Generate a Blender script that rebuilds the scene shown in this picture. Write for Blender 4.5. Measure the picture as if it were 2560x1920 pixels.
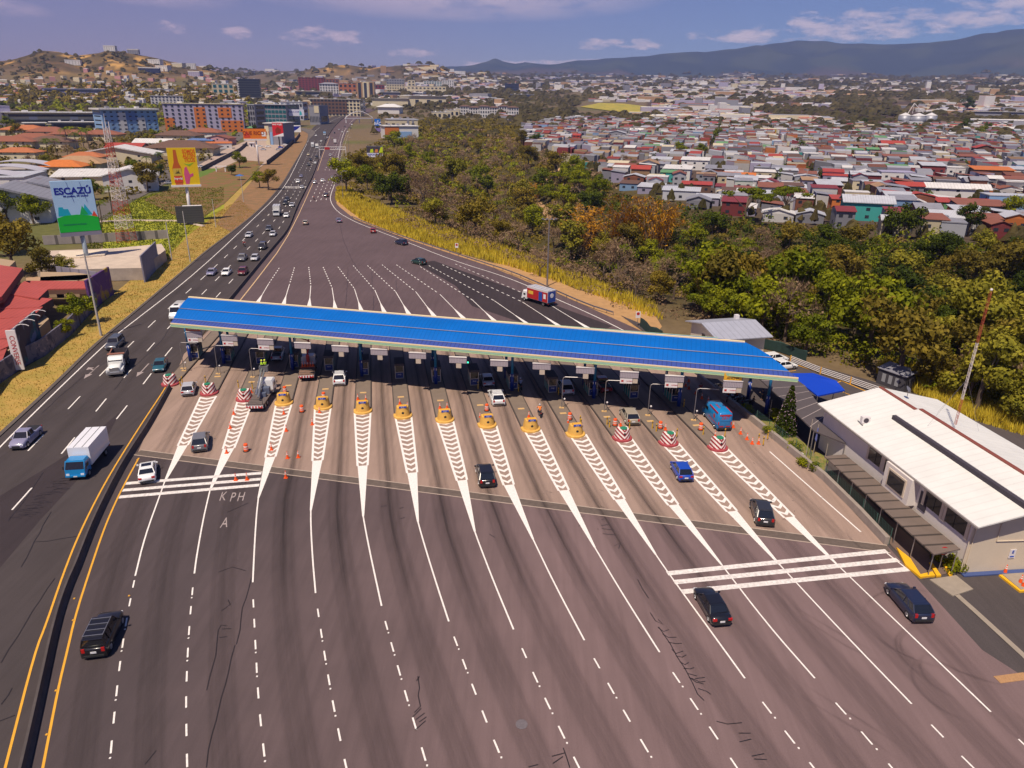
import bpy, bmesh, math, random
import numpy as np
from mathutils import Vector, Matrix, noise
from mathutils.geometry import tessellate_polygon
random.seed(7)
R=math.radians
scn=bpy.context.scene
for o in list(bpy.data.objects): bpy.data.objects.remove(o)
# ---------------------------------------------------------------- camera
HAZE=6.2e-5
F=1775.0; HC=40.0; PIT=math.atan((960-257)/F); ROL=R(0.87)
cd=bpy.data.cameras.new('camera'); cam=bpy.data.objects.new('camera',cd)
scn.collection.objects.link(cam); scn.camera=cam
cd.sensor_width=36; cd.lens=F/2560*36; cd.clip_start=.5; cd.clip_end=60000
cam.matrix_world=Matrix.Translation((0,0,HC))@Matrix.Rotation(math.pi/2-PIT,4,'X')@Matrix.Rotation(ROL,4,'Z')
scn.render.resolution_x=1024; scn.render.resolution_y=768
# ---------------------------------------------------------------- sun, sky, exposure
SUNV=Vector((-.24,-.48,1.0)).normalized()
sd=bpy.data.lights.new('sun','SUN'); sd.energy=5.0; sd.angle=R(.5); sd.color=(1.0,.87,.70)
sun=bpy.data.objects.new('sun',sd); scn.collection.objects.link(sun)
sun.rotation_euler=SUNV.to_track_quat('Z','Y').to_euler()
w=bpy.data.worlds.new("World"); scn.world=w; w.use_nodes=True
nt=w.node_tree; nt.nodes.clear()
def N(nt,t,**k):
    n=nt.nodes.new(t)
    for a,b in k.items(): setattr(n,a,b)
    return n
def math_n(nt,op,a,b=None,c=None,clamp=False):
    n=nt.nodes.new('ShaderNodeMath'); n.operation=op; n.use_clamp=clamp
    for i,v in enumerate((a,b,c)):
        if v is None: continue
        if isinstance(v,(int,float)): n.inputs[i].default_value=v
        else: nt.links.new(v,n.inputs[i])
    return n.outputs[0]
def mixc(nt,f,a,b,mode='MIX'):
    n=nt.nodes.new('ShaderNodeMix'); n.data_type='RGBA'; n.blend_type=mode
    for s,v in ((n.inputs[0],f),(n.inputs[6],a),(n.inputs[7],b)):
        if isinstance(v,(int,float)): s.default_value=v
        elif isinstance(v,tuple): s.default_value=(*v[:3],1)
        else: nt.links.new(v,s)
    return n.outputs[2]
sky=N(nt,'ShaderNodeTexSky',sky_type='NISHITA',sun_disc=False)
sky.sun_elevation=math.asin(SUNV.z); sky.sun_rotation=math.atan2(SUNV.x,SUNV.y)%(2*math.pi)
sky.altitude=1000; sky.dust_density=1.2; sky.air_density=1.0; sky.ozone_density=2.5
bg=N(nt,'ShaderNodeBackground'); wo=N(nt,'ShaderNodeOutputWorld')
tc=N(nt,'ShaderNodeTexCoord'); sep=N(nt,'ShaderNodeSeparateXYZ'); nt.links.new(tc.outputs['Generated'],sep.inputs[0])
X,Y,Z=sep.outputs
az=math_n(nt,'ARCTAN2',X,Y)              # radians, 0 = straight ahead
el=math_n(nt,'ARCSINE',Z)
tintL=(.86,.58,.76); tintR=(.52,.72,1.06)
f_az=math_n(nt,'MULTIPLY_ADD',az,.9,.42,clamp=True)
tint=mixc(nt,f_az,tintL,tintR)
base=mixc(nt,1.0,sky.outputs[0],tint,'MULTIPLY')
def blob(a0,e0,sa,se,lean=0.):
    da=math_n(nt,'SUBTRACT',az,a0); 
    de=math_n(nt,'SUBTRACT',math_n(nt,'SUBTRACT',el,e0),math_n(nt,'MULTIPLY',da,lean))
    q=math_n(nt,'ADD',math_n(nt,'POWER',math_n(nt,'DIVIDE',da,sa),2.0),math_n(nt,'POWER',math_n(nt,'DIVIDE',de,se),2.0))
    return math_n(nt,'SUBTRACT',1.0,q,clamp=True)
cmb=N(nt,'ShaderNodeCombineXYZ'); nt.links.new(az,cmb.inputs[0]); nt.links.new(math_n(nt,'MULTIPLY',el,3.2),cmb.inputs[1])
nz=N(nt,'ShaderNodeTexNoise'); nz.inputs['Scale'].default_value=9; nz.inputs['Detail'].default_value=9; nz.inputs['Roughness'].default_value=.62; nt.links.new(cmb.outputs[0],nz.inputs[0])
nz2=N(nt,'ShaderNodeTexNoise'); nz2.inputs['Scale'].default_value=26; nz2.inputs['Detail'].default_value=8; nz2.inputs['Roughness'].default_value=.65; nt.links.new(cmb.outputs[0],nz2.inputs[0])
wisps=[blob(-.08,.122,.27,.030,0),blob(-.46,.120,.13,.024,-.1),blob(-.585,.088,.06,.010,-.1)]
puffs=[blob(-.245,.071,.075,.016),blob(-.345,.073,.024,.010),blob(-.41,.077,.03,.011),blob(-.13,.056,.05,.009),blob(-.03,.046,.05,.006),
       blob(.11,.070,.05,.010),blob(.16,.073,.03,.012),blob(.29,.08,.10,.014,.04),blob(.345,.093,.028,.016),blob(.40,.10,.02,.010),
       blob(.42,.088,.19,.022,.1),blob(.53,.098,.14,.026,.12),blob(.02,.048,.12,.005),blob(.10,.050,.07,.005)]
def mx(l):
    r=l[0]
    for q in l[1:]: r=math_n(nt,'MAXIMUM',r,q)
    return r
cw=math_n(nt,'MULTIPLY',mx(wisps),math_n(nt,'MULTIPLY',math_n(nt,'SUBTRACT',nz.outputs[0],.34,clamp=True),5.5,clamp=True),clamp=True)
pb=mx(puffs); cp=math_n(nt,'MULTIPLY',math_n(nt,'ADD',math_n(nt,'MULTIPLY',pb,.75),math_n(nt,'MULTIPLY_ADD',nz2.outputs[0],2.6,-1.72)),2.0,clamp=True)
cp=math_n(nt,'MULTIPLY',cp,math_n(nt,'MULTIPLY',pb,5.,clamp=True))
cf=math_n(nt,'MULTIPLY',math_n(nt,'MAXIMUM',math_n(nt,'MULTIPLY',cw,.85),cp),.85,clamp=True)
ccol=mixc(nt,f_az,(8.6,6.2,7.0),(9.6,8.2,8.8))
nt.links.new(mixc(nt,cf,base,ccol),bg.inputs[0]); bg.inputs[1].default_value=.078
nt.links.new(bg.outputs[0],wo.inputs[0])
scn.view_settings.view_transform='Standard'; scn.view_settings.look='None'; scn.view_settings.exposure=0.12; scn.view_settings.gamma=1
# ---------------------------------------------------------------- geometry of the place
def ray(px,py):
    u=(px-1280)/F; v=(960-py)/F; c,s=math.cos(ROL),math.sin(ROL)
    a=u*c-v*s; b=u*s+v*c
    return (a, math.cos(PIT)+b*math.sin(PIT), -math.sin(PIT)+b*math.cos(PIT))
def G(px,py,z=0.):
    d=ray(px,py); t=(z-HC)/d[2]; return (d[0]*t,d[1]*t)
BD=[0,420,700,1000,1500,2500,4000,6000,6800]; BZ=[0,0,4,10,24,70,135,232,250]
RAV=[(330,110),(200,135),(115,165),(62,205),(28,262),(10,330),(2,430),(-20,560),(-60,700)]
def segd(x,y,pl):
    m=np.full(np.shape(x),1e9)
    for (x0,y0),(x1,y1) in zip(pl[:-1],pl[1:]):
        dx,dy=x1-x0,y1-y0
        t=np.clip(((x-x0)*dx+(y-y0)*dy)/(dx*dx+dy*dy),0,1)
        m=np.minimum(m,np.hypot(x-x0-t*dx,y-y0-t*dy))
    return m
def sm(a,b,x):
    t=np.clip((x-a)/(b-a),0,1); return t*t*(3-2*t)
def skyl(pts):
    out=[]
    for px,py in pts:
        d=ray(px,py); out.append((math.atan2(d[0],d[1]),d[2]/math.hypot(d[0],d[1])))
    return out
HILLA=skyl([(-400,150),(-200,140),(0,150),(60,135),(100,127),(150,130),(190,142),(250,130),(272,119),(330,128),(400,150),(450,160),(500,172),(560,188),(600,200),(680,235)])
HILLB=skyl([(480,235),(560,200),(650,186),(720,190),(770,173),(830,161),(880,164),(930,170),(1000,165),(1040,160),(1090,166),(1120,180),(1170,192),(1205,184),(1240,198),(1290,208),(1340,235)])
MT=skyl([(-400,215),(200,215),(540,205),(860,200),(1000,186),(1120,172),(1200,163),(1240,155),(1290,166),(1400,161),(1482,158),(1627,145),(1772,138),(1920,119),(1992,107),(2080,112),(2166,109),(2238,116),(2330,112),(2412,106),(2500,92),(2560,80),(2700,70),(3200,60)])
def hillmass(D,a):
    r=0
    for prof,D0,wf,wb in ((HILLA,2750.,620.,500.),(HILLB,3700.,450.,400.)):
        el=np.interp(a,[p[0] for p in prof],[p[1] for p in prof]); zb=np.interp(D0,BD,BZ)
        h=np.maximum(0,HC+el*D0-zb); r=r+h*np.exp(-((D-D0)/np.where(D<D0,wf,wb))**2)
    return r
def vnoise(x,y,s,seed=0):
    # cheap value noise, vectorised
    x=x/s+seed*17.3; y=y/s+seed*9.1
    xi=np.floor(x); yi=np.floor(y); xf=x-xi; yf=y-yi
    xf=xf*xf*(3-2*xf); yf=yf*yf*(3-2*yf)
    def h(a,b): 
        v=np.sin(a*127.1+b*311.7)*43758.5453; return v-np.floor(v)
    return (h(xi,yi)*(1-xf)+h(xi+1,yi)*xf)*(1-yf)+(h(xi,yi+1)*(1-xf)+h(xi+1,yi+1)*xf)*yf
def height(x,y):
    x=np.asarray(x,float); y=np.asarray(y,float)
    D=np.hypot(x,y); yy=np.where(y>0,D,0)
    z=np.interp(yy,BD,BZ)
    a=np.arctan2(x,np.maximum(y,1))
    z=z-22*np.exp(-(segd(x,y,RAV)/30.)**2)
    hm_=hillmass(D,a)*(y>0); z=z+hm_
    z=z+sm(15,60,hm_)*((vnoise(x,y,170,31)-.5)*22+(vnoise(x,y,60,32)-.5)*9)
    far=sm(1600,3500,D)*(D<6300)
    z=z+far*(vnoise(x,y,260,1)-.5)*12+far*(vnoise(x,y,90,2)-.5)*4
    el=np.interp(a,[m[0] for m in MT],[m[1] for m in MT])
    mh=40+el*9500-250
    pr=sm(6300,9500,D)
    z=z+mh*pr+sm(6300,7500,D)*((vnoise(x,y,1100,3)-.5)*150*(1-sm(8200,9400,D))+(.5-np.abs(vnoise(x,y*.45,420,4)-.5)*2)*120*(1-sm(8700,9480,D))+(vnoise(x,y,160,44)-.5)*26)*np.clip(mh/500.,.0,1.)
    z=np.where(D>9900,z-(D-9900)*.2,z)
    return z
def hz(x,y): return float(height(x,y))
_T=20*1.012**np.arange(560)
def GT(px,py,zo=0.):
    "walk a line of sight until it meets the terrain"
    d=ray(px,py); ts=_T
    for _ in range(2):
        zz=height(d[0]*ts,d[1]*ts)+zo; hit=np.nonzero(HC+d[2]*ts<zz)[0]
        if len(hit)==0: return (d[0]*16000,d[1]*16000,0)
        i=hit[0]; t=ts[i]; ts=np.linspace(ts[max(i-1,0)],t,40)
    return (d[0]*t,d[1]*t,hz(d[0]*t,d[1]*t)+zo)
# ---------------------------------------------------------------- materials
MATS={}
def M(name,col=(.5,.5,.5),rough=.8,metal=0.,nz=0.,sc=1.,obj=False,emis=0.,stripe=None,spec=.5,alpha=None,bump=0.,col2=None,local=False,att=None,coat=0.):
    if name in MATS: return MATS[name]
    m=bpy.data.materials.new(name); m.use_nodes=True; t=m.node_tree; p=t.nodes['Principled BSDF']
    p.inputs['Roughness'].default_value=rough; p.inputs['Metallic'].default_value=metal
    p.inputs['Specular IOR Level'].default_value=spec
    if coat: p.inputs['Coat Weight'].default_value=coat; p.inputs['Coat Roughness'].default_value=.08
    c=None
    if obj:
        oi=t.nodes.new('ShaderNodeObjectInfo'); c=oi.outputs['Color']
    if att:
        a=t.nodes.new('ShaderNodeAttribute'); a.attribute_name=att; c=a.outputs['Color']
    geo=t.nodes.new('ShaderNodeNewGeometry'); tc=t.nodes.new('ShaderNodeTexCoord')
    src=tc.outputs['Object'] if local else geo.outputs['Position']
    if nz:
        n=t.nodes.new('ShaderNodeTexNoise'); n.inputs['Scale'].default_value=sc; n.inputs['Detail'].default_value=6; n.inputs['Roughness'].default_value=.62
        t.links.new(src,n.inputs['Vector'])
        k=math_n(t,'MULTIPLY_ADD',math_n(t,'SUBTRACT',n.outputs[0],.5),nz*3.2,1.0,clamp=False)
        k=math_n(t,'MAXIMUM',k,.15)
        if col2:
            f=math_n(t,'MULTIPLY_ADD',math_n(t,'SUBTRACT',n.outputs[0],.5),5.0,.5,clamp=True)
            c=mixc(t,f,col,col2)
        else:
            cc=t.nodes.new('ShaderNodeCombineXYZ')
            for i in range(3): t.links.new(k,cc.inputs[i])
            c=mixc(t,1.0,c if c is not None else col,cc.outputs[0],'MULTIPLY')
        if bump:
            b=t.nodes.new('ShaderNodeBump'); b.inputs['Strength'].default_value=bump; b.inputs['Distance'].default_value=.3
            t.links.new(n.outputs[0],b.inputs['Height']); t.links.new(b.outputs[0],p.inputs['Normal'])
    if stripe:  # (axis, period, dark factor)
        ax,per,dk=stripe; s=t.nodes.new('ShaderNodeSeparateXYZ'); t.links.new(tc.outputs['Object'],s.inputs[0])
        fr=math_n(t,'FRACT',math_n(t,'DIVIDE',s.outputs[ax],per)); g=math_n(t,'GREATER_THAN',fr,.82)
        c=mixc(t,math_n(t,'MULTIPLY',g,1-dk),c if c is not None else col,(.0,.0,.0))
    if c is None: p.inputs['Base Color'].default_value=(*col,1)
    else: t.links.new(c,p.inputs['Base Color'])
    if emis:
        p.inputs['Emission Color'].default_value=(*col,1); p.inputs['Emission Strength'].default_value=emis
    MATS[name]=m; return m
# ---------------------------------------------------------------- mesh helpers
COL=scn.collection
class MB:
    def __init__(s): s.v=[]; s.f=[]; s.m=[]; s.c=None
    def face(s,pts,m=0):
        b=len(s.v); s.v+= [tuple(p) for p in pts]; s.f.append(tuple(range(b,b+len(pts)))); s.m.append(m); return s
    def box(s,c,d,rz=0.,m=0,top=None):
        x,y,z=c; a,b,h=d[0]/2,d[1]/2,d[2]/2; cs,sn=math.cos(rz),math.sin(rz); n=len(s.v)
        tx,ty=top if top else (1,1)
        for k,zz,fx,fy in ((0,-h,1,1),(1,h,tx,ty)):
            for u,v in ((-a,-b),(a,-b),(a,b),(-a,b)):
                u*=fx; v*=fy; s.v.append((x+u*cs-v*sn,y+u*sn+v*cs,z+zz))
        for q in ((3,2,1,0),(4,5,6,7),(0,1,5,4),(1,2,6,5),(2,3,7,6),(3,0,4,7)): s.f.append(tuple(n+i for i in q)); s.m.append(m)
        return s
    def tube(s,p,q,r0,r1=None,n=6,m=0,cap=True):
        r1=r0 if r1 is None else r1; p=Vector(p); q=Vector(q); d=(q-p)
        if d.length<1e-6: return s
        d.normalize(); u=d.orthogonal().normalized(); w_=d.cross(u); b=len(s.v)
        for c,r in ((p,r0),(q,r1)):
            for i in range(n):
                a=2*math.pi*i/n; s.v.append(tuple(c+u*(r*math.cos(a))+w_*(r*math.sin(a))))
        for i in range(n):
            j=(i+1)%n; s.f.append((b+i,b+j,b+n+j,b+n+i)); s.m.append(m)
        if cap:
            s.f.append(tuple(b+n-1-i for i in range(n))); s.m.append(m); s.f.append(tuple(b+n+i for i in range(n))); s.m.append(m)
        return s
    def path(s,pts,r,n=6,m=0):
        for a,b in zip(pts[:-1],pts[1:]): s.tube(a,b,r,r,n,m)
        return s
    def loft(s,secs,m=0,cap=True):
        n=len(secs[0]); b=len(s.v)
        for q in secs: s.v+=[tuple(p) for p in q]
        for k in range(len(secs)-1):
            for i in range(n):
                j=(i+1)%n; s.f.append((b+k*n+i,b+k*n+j,b+(k+1)*n+j,b+(k+1)*n+i)); s.m.append(m)
        if cap:
            s.f.append(tuple(b+n-1-i for i in range(n))); s.m.append(m)
            e=b+(len(secs)-1)*n; s.f.append(tuple(e+i for i in range(n))); s.m.append(m)
        return s
    def prism(s,poly,z0,z1,m=0,mt=None):
        P=[(p[0],p[1]) for p in poly]
        ar=sum(P[i][0]*P[(i+1)%len(P)][1]-P[(i+1)%len(P)][0]*P[i][1] for i in range(len(P)))
        if ar<0: P=P[::-1]
        n=len(P); b=len(s.v); s.v+=[(x,y,z0) for x,y in P]+[(x,y,z1) for x,y in P]
        for i in range(n):
            j=(i+1)%n; s.f.append((b+i,b+j,b+n+j,b+n+i)); s.m.append(m)
        for t in tessellate_polygon([[Vector((x,y,0)) for x,y in P]]):
            t=list(t); q=[P[i] for i in t]
            cr=(q[1][0]-q[0][0])*(q[2][1]-q[0][1])-(q[2][0]-q[0][0])*(q[1][1]-q[0][1])
            if cr<0: t=t[::-1]
            s.f.append(tuple(b+n+i for i in t)); s.m.append(m if mt is None else mt)
            s.f.append(tuple(b+i for i in t[::-1])); s.m.append(m)
        return s
    def flat(s,poly,z,m=0):
        P=[(p[0],p[1]) for p in poly]; b=len(s.v); s.v+=[(x,y,z) for x,y in P]
        for t in tessellate_polygon([[Vector((x,y,0)) for x,y in P]]):
            t=list(t); q=[P[i] for i in t]
            if (q[1][0]-q[0][0])*(q[2][1]-q[0][1])-(q[2][0]-q[0][0])*(q[1][1]-q[0][1])<0: t=t[::-1]
            s.f.append(tuple(b+i for i in t)); s.m.append(m)
        return s
    def ball(s,c,r,n=8,k=6,m=0,sx=1,sy=1,sz=1,z0=-1.):
        secs=[]
        for i in range(k+1):
            zz=max(math.cos(math.pi*i/k),z0); rr=math.sqrt(max(0,1-zz*zz))+1e-4
            secs.append([(c[0]+r*sx*rr*math.cos(2*math.pi*j/n),c[1]+r*sy*rr*math.sin(2*math.pi*j/n),c[2]+r*sz*zz) for j in range(n)][::-1])
        return s.loft(secs,m)
    def strip(s,pts,w,z,m=0,w2=None):
        "ribbon along world points (x,y); z is a number or function"
        pts=[Vector((p[0],p[1])) for p in pts]; b=len(s.v); n=len(pts)
        for i,p in enumerate(pts):
            d=(pts[min(i+1,n-1)]-pts[max(i-1,0)]); d=d.normalized() if d.length>0 else Vector((0,1)); nn=Vector((-d.y,d.x))
            ww=(w+(w2-w)*i/(n-1) if w2 is not None else w)/2
            for sg in (1,-1):
                q=p+nn*(ww*sg); s.v.append((q.x,q.y,z(q.x,q.y) if callable(z) else z))
        for i in range(n-1):
            s.f.append((b+2*i,b+2*i+1,b+2*i+3,b+2*i+2)); s.m.append(m)
        return s
    def mesh(s,name,mats,smooth=False):
        me=bpy.data.meshes.new(name); me.from_pydata(s.v,[],s.f)
        if not isinstance(mats,(list,tuple)): mats=[mats]
        for q in mats: me.materials.append(q)
        if len(mats)>1: me.polygons.foreach_set('material_index',s.m)
        if smooth: me.polygons.foreach_set('use_smooth',[True]*len(s.f))
        me.update(); return me
    def build(s,name,mats,parent=None,smooth=False,color=None,**k):
        return obj(name,s.mesh(name,mats,smooth),parent,color,**k)
def obj(name,me,parent=None,color=None,loc=None,rz=None,label=None,cat=None,group=None,kind=None):
    o=bpy.data.objects.new(name,me); COL.objects.link(o)
    if parent is not None: o.parent=parent
    if color is not None: o.color=(*color[:3],1)
    if loc is not None: o.location=loc
    if rz is not None: o.rotation_euler=(0,0,rz)
    if label: o['label']=label
    if cat: o['category']=cat
    if group: o['group']=group
    if kind: o['kind']=kind
    return o
def thing(name,label,cat,loc=(0,0,0),rz=0.,group=None):
    return obj(name,None,None,None,loc,rz,label,cat,group)
def ctree(o,parent=None,color=None,paint=('body','door','roof_panel','cab','wall','roof','crown','trunk')):
    c=o.copy(); COL.objects.link(c)
    if parent is not None: c.parent=parent
    if color is not None and c.type=='MESH': c.color=(*color,1)
    for ch in o.children: ctree(ch,c,color)
    return c
def pl(pts): return [G(*p) for p in pts]
def resample(pts,step):
    out=[pts[0]]
    for a,b in zip(pts[:-1],pts[1:]):
        L=math.hypot(b[0]-a[0],b[1]-a[1]); n=max(1,int(L/step))
        for i in range(1,n+1): out.append((a[0]+(b[0]-a[0])*i/n,a[1]+(b[1]-a[1])*i/n))
    return out
def plen(pts): return sum(math.hypot(b[0]-a[0],b[1]-a[1]) for a,b in zip(pts[:-1],pts[1:]))
def at_len(pts,s):
    for a,b in zip(pts[:-1],pts[1:]):
        L=math.hypot(b[0]-a[0],b[1]-a[1])
        if s<=L: return (a[0]+(b[0]-a[0])*s/L,a[1]+(b[1]-a[1])*s/L)
        s-=L
    return pts[-1]
def smooth_pl(pts,it=2):
    for _ in range(it):
        q=[pts[0]]
        for a,b in zip(pts[:-1],pts[1:]): q+=[(a[0]*.75+b[0]*.25,a[1]*.75+b[1]*.25),(a[0]*.25+b[0]*.75,a[1]*.25+b[1]*.75)]
        pts=q+[pts[-1]]
    return pts
def text_mesh(txt,size,depth=.01,bold=0.):
    cu=bpy.data.curves.new('t','FONT'); cu.body=txt; cu.size=size; cu.extrude=depth; cu.offset=bold; cu.align_x='CENTER'; cu.align_y='CENTER'
    o=bpy.data.objects.new('t',cu); COL.objects.link(o); dg=bpy.context.evaluated_depsgraph_get(); dg.update()
    me=bpy.data.meshes.new_from_object(o.evaluated_get(dg)); bpy.data.objects.remove(o); bpy.data.curves.remove(cu); return me
def text(name,txt,size,mat,parent,loc,rot=(math.pi/2,0,0),sx=1.,bold=0.):
    me=text_mesh(txt,size,.012,bold); me.materials.clear(); me.materials.append(mat)
    o=obj(name,me,parent); o.location=loc; o.rotation_euler=rot; o.scale=(sx,1,1); return o
# ================================================================ terrain
def proj(x,y,z):
    z=z-HC; f=y*math.cos(PIT)-z*math.sin(PIT); b=(y*math.sin(PIT)+z*math.cos(PIT))/f; a=x/f
    c,s=math.cos(ROL),math.sin(ROL); return 1280+F*(a*c+b*s), 960-F*(-a*s+b*c)
aa=np.concatenate([np.linspace(-180,-52,20)[:-1],np.linspace(-52,52,430),np.linspace(52,180,20)[1:-1]])*math.pi/180
rr=np.concatenate([[2,8,16,24],30*np.exp(np.linspace(0,math.log(10150/30.),290))])
A,D=np.meshgrid(aa,rr); XX=D*np.sin(A); YY=D*np.cos(A); ZZ=height(XX,YY)-.12
na=len(aa); nr=len(rr)
verts=np.stack([XX.ravel(),YY.ravel(),ZZ.ravel()],1)
faces=[]
for i in range(nr-1):
    for j in range(na):
        k=(j+1)%na; faces.append((i*na+j,i*na+k,(i+1)*na+k,(i+1)*na+j))
me=bpy.data.meshes.new('ground'); me.from_pydata(verts.tolist(),[],faces)
me.polygons.foreach_set('use_smooth',[True]*len(faces))
X_,Y_,Z_=XX.ravel(),YY.ravel(),ZZ.ravel(); Dr=D.ravel()
c=np.zeros((len(X_),4)); c[:,3]=1
def lerp(c,w,col): 
    w=np.clip(w,0,1)[:,None]; c[:,:3]=c[:,:3]*(1-w)+np.array(col)[None]*w
c[:,:3]=(.17,.12,.07)
n1=vnoise(X_,Y_,60,5); n2=vnoise(X_,Y_,25,6); n3=vnoise(X_,Y_,160,7); n4=vnoise(X_,Y_,9,8)
rd=segd(X_,Y_,RAV)
lerp(c,(n1-.5)*3,(.12,.12,.04)); lerp(c,sm(600,1200,Dr)*.5,(.13,.10,.07)); lerp(c,(X_>.16*Y_+20)*(Y_>230)*(Dr<2200)*1.,(.085,.06,.05))
lerp(c,1-sm(40,90,rd),(.075,.06,.022))
hill=np.zeros_like(X_)
hill=hillmass(Dr,np.arctan2(X_,np.maximum(Y_,1)))*(Y_>0)
hw=sm(20,60,hill)*(Dr<5200)
lerp(c,hw,(.15,.09,.045)); lerp(c,hw*sm(.47,.62,n3*.5+n1*.5),(.55,.31,.09)); lerp(c,hw*sm(.42,.56,n2)*.85,(.07,.055,.025))
lerp(c,hw*sm(.5,.6,vnoise(X_,Y_,35,12))*.7,(.05,.042,.02))
far=sm(2600,4200,Dr)*(1-hw); lerp(c,far,(.075,.065,.045)); lerp(c,far*sm(.5,.7,n3),(.16,.11,.07)); lerp(c,far*sm(.6,.7,vnoise(X_,Y_,300,14))*.8,(.03,.04,.02))
mt=sm(6200,7000,Dr); lerp(c,mt,(.032,.048,.066)); lerp(c,mt*sm(.5,.7,vnoise(X_,Y_,300,15))*.6,(.06,.075,.07)); lerp(c,mt*(1-sm(6900,7700,Dr))*sm(.5,.65,vnoise(X_,Y_,300,16))*.5,(.13,.085,.075))  # mountain tone tinted blue: distance haze painted into the ground colour
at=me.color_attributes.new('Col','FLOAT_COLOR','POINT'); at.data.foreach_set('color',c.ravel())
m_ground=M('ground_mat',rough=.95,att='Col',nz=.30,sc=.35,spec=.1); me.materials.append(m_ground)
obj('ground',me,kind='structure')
# ================================================================ road surfaces
Z1,Z2,Z3,Z4=0.0,.006,.018,.024
def hroad(off):
    def f(x,y): return hz(x,y)+off+ .25*float(sm(380,600,math.hypot(x,y)))
    return f
# asphalt with wear
def asphalt(name,col,nz=.18,sc=.05,fine=14.,col_left=None):
    m=bpy.data.materials.new(name); m.use_nodes=True; t=m.node_tree; p=t.nodes['Principled BSDF']; p.inputs['Roughness'].default_value=.88; p.inputs['Specular IOR Level'].default_value=.25
    g=t.nodes.new('ShaderNodeNewGeometry'); 
    def nn(s,v=None,d=5):
        n=t.nodes.new('ShaderNodeTexNoise'); n.inputs['Scale'].default_value=s; n.inputs['Detail'].default_value=d; n.inputs['Roughness'].default_value=.65
        if v is None: t.links.new(g.outputs['Position'],n.inputs['Vector'])
        else: t.links.new(v,n.inputs['Vector'])
        return n.outputs[0]
    mp=t.nodes.new('ShaderNodeMapping'); t.links.new(g.outputs['Position'],mp.inputs[0]); mp.inputs['Rotation'].default_value=(0,0,R(11)); mp.inputs['Scale'].default_value=(1.,.05,1)
    a=nn(sc); b=nn(fine,d=3); c_=nn(1.4,mp.outputs[0],6)
    k=math_n(t,'ADD',math_n(t,'MULTIPLY',math_n(t,'SUBTRACT',a,.5),nz*4),math_n(t,'MULTIPLY',math_n(t,'SUBTRACT',b,.5),.75))
    k=math_n(t,'ADD',k,math_n(t,'MULTIPLY',math_n(t,'SUBTRACT',c_,.5),.55)); k=math_n(t,'MAXIMUM',math_n(t,'ADD',k,1.),.4)
    cc=t.nodes.new('ShaderNodeCombineXYZ'); [t.links.new(k,cc.inputs[i]) for i in range(3)]
    cb=col
    if col_left: # darker left lanes, paler right: paving age plus painted-in vignette and sheen
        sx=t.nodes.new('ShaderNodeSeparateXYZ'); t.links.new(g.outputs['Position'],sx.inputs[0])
        cb=mixc(t,math_n(t,'ADD',math_n(t,'MULTIPLY_ADD',sx.outputs[0],1/34.,.80),math_n(t,'MULTIPLY_ADD',a,.5,-.25),clamp=True),col_left,col)
    t.links.new(mixc(t,1.,cb,cc.outputs[0],'MULTIPLY'),p.inputs['Base Color'])
    bm_=t.nodes.new('ShaderNodeBump'); bm_.inputs['Strength'].default_value=.25; bm_.inputs['Distance'].default_value=.02; t.links.new(b,bm_.inputs['Height']); t.links.new(bm_.outputs[0],p.inputs['Normal'])
    return m
m_as=asphalt('asphalt_plaza',(.178,.120,.120),.12,.05,col_left=(.072,.055,.058)); m_as2=asphalt('asphalt_motorway',(.062,.050,.051)); m_con=asphalt('concrete_pavement',(.315,.222,.180),.12,.08)
m_as3=asphalt('asphalt_dark',(.040,.030,.034)); m_as4=asphalt('asphalt_yard',(.075,.062,.062)); m_side=asphalt('asphalt_street',(.13,.11,.10))
m_white=M('paint_white',(.78,.73,.69),.75,nz=.22,sc=6.); m_worn=M('paint_white_worn',(.34,.28,.27),.8,nz=.5,sc=5.)
m_yel=M('paint_yellow',(.72,.36,.03),.7,nz=.12,sc=2.); m_pyel=M('paint_yellow_pale',(.62,.42,.22),.7,nz=.12,sc=2.)
m_kerb=M('kerb_concrete',(.30,.25,.20),.9,nz=.15,sc=1.5); m_island=M('island_concrete',(.19,.145,.115),.9,nz=.15,sc=.8)
m_barr=M('barrier_concrete',(.075,.06,.058),.9,nz=.3,sc=1.2); m_barr2=M('wall_concrete',(.30,.25,.22),.9,nz=.22,sc=.9)
Ledge=[(-260,1330),(0,1087),(139,960),(223,876),(269,836),(356,764),(480,659),(515,628),(579,581),(640,533),(692,479),(727,427),(756,387),(770,365),(773,350),(790,334),(814,326),(842,317),(886,306),(900,303),(941,294),(981,282)]
Med=[(56,1945),(62,1920),(95,1773),(142,1556),(172,1470),(191,1429),(226,1336),(260,1261),(301,1180),(333,1128),(373,1067),(425,972),(460,885),(520,820),(581,746),(640,674),(683,622),(721,578),(741,523),(764,476),(785,436),(802,395),(819,358),(842,332),(871,317),(895,310),(941,299),(990,288)]
Redge=[(1584,827),(1532,784),(1468,765),(1367,722),(1280,683),(1190,654),(1103,625),(1016,597),(929,565),(871,542),(842,519),(838,497),(846,470),(856,440),(850,416),(852,395),(857,369),(868,343),(886,328),(903,318),(950,305),(1000,292)]
lW=pl(Ledge); mW=pl(Med); rW=pl(Redge)
def resN(pts,n):
    L=plen(pts); return [at_len(pts,L*i/(n-1)) for i in range(n)]
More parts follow.
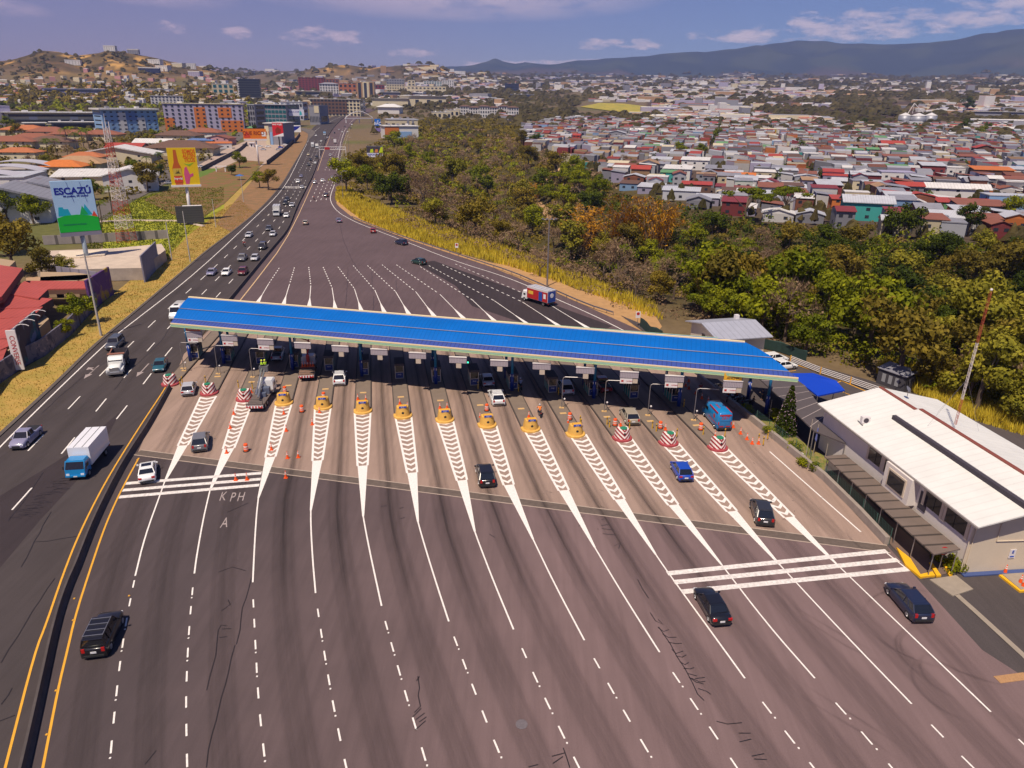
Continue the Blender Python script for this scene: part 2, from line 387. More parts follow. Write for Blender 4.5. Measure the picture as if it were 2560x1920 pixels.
def bridge(a,b,cross,zf,mat,name):
    n=max(len(a),len(b)); mb=MB()
    for i in range(n):
        for j in range(cross+1):
            t=j/cross; x=a[i][0]*(1-t)+b[i][0]*t; y=a[i][1]*(1-t)+b[i][1]*t; mb.v.append((x,y,zf(x,y)))
    for i in range(n-1):
        for j in range(cross):
            q=i*(cross+1)+j; mb.f.append((q,q+1,q+cross+2,q+cross+1)); mb.m.append(0)
    return mb.build(name,mat,kind='structure')
def by_y(pts,ys):
    out=[]
    for y in ys:
        for a,b in zip(pts[:-1],pts[1:]):
            if (a[1]-y)*(b[1]-y)<=0 and a[1]!=b[1]:
                t=(y-a[1])/(b[1]-a[1]); out.append((a[0]+(b[0]-a[0])*t,y)); break
        else: out.append(pts[-1] if y>pts[-1][1] else pts[0])
    return out
ysN=[18,30,45,60,80,100,125,150,185,220,260,300,350,400,450,500,560,620,680,750,820,900,1000,1100,1200,1350,1500]
lWx=[(lW[0][0]+18,0)]+lW
def ext(pts): # extend behind the camera
    a,b=pts[0],pts[1]; t=(a[1]+30)/(b[1]-a[1]); return [(a[0]-(b[0]-a[0])*t,-30)]+pts
lE=ext(lW); mE=ext(mW)
bridge(by_y(lE,[-25]+ysN),by_y(mE,[-25]+ysN),3,lambda x,y:hroad(0)(x,y) ,m_as2,'road')
# plaza apron, toll side
rP=[(52,-30),(47.5,20),(45.5,30)]+pl([(2560,1810)])+[G(2520,1700),G(2400,1560),(37.3,57.2),(37.17,59.33),(36.23,72.56),(32.3,91.2),(28.5,112),(24.5,130)]+rW
ysA=[-25]+[y for y in ysN if y<125]+[129]; ysB=[129]+[y for y in ysN if y>130]
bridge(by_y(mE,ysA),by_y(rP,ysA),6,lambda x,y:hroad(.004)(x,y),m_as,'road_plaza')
bridge(by_y(mE,ysB),by_y(rP,ysB),6,lambda x,y:hroad(.004)(x,y),asphalt('asphalt_approach',(.108,.074,.080),.14),'road_approach')
# concrete slabs round the booths
cpoly=[G(344,1133)]+[G(373,1067),G(425,972),G(460,885)]+[(-57,133),(-50,134.5),(24.2,127),(29,108),(32.3,91.2),(36.2,72.56),G(2222,1375)]
MB().flat(cpoly,.008).build('pavement_concrete',m_con,kind='structure')
# dark repaired carriageway
dp=[G(1040,658),G(1085,652),G(1280,722),G(1420,775),G(1530,815),G(1500,830),G(1330,815),G(1180,765),G(1140,715)]
MB().flat(dp,.011).build('asphalt_patch',m_as3,kind='structure')
MB().flat([G(0,1240),G(180,1130),G(300,1030),G(240,1150),G(100,1300),G(0,1420)],Z2+.001).build('asphalt_patch',m_as3,kind='structure')
# right-hand yard and car parks
yard=[(37,57.5),(34,57.0),(38,30),(40,5),(80,5),(95,60),(70,89),(57,104.5),(46,117),(32,122.5),(22,140),(24.5,130),(28.5,112),(32.3,91.2),(36.2,72.6),(37.2,59.3)]
MB().flat(yard,-.02).build('yard',m_as4,kind='structure')
# joint drain
j0,j1=G(344,1131),G(2222,1373)
MB().strip([j0,j1],1.25,Z3-.002).build('drain_channel',M('drain',(.12,.09,.075),.9,nz=.3,sc=2),kind='structure')
jm=MB(); dj=Vector((j1[0]-j0[0],j1[1]-j0[1])).normalized(); nj=Vector((-dj.y,dj.x))
for s in (.66,-.66):
    jm.strip([(j0[0]+nj.x*s,j0[1]+nj.y*s),(j1[0]+nj.x*s,j1[1]+nj.y*s)],.14,Z3)
jm.build('drain_edging',M('drain_edge',(.42,.33,.27),.9,nz=.2,sc=2),kind='structure')
# ================================================================ markings
mk=MB()      # white
my=MB()      # yellow
def zmk(x,y): return hroad(.02)(x,y)
GORE=[ # topL, topR, endL, endR, tip, line points..., dash points (px)
 ((500,994),(542,989),(448,1112),(466,1116),(411,1206),[(401,1235),(362,1342),(338,1440)],[(336,1451),(317,1544),(299,1663),(285,1793),(274,1915)]),
 ((594,1005),(633,1000),(563,1118),(580,1125),(525,1226),[(509,1293),(492,1388),(486,1434)],[(482,1469),(472,1579),(466,1706),(465,1781),(468,1914)]),
 ((689,1012),(730,1009),(669,1143),(683,1143),(646,1245),[(641,1288),(636,1370),(632,1456)],[(633,1499),(638,1599),(646,1754),(661,1890),(664,1915)]),
 ((786,1022),(828,1019),(785,1153),(802,1150),(777,1276),[(777,1317),(782,1404),(789,1483)],[(794,1522),(809,1622),(829,1741),(855,1871),(866,1920)]),
 ((886,1032),(927,1030),(900,1165),(913,1164),(908,1291),[(915,1331),(929,1401),(954,1515)],[(963,1553),(990,1651),(1026,1776),(1067,1912)]),
 ((987,1043),(1030,1041),(1020,1182),(1041,1182),(1045,1305),[(1057,1349),(1086,1444),(1122,1554)],[(1135,1592),(1178,1706),(1228,1835),(1262,1915)]),
 ((1092,1054),(1134,1052),(1146,1201),(1164,1201),(1187,1329),[(1198,1360),(1236,1459),(1284,1574)],[(1305,1621),(1357,1735),(1424,1872),(1448,1920)]),
 ((1199,1065),(1242,1063),(1261,1213),(1283,1212),(1333,1349),[(1387,1462),(1461,1601)],[(1485,1646),(1553,1767),(1636,1907)]),
 ((1311,1076),(1351,1074),(1403,1226),(1416,1226),(1487,1369),[(1558,1488),(1649,1631)],[(1682,1681),(1766,1806),(1840,1916)]),
 ((1424,1088),(1465,1086),(1540,1250),(1558,1247),(1639,1386),[(1671,1433),(1778,1580),(1862,1696)],[(1906,1755),(1971,1839),(2033,1918)]),
 ((1539,1099),(1580,1098),(1676,1263),(1691,1262),(1804,1412),[(1920,1563),(2037,1696)],[(2089,1757),(2162,1839),(2230,1920)]),
 ((1656,1111),(1697,1109),(1824,1279),(1836,1278),(1950,1413),[(2093,1567),(2279,1760)],[(2328,1812),(2412,1899),(2440,1926)]),
 ((1779,1124),(1819,1124),(1966,1296),(1980,1290),(2093,1412),[(2196,1511),(2258,1570),(2477,1780)],[(2546,1848),(2590,1890)])]
LANES=[]
for (tl,tr,el_,er,tip,ln,ds) in GORE:
    a,b,c_,d_,t=[Vector(G(*p)) for p in (tl,tr,el_,er,tip)]
    mc=(c_+d_)/2; w_=max((c_-d_).length,1.15); ax=(mc-(a+b)/2).normalized(); pr_=Vector((-ax.y,ax.x)); 
    if (d_-c_).dot(pr_)<0: pr_=-pr_
    c_=mc-pr_*w_/2; d_=mc+pr_*w_/2; mt_=(a+b)/2; wt=2.15; a=mt_-pr_*wt/2; b=mt_+pr_*wt/2
    bw=.26
    for p,q in ((a,c_),(b,d_)): mk.strip([p,q],bw,Z3+.002)
    Lg=(mc-mt_).length; n=int(Lg/1.25)
    for k in range(n):
        s0=.1+k*(Lg-.2)/n; s1=s0+.50
        def at(s,side): 
            t_=min(s/Lg,1); base_=mt_.lerp(mc,t_); hw=(wt*(1-t_)+w_*t_)/2-.1; return base_+pr_*(hw*side)
        tipd=ax*.55
        for side in (-1,1):
            o0=at(s0,side); o1=at(s1,side); i0=at(s0,0)+tipd; i1=at(s1,0)+tipd
            mk.face([(o0.x,o0.y,Z3),(i0.x,i0.y,Z3),(i1.x,i1.y,Z3),(o1.x,o1.y,Z3)] if side<0 else [(o0.x,o0.y,Z3),(o1.x,o1.y,Z3),(i1.x,i1.y,Z3),(i0.x,i0.y,Z3)])
    ta=(t-mc).normalized(); 
    q0=c_-ta*.0; q1=d_; nt_=Vector((-ta.y,ta.x))*.1
    if (q1-q0).dot(nt_)<0: nt_=-nt_
    mk.face([(q0.x,q0.y,Z3+.001),(t.x-nt_.x,t.y-nt_.y,Z3+.001),(t.x+nt_.x,t.y+nt_.y,Z3+.001),(q1.x,q1.y,Z3+.001)][::-1])
    L=[tuple(t)]+[G(*p) for p in ln]; L=smooth_pl(L,2); mk.strip(L,.14,Z3+.002)
    Dp=smooth_pl([G(*p) for p in ds],2); e=Dp[-1]; f_=Dp[-2]; u=Vector((e[0]-f_[0],e[1]-f_[1])).normalized()
    Dp.append((e[0]+u.x*20,e[1]+u.y*20)); s=0; tot=plen(Dp); rnd=random.Random(int(tl[0]))
    while s<tot:
        mk.strip([at_len(Dp,s),at_len(Dp,s+1.1)],.125,Z3)
        if rnd.random()<.6:
            p=at_len(Dp,s+1.5); mk.box((p[0],p[1],Z3+.02),(.12,.12,.04))
        s+=2.62
    LANES.append([tuple(mt_),tuple(mc),tuple(t)]+L[1:]+Dp)
# striped crossings
bars=MB()
def bar(p,q,w_): bars.strip([G(*p),G(*q)],w_,Z3+.004)
for p,q in (((315,1209),(654,1183)),((307,1226),(652,1198)),((298,1243),(648,1213))): bar(p,q,.62)
for p,q in (((1668,1434),(2217,1378)),((1685,1456),(2245,1400)),((1705,1480),(2270,1423))): bar(p,q,.62)
bars.build('zebra_bars',M('paint_scuffed',(.68,.63,.60),.8,nz=.42,sc=3.2),kind='structure')
for i,p in enumerate(((2217,1383),(2245,1405))): mk.strip([G(*p),G(p[0]+25,p[1]+20)],.15,Z3+.003)
mk.strip([G(1924,1129),G(2152,1330)],.17,Z3)
# far side of the toll: short dashes, then solid lines widening to the islands
UP=[((698,670),(672,709),(644,756)),((736,669),(724,710),(709,760)),((772,668),(777,714),(773,766)),((808,668),(830,719),(838,771)),((845,667),(886,722),(903,776)),
 ((883,664),(937,725),(961,781)),((919,664),(989,729),(1022,785)),((955,662),(1039,729),(1086,791)),((991,662),(1100,736),(1159,796)),((1051,667),(1181,750),(1235,801)),
 ((1072,664),(1236,752),(1322,812)),((1106,662),(1306,755),(1398,815)),((1138,660),(1375,762),(1470,820))]
for a,b,c_ in UP:
    P=[G(*a),G(*b)]; s=0; T=plen(P)
    while s<T-1: mk.strip([at_len(P,s),at_len(P,s+1.2)],.2,Z3); s+=2.5
    q=Vector(G(*c_)); p=Vector(G(*b)); u=(q-p).normalized()
    pm=p.lerp(q,.62); mk.strip([p,pm],.15,Z3); q2=q+u*6; mk.strip([pm,q2],.15,Z3+.001,w2=1.6)
# motorway lines
La=[(-60,1265),(26,1174),(78,1119),(153,1041),(189,1003),(243,946),(317,870),(375,814),(428,765),(473,726),(543,662),(601,606),(650,560),(700,506),(735,452),(768,400),(787,365)]
Lb=[(30,1275),(127,1167),(159,1128),(233,1037),(263,1000),(311,943),(375,869),(440,799),(518,723),(580,659),(640,603),(688,550),(722,505),(752,452),(779,400),(797,365)]
Lc=[(200,1160),(305,1031),(331,997),(373,940),(430,868),(490,800),(558,723),(620,659),(668,610),(706,560),(737,505),(762,455),(788,400),(806,365)]
def dashes(P,on,off,w_,z=zmk):
    s=0; T=plen(P)
    while s<T: mk.strip([at_len(P,s),at_len(P,min(s+on,T))],w_,z); s+=on+off
for L in (La,Lb,Lc): dashes(smooth_pl(pl(L),2),4.6,8.2,.17)
ed=[(-200,1330),(0,1116),(162,957),(278,847),(318,816),(492,682),(640,541),(701,482),(735,427),(764,378),(778,354),(800,338),(842,322),(890,309),(950,298)]
mk.strip(resample(smooth_pl(pl(ed),2),8),.2,zmk)
er_=[(1585,840),(1555,824),(1482,787),(1375,740),(1280,696),(1132,651),(1016,604),(918,567),(880,551),(842,529),(825,503),(827,485),(837,460),(840,436),(846,400),(855,358),(868,337),(886,323),(910,312),(960,300)]
mk.strip(resample(smooth_pl(pl(er_),2),8),.22,zmk)
for off_ in ((774,524,862,331),(788,524,868,333),(800,520,874,335),(813,520,880,333)):
    P=[G(off_[0]+2,off_[1]-20),G(off_[0]*.6+off_[2]*.4,off_[1]*.55+off_[3]*.45) if 0 else G(off_[0]+(off_[2]-off_[0])*.42,430),G(off_[2]-14,365),G(off_[2],off_[3])]
    dashes(smooth_pl(P,2),5,9,.2)
for x0,x1,y0 in ((715,765,467),(815,852,390)): # rumble dots across the lanes
    for r_ in (0,3):
        for k in range(9):
            q=G(x0+(x1-x0)*k/8,y0+r_); mk.box((q[0],q[1],hz(*q)+.05),(1.,1.4,.06))
yL=[(13,1920),(87,1631),(116,1559),(156,1440),(197,1336),(255,1220),(307,1133),(362,1047),(399,992),(417,963)]
yR=[(107,1920),(145,1723),(168,1628),(188,1541),(220,1440),(260,1322),(289,1255),(312,1209),(347,1145)]
my.strip(smooth_pl(ext(pl(yL)),2),.17,Z3); my.strip(smooth_pl(ext(pl(yR)),2),.17,Z3)
for k,(px,py) in enumerate(((186,1497),(183,1551),(140,1727),(117,1837),(323,1490),(343,1150))): q=G(px,py); my.box((q[0],q[1],.03),(.14,.14,.05))
mk.build('lane_markings',m_white,kind='structure'); my.build('lane_markings_yellow',m_yel,kind='structure')
mp_=MB(); mp_.strip(resample(pl([(580,776),(602,749),(640,701),(692,633),(721,587),(745,540),(768,490),(790,440),(808,395),(826,355)]),8),.25,zmk)
mp_.build('lane_markings_pale',m_pyel,kind='structure')
# direction arrows
def arrow(px,py,ang,turn):
    mb=MB(); x,y=G(px,py); c_,s_=math.cos(ang),math.sin(ang)
    def T(pts): return [(x+a*c_-b*s_,y+a*s_+b*c_) for a,b in pts]
    mb.flat(T([(-.1,-3),(.1,-3),(.1,1),(-.1,1)]),Z3); mb.flat(T([(-.5,1),(.5,1),(0,3)]),Z3+.001)
    if turn: mb.flat(T([(.0,-.6),(.7,-1.3),(1.2,-1.0),(1.3,-2.2),(.3,-2.),(.6,-1.7),(0,-1.)]),Z3)
    mb.build('lane_arrow',m_worn,kind='structure')
arrow(229,930,R(9)+math.pi,True); arrow(357,925,R(9)+math.pi,False)
# worn speed lettering "KPH"/"A"
for ch,px,py,s in (('K',558,1242,3.4),('P',582,1244,3.4),('H',603,1243,2.6),('A',562,1308,3.2)):
    me_=text_mesh(ch,1.7,.003); me_.materials.clear(); me_.materials.append(m_worn); o=obj('road_lettering',me_,kind='structure'); q=G(px,py); o.location=(q[0],q[1],Z3+.004); o.scale=(.62,1.6,1); o.rotation_euler=(0,0,R(12))
# rubber and oil streaks along every lane
def streak_mat(name,dark,thr,sc,col=(.028,.02,.02)):
    m=bpy.data.materials.new(name); m.use_nodes=True; t=m.node_tree; p=t.nodes['Principled BSDF']; p.inputs['Base Color'].default_value=(*col,1); p.inputs['Roughness'].default_value=.8
    uv=t.nodes.new('ShaderNodeUVMap'); sp=t.nodes.new('ShaderNodeSeparateXYZ'); t.links.new(uv.outputs[0],sp.inputs[0])
    u=sp.outputs[0]; bell=math_n(t,'SUBTRACT',1.,math_n(t,'ABSOLUTE',math_n(t,'MULTIPLY_ADD',u,2.,-1.)),clamp=True); bell=math_n(t,'POWER',bell,1.4)
    mp=t.nodes.new('ShaderNodeMapping'); mp.inputs['Scale'].default_value=(3.2,.03,1); t.links.new(uv.outputs[0],mp.inputs[0])
    n=t.nodes.new('ShaderNodeTexNoise'); n.inputs['Scale'].default_value=sc; n.inputs['Detail'].default_value=8; n.inputs['Roughness'].default_value=.7; t.links.new(mp.outputs[0],n.inputs[0])
    a=math_n(t,'MULTIPLY',bell,math_n(t,'MULTIPLY_ADD',n.outputs[0],1.6,-thr,clamp=True)); v=sp.outputs[1]
    fa=t.nodes.new('ShaderNodeAttribute'); fa.attribute_name='fade'; ends=fa.outputs['Fac']
    a=math_n(t,'MULTIPLY',math_n(t,'MULTIPLY',a,ends),dark,clamp=True)
    t.links.new(a,p.inputs['Alpha']); return m
def ribbon_uv(name,paths,mat,z):
    mb=MB(); uvs=[]; fd=[]
    for pts,w_ in paths:
        pts=resample(pts,3); n0=len(mb.v); mb.strip(pts,w_,z); s=0; ph=random.random()*50
        T_=max(plen(pts),.1); fl_=min(7.,T_*.35)
        for i,p in enumerate(pts):
            if i: s+=math.hypot(p[0]-pts[i-1][0],p[1]-pts[i-1][1])
            fd+=[max(0,min(1,s/fl_,(T_-s)/fl_))]*2
            uvs+= [(0+ph*0,s),(1,s)]
    me=mb.mesh(name,mat); me.attributes.new('fade','FLOAT','POINT').data.foreach_set('value',fd); ul=me.uv_layers.new(name='UVMap')
    for l in me.loops: ul.data[l.index].uv=uvs[l.vertex_index]
    return obj(name,me,kind='structure')
ISD=Vector((-.187,.982))
m_st=streak_mat('rubber_streak',.34,.22,2.6); m_st2=streak_mat('oil_streak',.85,.44,3.1); m_st3=streak_mat('wheel_track',.22,.30,1.6)
mids=[]
for i in range(-1,13):
    A_=LANES[i] if i>=0 else None; B_=LANES[i+1] if i<12 else None
    if A_ is None: A_=by_y(mE,[p[1] for p in B_]); A_=[(x+1.5,y) for x,y in A_]
    if B_ is None: B_=by_y(rP,[p[1] for p in A_]); B_=[(x-1.,y) for x,y in B_]
    ys=np.linspace(96,18,30); 
    def xa(L,y):
        L=sorted(L,key=lambda p:p[1]); return float(np.interp(y,[p[1] for p in L],[p[0] for p in L]))
    mids.append([((xa(A_,y)+xa(B_,y))/2,y) for y in ys])
tr=[];oil=[];wt=[]
for i,mm in enumerate(mids):
    top=mm[3]; up=[(top[0]+ISD.x*k-ISD.x*0,top[1]+ISD.y*k) for k in (34,24,14,6)]
    P=up+mm[4:]; rnd=random.Random(i+3)
    wdt=3.0 if 2<i<13 else 2.2
    tr.append((P,wdt)); 
    if 3<=i<=10: oil.append((P[:int(len(P)*.62)],1.1))
    wt.append(([(x+.85,y) for x,y in P],.75)); wt.append(([(x-.85,y) for x,y in P],.75))
ribbon_uv('tyre_wear',tr,m_st,Z3-.003); ribbon_uv('oil_wear',oil,m_st2,Z3-.0015); ribbon_uv('wheel_wear',wt,m_st3,Z3-.0045)
wl=[]
for L in (La,Lb,Lc): 
    P=smooth_pl(pl(L),2); wl.append(([(x-2.0,y-1.2) for x,y in P],2.6))
ribbon_uv('motorway_wear',wl,m_st3,Z3-.003)
# curved skid marks
def arc(cx,cy,r,a0,a1,w_,n=14): return ([(cx+r*math.cos(R(a0+(a1-a0)*i/n)),cy+r*math.sin(R(a0+(a1-a0)*i/n))) for i in range(n+1)],w_)
sk=[]
for (px,py,r,a0,a1) in ((2300,1640,3.2,100,210),(2300,1642,3.5,90,230),(2330,1690,2.6,110,240),(2300,1590,6,60,150),(2380,1560,7,200,260),(2250,1560,5,180,260),(2200,1345,5,160,220),(2340,1720,3.4,120,250)):
    x,y=G(px,py); sk.append(arc(x+2,y,r,a0,a1,.5))
for k in range(4):
    x,y=G(1930+random.uniform(0,90),1500+random.uniform(0,260)); sk.append(([(x,y),(x+2.4+k*.3,y-3.5),(x+5,y-6)],.45))
ribbon_uv('skid_marks',sk,streak_mat('skid',.34,.25,2.),Z3-.001)
# tar-sealed cracks
tar=M('tar',(.018,.014,.016),.5); tb=MB()
CR=[[(0,1658),(45,1590),(100,1500),(137,1445)],[(53,1418),(87,1352),(128,1280)],[(87,1354),(120,1353),(193,1341)],[(20,1303),(70,1240),(110,1180)],
 [(105,1034),(140,1000),(165,978),(205,944),(250,915),(300,880)],[(285,975),(320,930),(362,893),(405,850),(425,818)],[(3,1760),(18,1740),(30,1720)],[(0,1802),(38,1790)],
 [(628,1445),(607,1520),(600,1575),(592,1610)],[(586,1613),(570,1680),(553,1745),(543,1800),(520,1875),(516,1920)],[(568,1565),(553,1563),(545,1575),(540,1640),(525,1690),(515,1727)],
 [(555,1573),(578,1572)],[(548,1594),(567,1592)],[(568,1500),(574,1512),(565,1520),(552,1528)],[(365,1910),(392,1875)],[(570,1280),(620,1258)],[(545,1430),(580,1418),(615,1428)],
 [(1043,1690),(1047,1720),(1045,1740),(1050,1765),(1036,1782)],[(1054,1770),(1033,1793)],[(1064,1783),(1040,1798)],[(1067,1793),(1048,1804)],[(1062,1803),(1036,1824)],[(1050,1690),(1040,1702)],
 [(1595,1448),(1606,1475),(1622,1495)],[(1624,1532),(1638,1552),(1660,1562),(1645,1548)],[(1645,1568),(1675,1610),(1690,1640),(1710,1670),(1732,1708),(1742,1735),(1762,1752)],
 [(1645,1568),(1660,1578),(1673,1574)],[(1657,1586),(1672,1594),(1692,1593)],[(1672,1605),(1690,1610),(1704,1608)],[(1680,1625),(1692,1635),(1708,1628)],[(1690,1640),(1705,1644),(1714,1637)],
 [(1698,1655),(1712,1662),(1722,1655)],[(1710,1670),(1725,1672),(1736,1668)],[(1718,1685),(1735,1688),(1743,1690)],[(1722,1692),(1740,1705),(1758,1712)],[(1728,1695),(1748,1705),(1763,1702)],[(1738,1697),(1762,1693)],[(1745,1720),(1768,1728),(1777,1735)],
 [(1793,1803),(1820,1811),(1855,1808)],[(1846,1834),(1875,1833)],[(1850,1857),(1880,1849)],[(1878,1889),(1910,1886)],[(1885,1899),(1915,1898)],
 [(1408,1870),(1415,1895),(1423,1920)],[(1378,1892),(1410,1882)],[(1384,1908),(1408,1890)],[(1320,1918),(1345,1912)],[(1503,1314),(1525,1312)],[(1504,1322),(1532,1325)],[(1508,1335),(1540,1337)],[(1537,1365),(1552,1358),(1545,1372)],
 [(952,1266),(968,1265)],[(998,1272),(1010,1268)],[(1000,1298),(1013,1294)],[(1225,1335),(1238,1344)],[(850,560),(858,600),(880,650),(905,690)],[(870,670),(868,720),(864,765)],[(930,680),(930,730)],[(935,740),(934,775)],[(990,700),(992,725)],[(1280,738),(1300,755),(1340,770)]]
for c_ in CR:
    P=[G(*p) for p in c_]; Q=[]
    for p in resample(P,1.2): Q.append((p[0]+random.uniform(-.06,.06),p[1]+random.uniform(-.06,.06)))
    tb.strip(Q,.075,Z3+.003)
for k in range(34):  # comb of short seals on the left carriageway
    f=k/33; px=175-118*f+random.uniform(-14,14); py=1187+105*f+random.uniform(-2,2); a=G(px-random.uniform(8,26),py+3); b=G(px+random.uniform(8,26),py+random.uniform(-2,5))
    tb.strip([a,((a[0]+b[0])/2,(a[1]+b[1])/2+.15),b],.07,Z3+.003)
for k in range(60):
    t_=random.random(); px=random.uniform(1350,2100); py=random.uniform(1060,1330); a=G(px,py)
    tb.strip([a,(a[0]+random.uniform(-.4,.4),a[1]+random.uniform(-.3,.3))],.05,Z3+.003)
tb.build('crack_seals',tar,kind='structure')
q=G(1304,1811); mh=MB(); mh.prism([(q[0]+.42*math.cos(i*.39),q[1]+.42*math.sin(i*.39)) for i in range(16)],0,.03); mh.build('manhole_cover',M('cast_iron',(.14,.12,.13),.6,nz=.4,sc=9),label='round cast iron manhole cover in the plaza asphalt',cat='manhole cover')
q=G(2530,1695); MB().box((q[0],q[1],.02),(2.6,.7,.04),R(10)).build('drain_grate',M('rust_grate',(.40,.22,.10),.8,nz=.3,sc=6),label='rusty drain grate set in the asphalt near the right edge',cat='drain grate')
# ================================================================ median, walls, rails
def wallribbon(name,pts,prof,mat,label,cat,zf=None,group=None):
    "sweep a profile [(offset,z)...] along world points"
    secs=[]; n=len(pts)
    for i,p in enumerate(pts):
        a=Vector(pts[max(i-1,0)]); b=Vector(pts[min(i+1,n-1)]); d=(b-a).normalized(); nn=Vector((d.y,-d.x)); z0=zf(*p) if zf else 0
        secs.append([(p[0]+nn.x*o_,p[1]+nn.y*o_,z0+z_) for o_,z_ in prof])
    return MB().loft(secs).build(name,mat,label=label,cat=cat,group=group)
jer=[(-.32,0),(-.3,.1),(-.14,.35),(-.09,.82),(.09,.82),(.14,.35),(.3,.1),(.32,0)]
i0=[i for i,p in enumerate(Med) if p==(425,972)][0]; i1=[i for i,p in enumerate(Med) if p==(581,746)][0]
wallribbon('median_barrier',resample(smooth_pl(ext(mW[:i0+1]),2),4),jer,m_barr,'long dark concrete median barrier curving in the foreground, between the two yellow lines','barrier')
wallribbon('median_barrier',resample(smooth_pl(mW[i1-1:],2),6),jer,m_barr,'concrete median barrier running into the distance beyond the blue toll roof','barrier',zf=lambda x,y:hroad(0)(x,y))
wallribbon('kerb',resample(smooth_pl(ext(lW)[:22],2),5),[(-.28,-.1),(-.28,.13),(.28,.13),(.28,-.1)],M('kerb_dark',(.10,.08,.07),.9,nz=.25,sc=1.),'low dark kerb along the grass side of the left carriageway','kerb',zf=lambda x,y:hroad(0)(x,y))
rk=[(32.3,91.2),(34.3,81.8),(36.2,72.56),(36.9,65),(37.17,59.5)]
wallribbon('parapet_wall',[(29.3,104.5)]+rk,[(-.25,0),(-.22,.85),(.22,.85),(.25,0)],m_barr2,'low stained concrete parapet wall on the right between the toll lanes and the office garden','wall')
MB().strip([G(2352,1452),G(2440,1530),G(2560,1640),G(2640,1720)],.5,.035).build('kerb_strip',m_kerb,kind='structure')
# guard rail on the far right edge
gr=thing('guard_rail','grey steel guard rail along the sandy shoulder beyond the toll roof','guard rail')
gp=resample(smooth_pl(pl([(1532,787),(1468,767),(1367,722),(1280,684),(1190,655),(1103,626),(1016,598),(929,566),(880,545)]),1),4)
m_steel=M('galvanised',(.33,.31,.32),.45,.7,nz=.1,sc=2); MB().loft([[(x,y,.45),(x+.06,y+.06,.6),(x,y,.75),(x-.08,y-.05,.75),(x-.08,y-.05,.45)] for x,y in gp]).build('rail',m_steel,gr)
for x,y in gp[::1][:90]: MB().box((x+.1,y+.1,.33),(.12,.12,.66)).build('post',m_steel,gr)
# ================================================================ vehicles
m_paint=M('car_paint',obj=True,rough=.28,coat=.6,nz=.04,sc=1.5,local=True); m_glass=M('tinted_glass',(.012,.014,.02),.06,spec=.8)
m_tyre=M('tyre',(.014,.013,.013),.9); m_rim=M('rim',(.42,.42,.44),.3,.8); m_trim=M('black_trim',(.02,.02,.022),.6)
m_hl=M('headlamp',(.75,.76,.8),.1,spec=.8); m_tl=M('tail_lamp',(.45,.012,.012),.2,spec=.7); m_plate=M('number_plate',(.72,.72,.74),.5)
m_silv=M('silver_metal',(.55,.55,.56),.3,.8)
def ring(y,hw,z0,z1,ch=.12):
    h=z1-z0; c=min(ch,h*.3,hw*.3)
    return [(-hw+c*.3,y,z0),(hw-c*.3,y,z0),(hw,y,z0+c),(hw,y,z0+h*.55),(hw-c*.35,y,z1-c*.5),(hw-c*1.3,y,z1),(-hw+c*1.3,y,z1),(-hw+c*.35,y,z1-c*.5),(-hw,y,z0+h*.55),(-hw,y,z0+c)]
def wheel(root,x,y,r,w_=.2):
    s=1 if x>0 else -1
    mb=MB(); n=18; secs=[]
    for dx,rr in ((-w_/2,r*.86),(-w_/2+.02,r),(w_/2-.02,r),(w_/2,r*.86)):
        secs.append([(dx*s,rr*math.cos(2*math.pi*i/n),rr*math.sin(2*math.pi*i/n)) for i in range(n)])
    t=mb.loft(secs).build('wheel',m_tyre,root,True); t.location=(x,y,r)
    rb=MB(); rb.tube((s*(w_/2-.03),0,0),(s*(w_/2+.012),0,0),r*.6,r*.56,14)
    for k in range(5): a=2*math.pi*k/5; rb.tube((s*(w_/2+.015),0,0),(s*(w_/2+.015),r*.5*math.cos(a),r*.5*math.sin(a)),.035,.03,4)
    rb.build('rim',m_rim,t)
CARS={ # L, W, H(roof), belt, hood z, [cabin: y_rear_base,y_rear_roof,y_front_roof,y_front_base], trunk z, wheel r
 'sedan':(4.6,1.78,1.45,.93,.86,(-1.75,-1.05,.35,1.1),.98,.32),
 'hatch':(4.1,1.76,1.5,.98,.90,(-2.0,-1.3,.35,1.2),1.0,.32),
 'suv':(4.55,1.86,1.68,1.10,1.03,(-2.25,-1.55,.30,1.15),1.12,.37),
 'wagon':(4.75,1.88,1.60,1.06,1.0,(-2.35,-1.65,.3,1.15),1.08,.36),
 'jeep':(4.75,1.88,1.85,1.15,1.12,(-2.3,-2.12,.45,.95),1.16,.40),
 'pickup':(5.2,1.82,1.75,1.08,1.04,(-.55,-.35,.75,1.35),1.05,.38)}
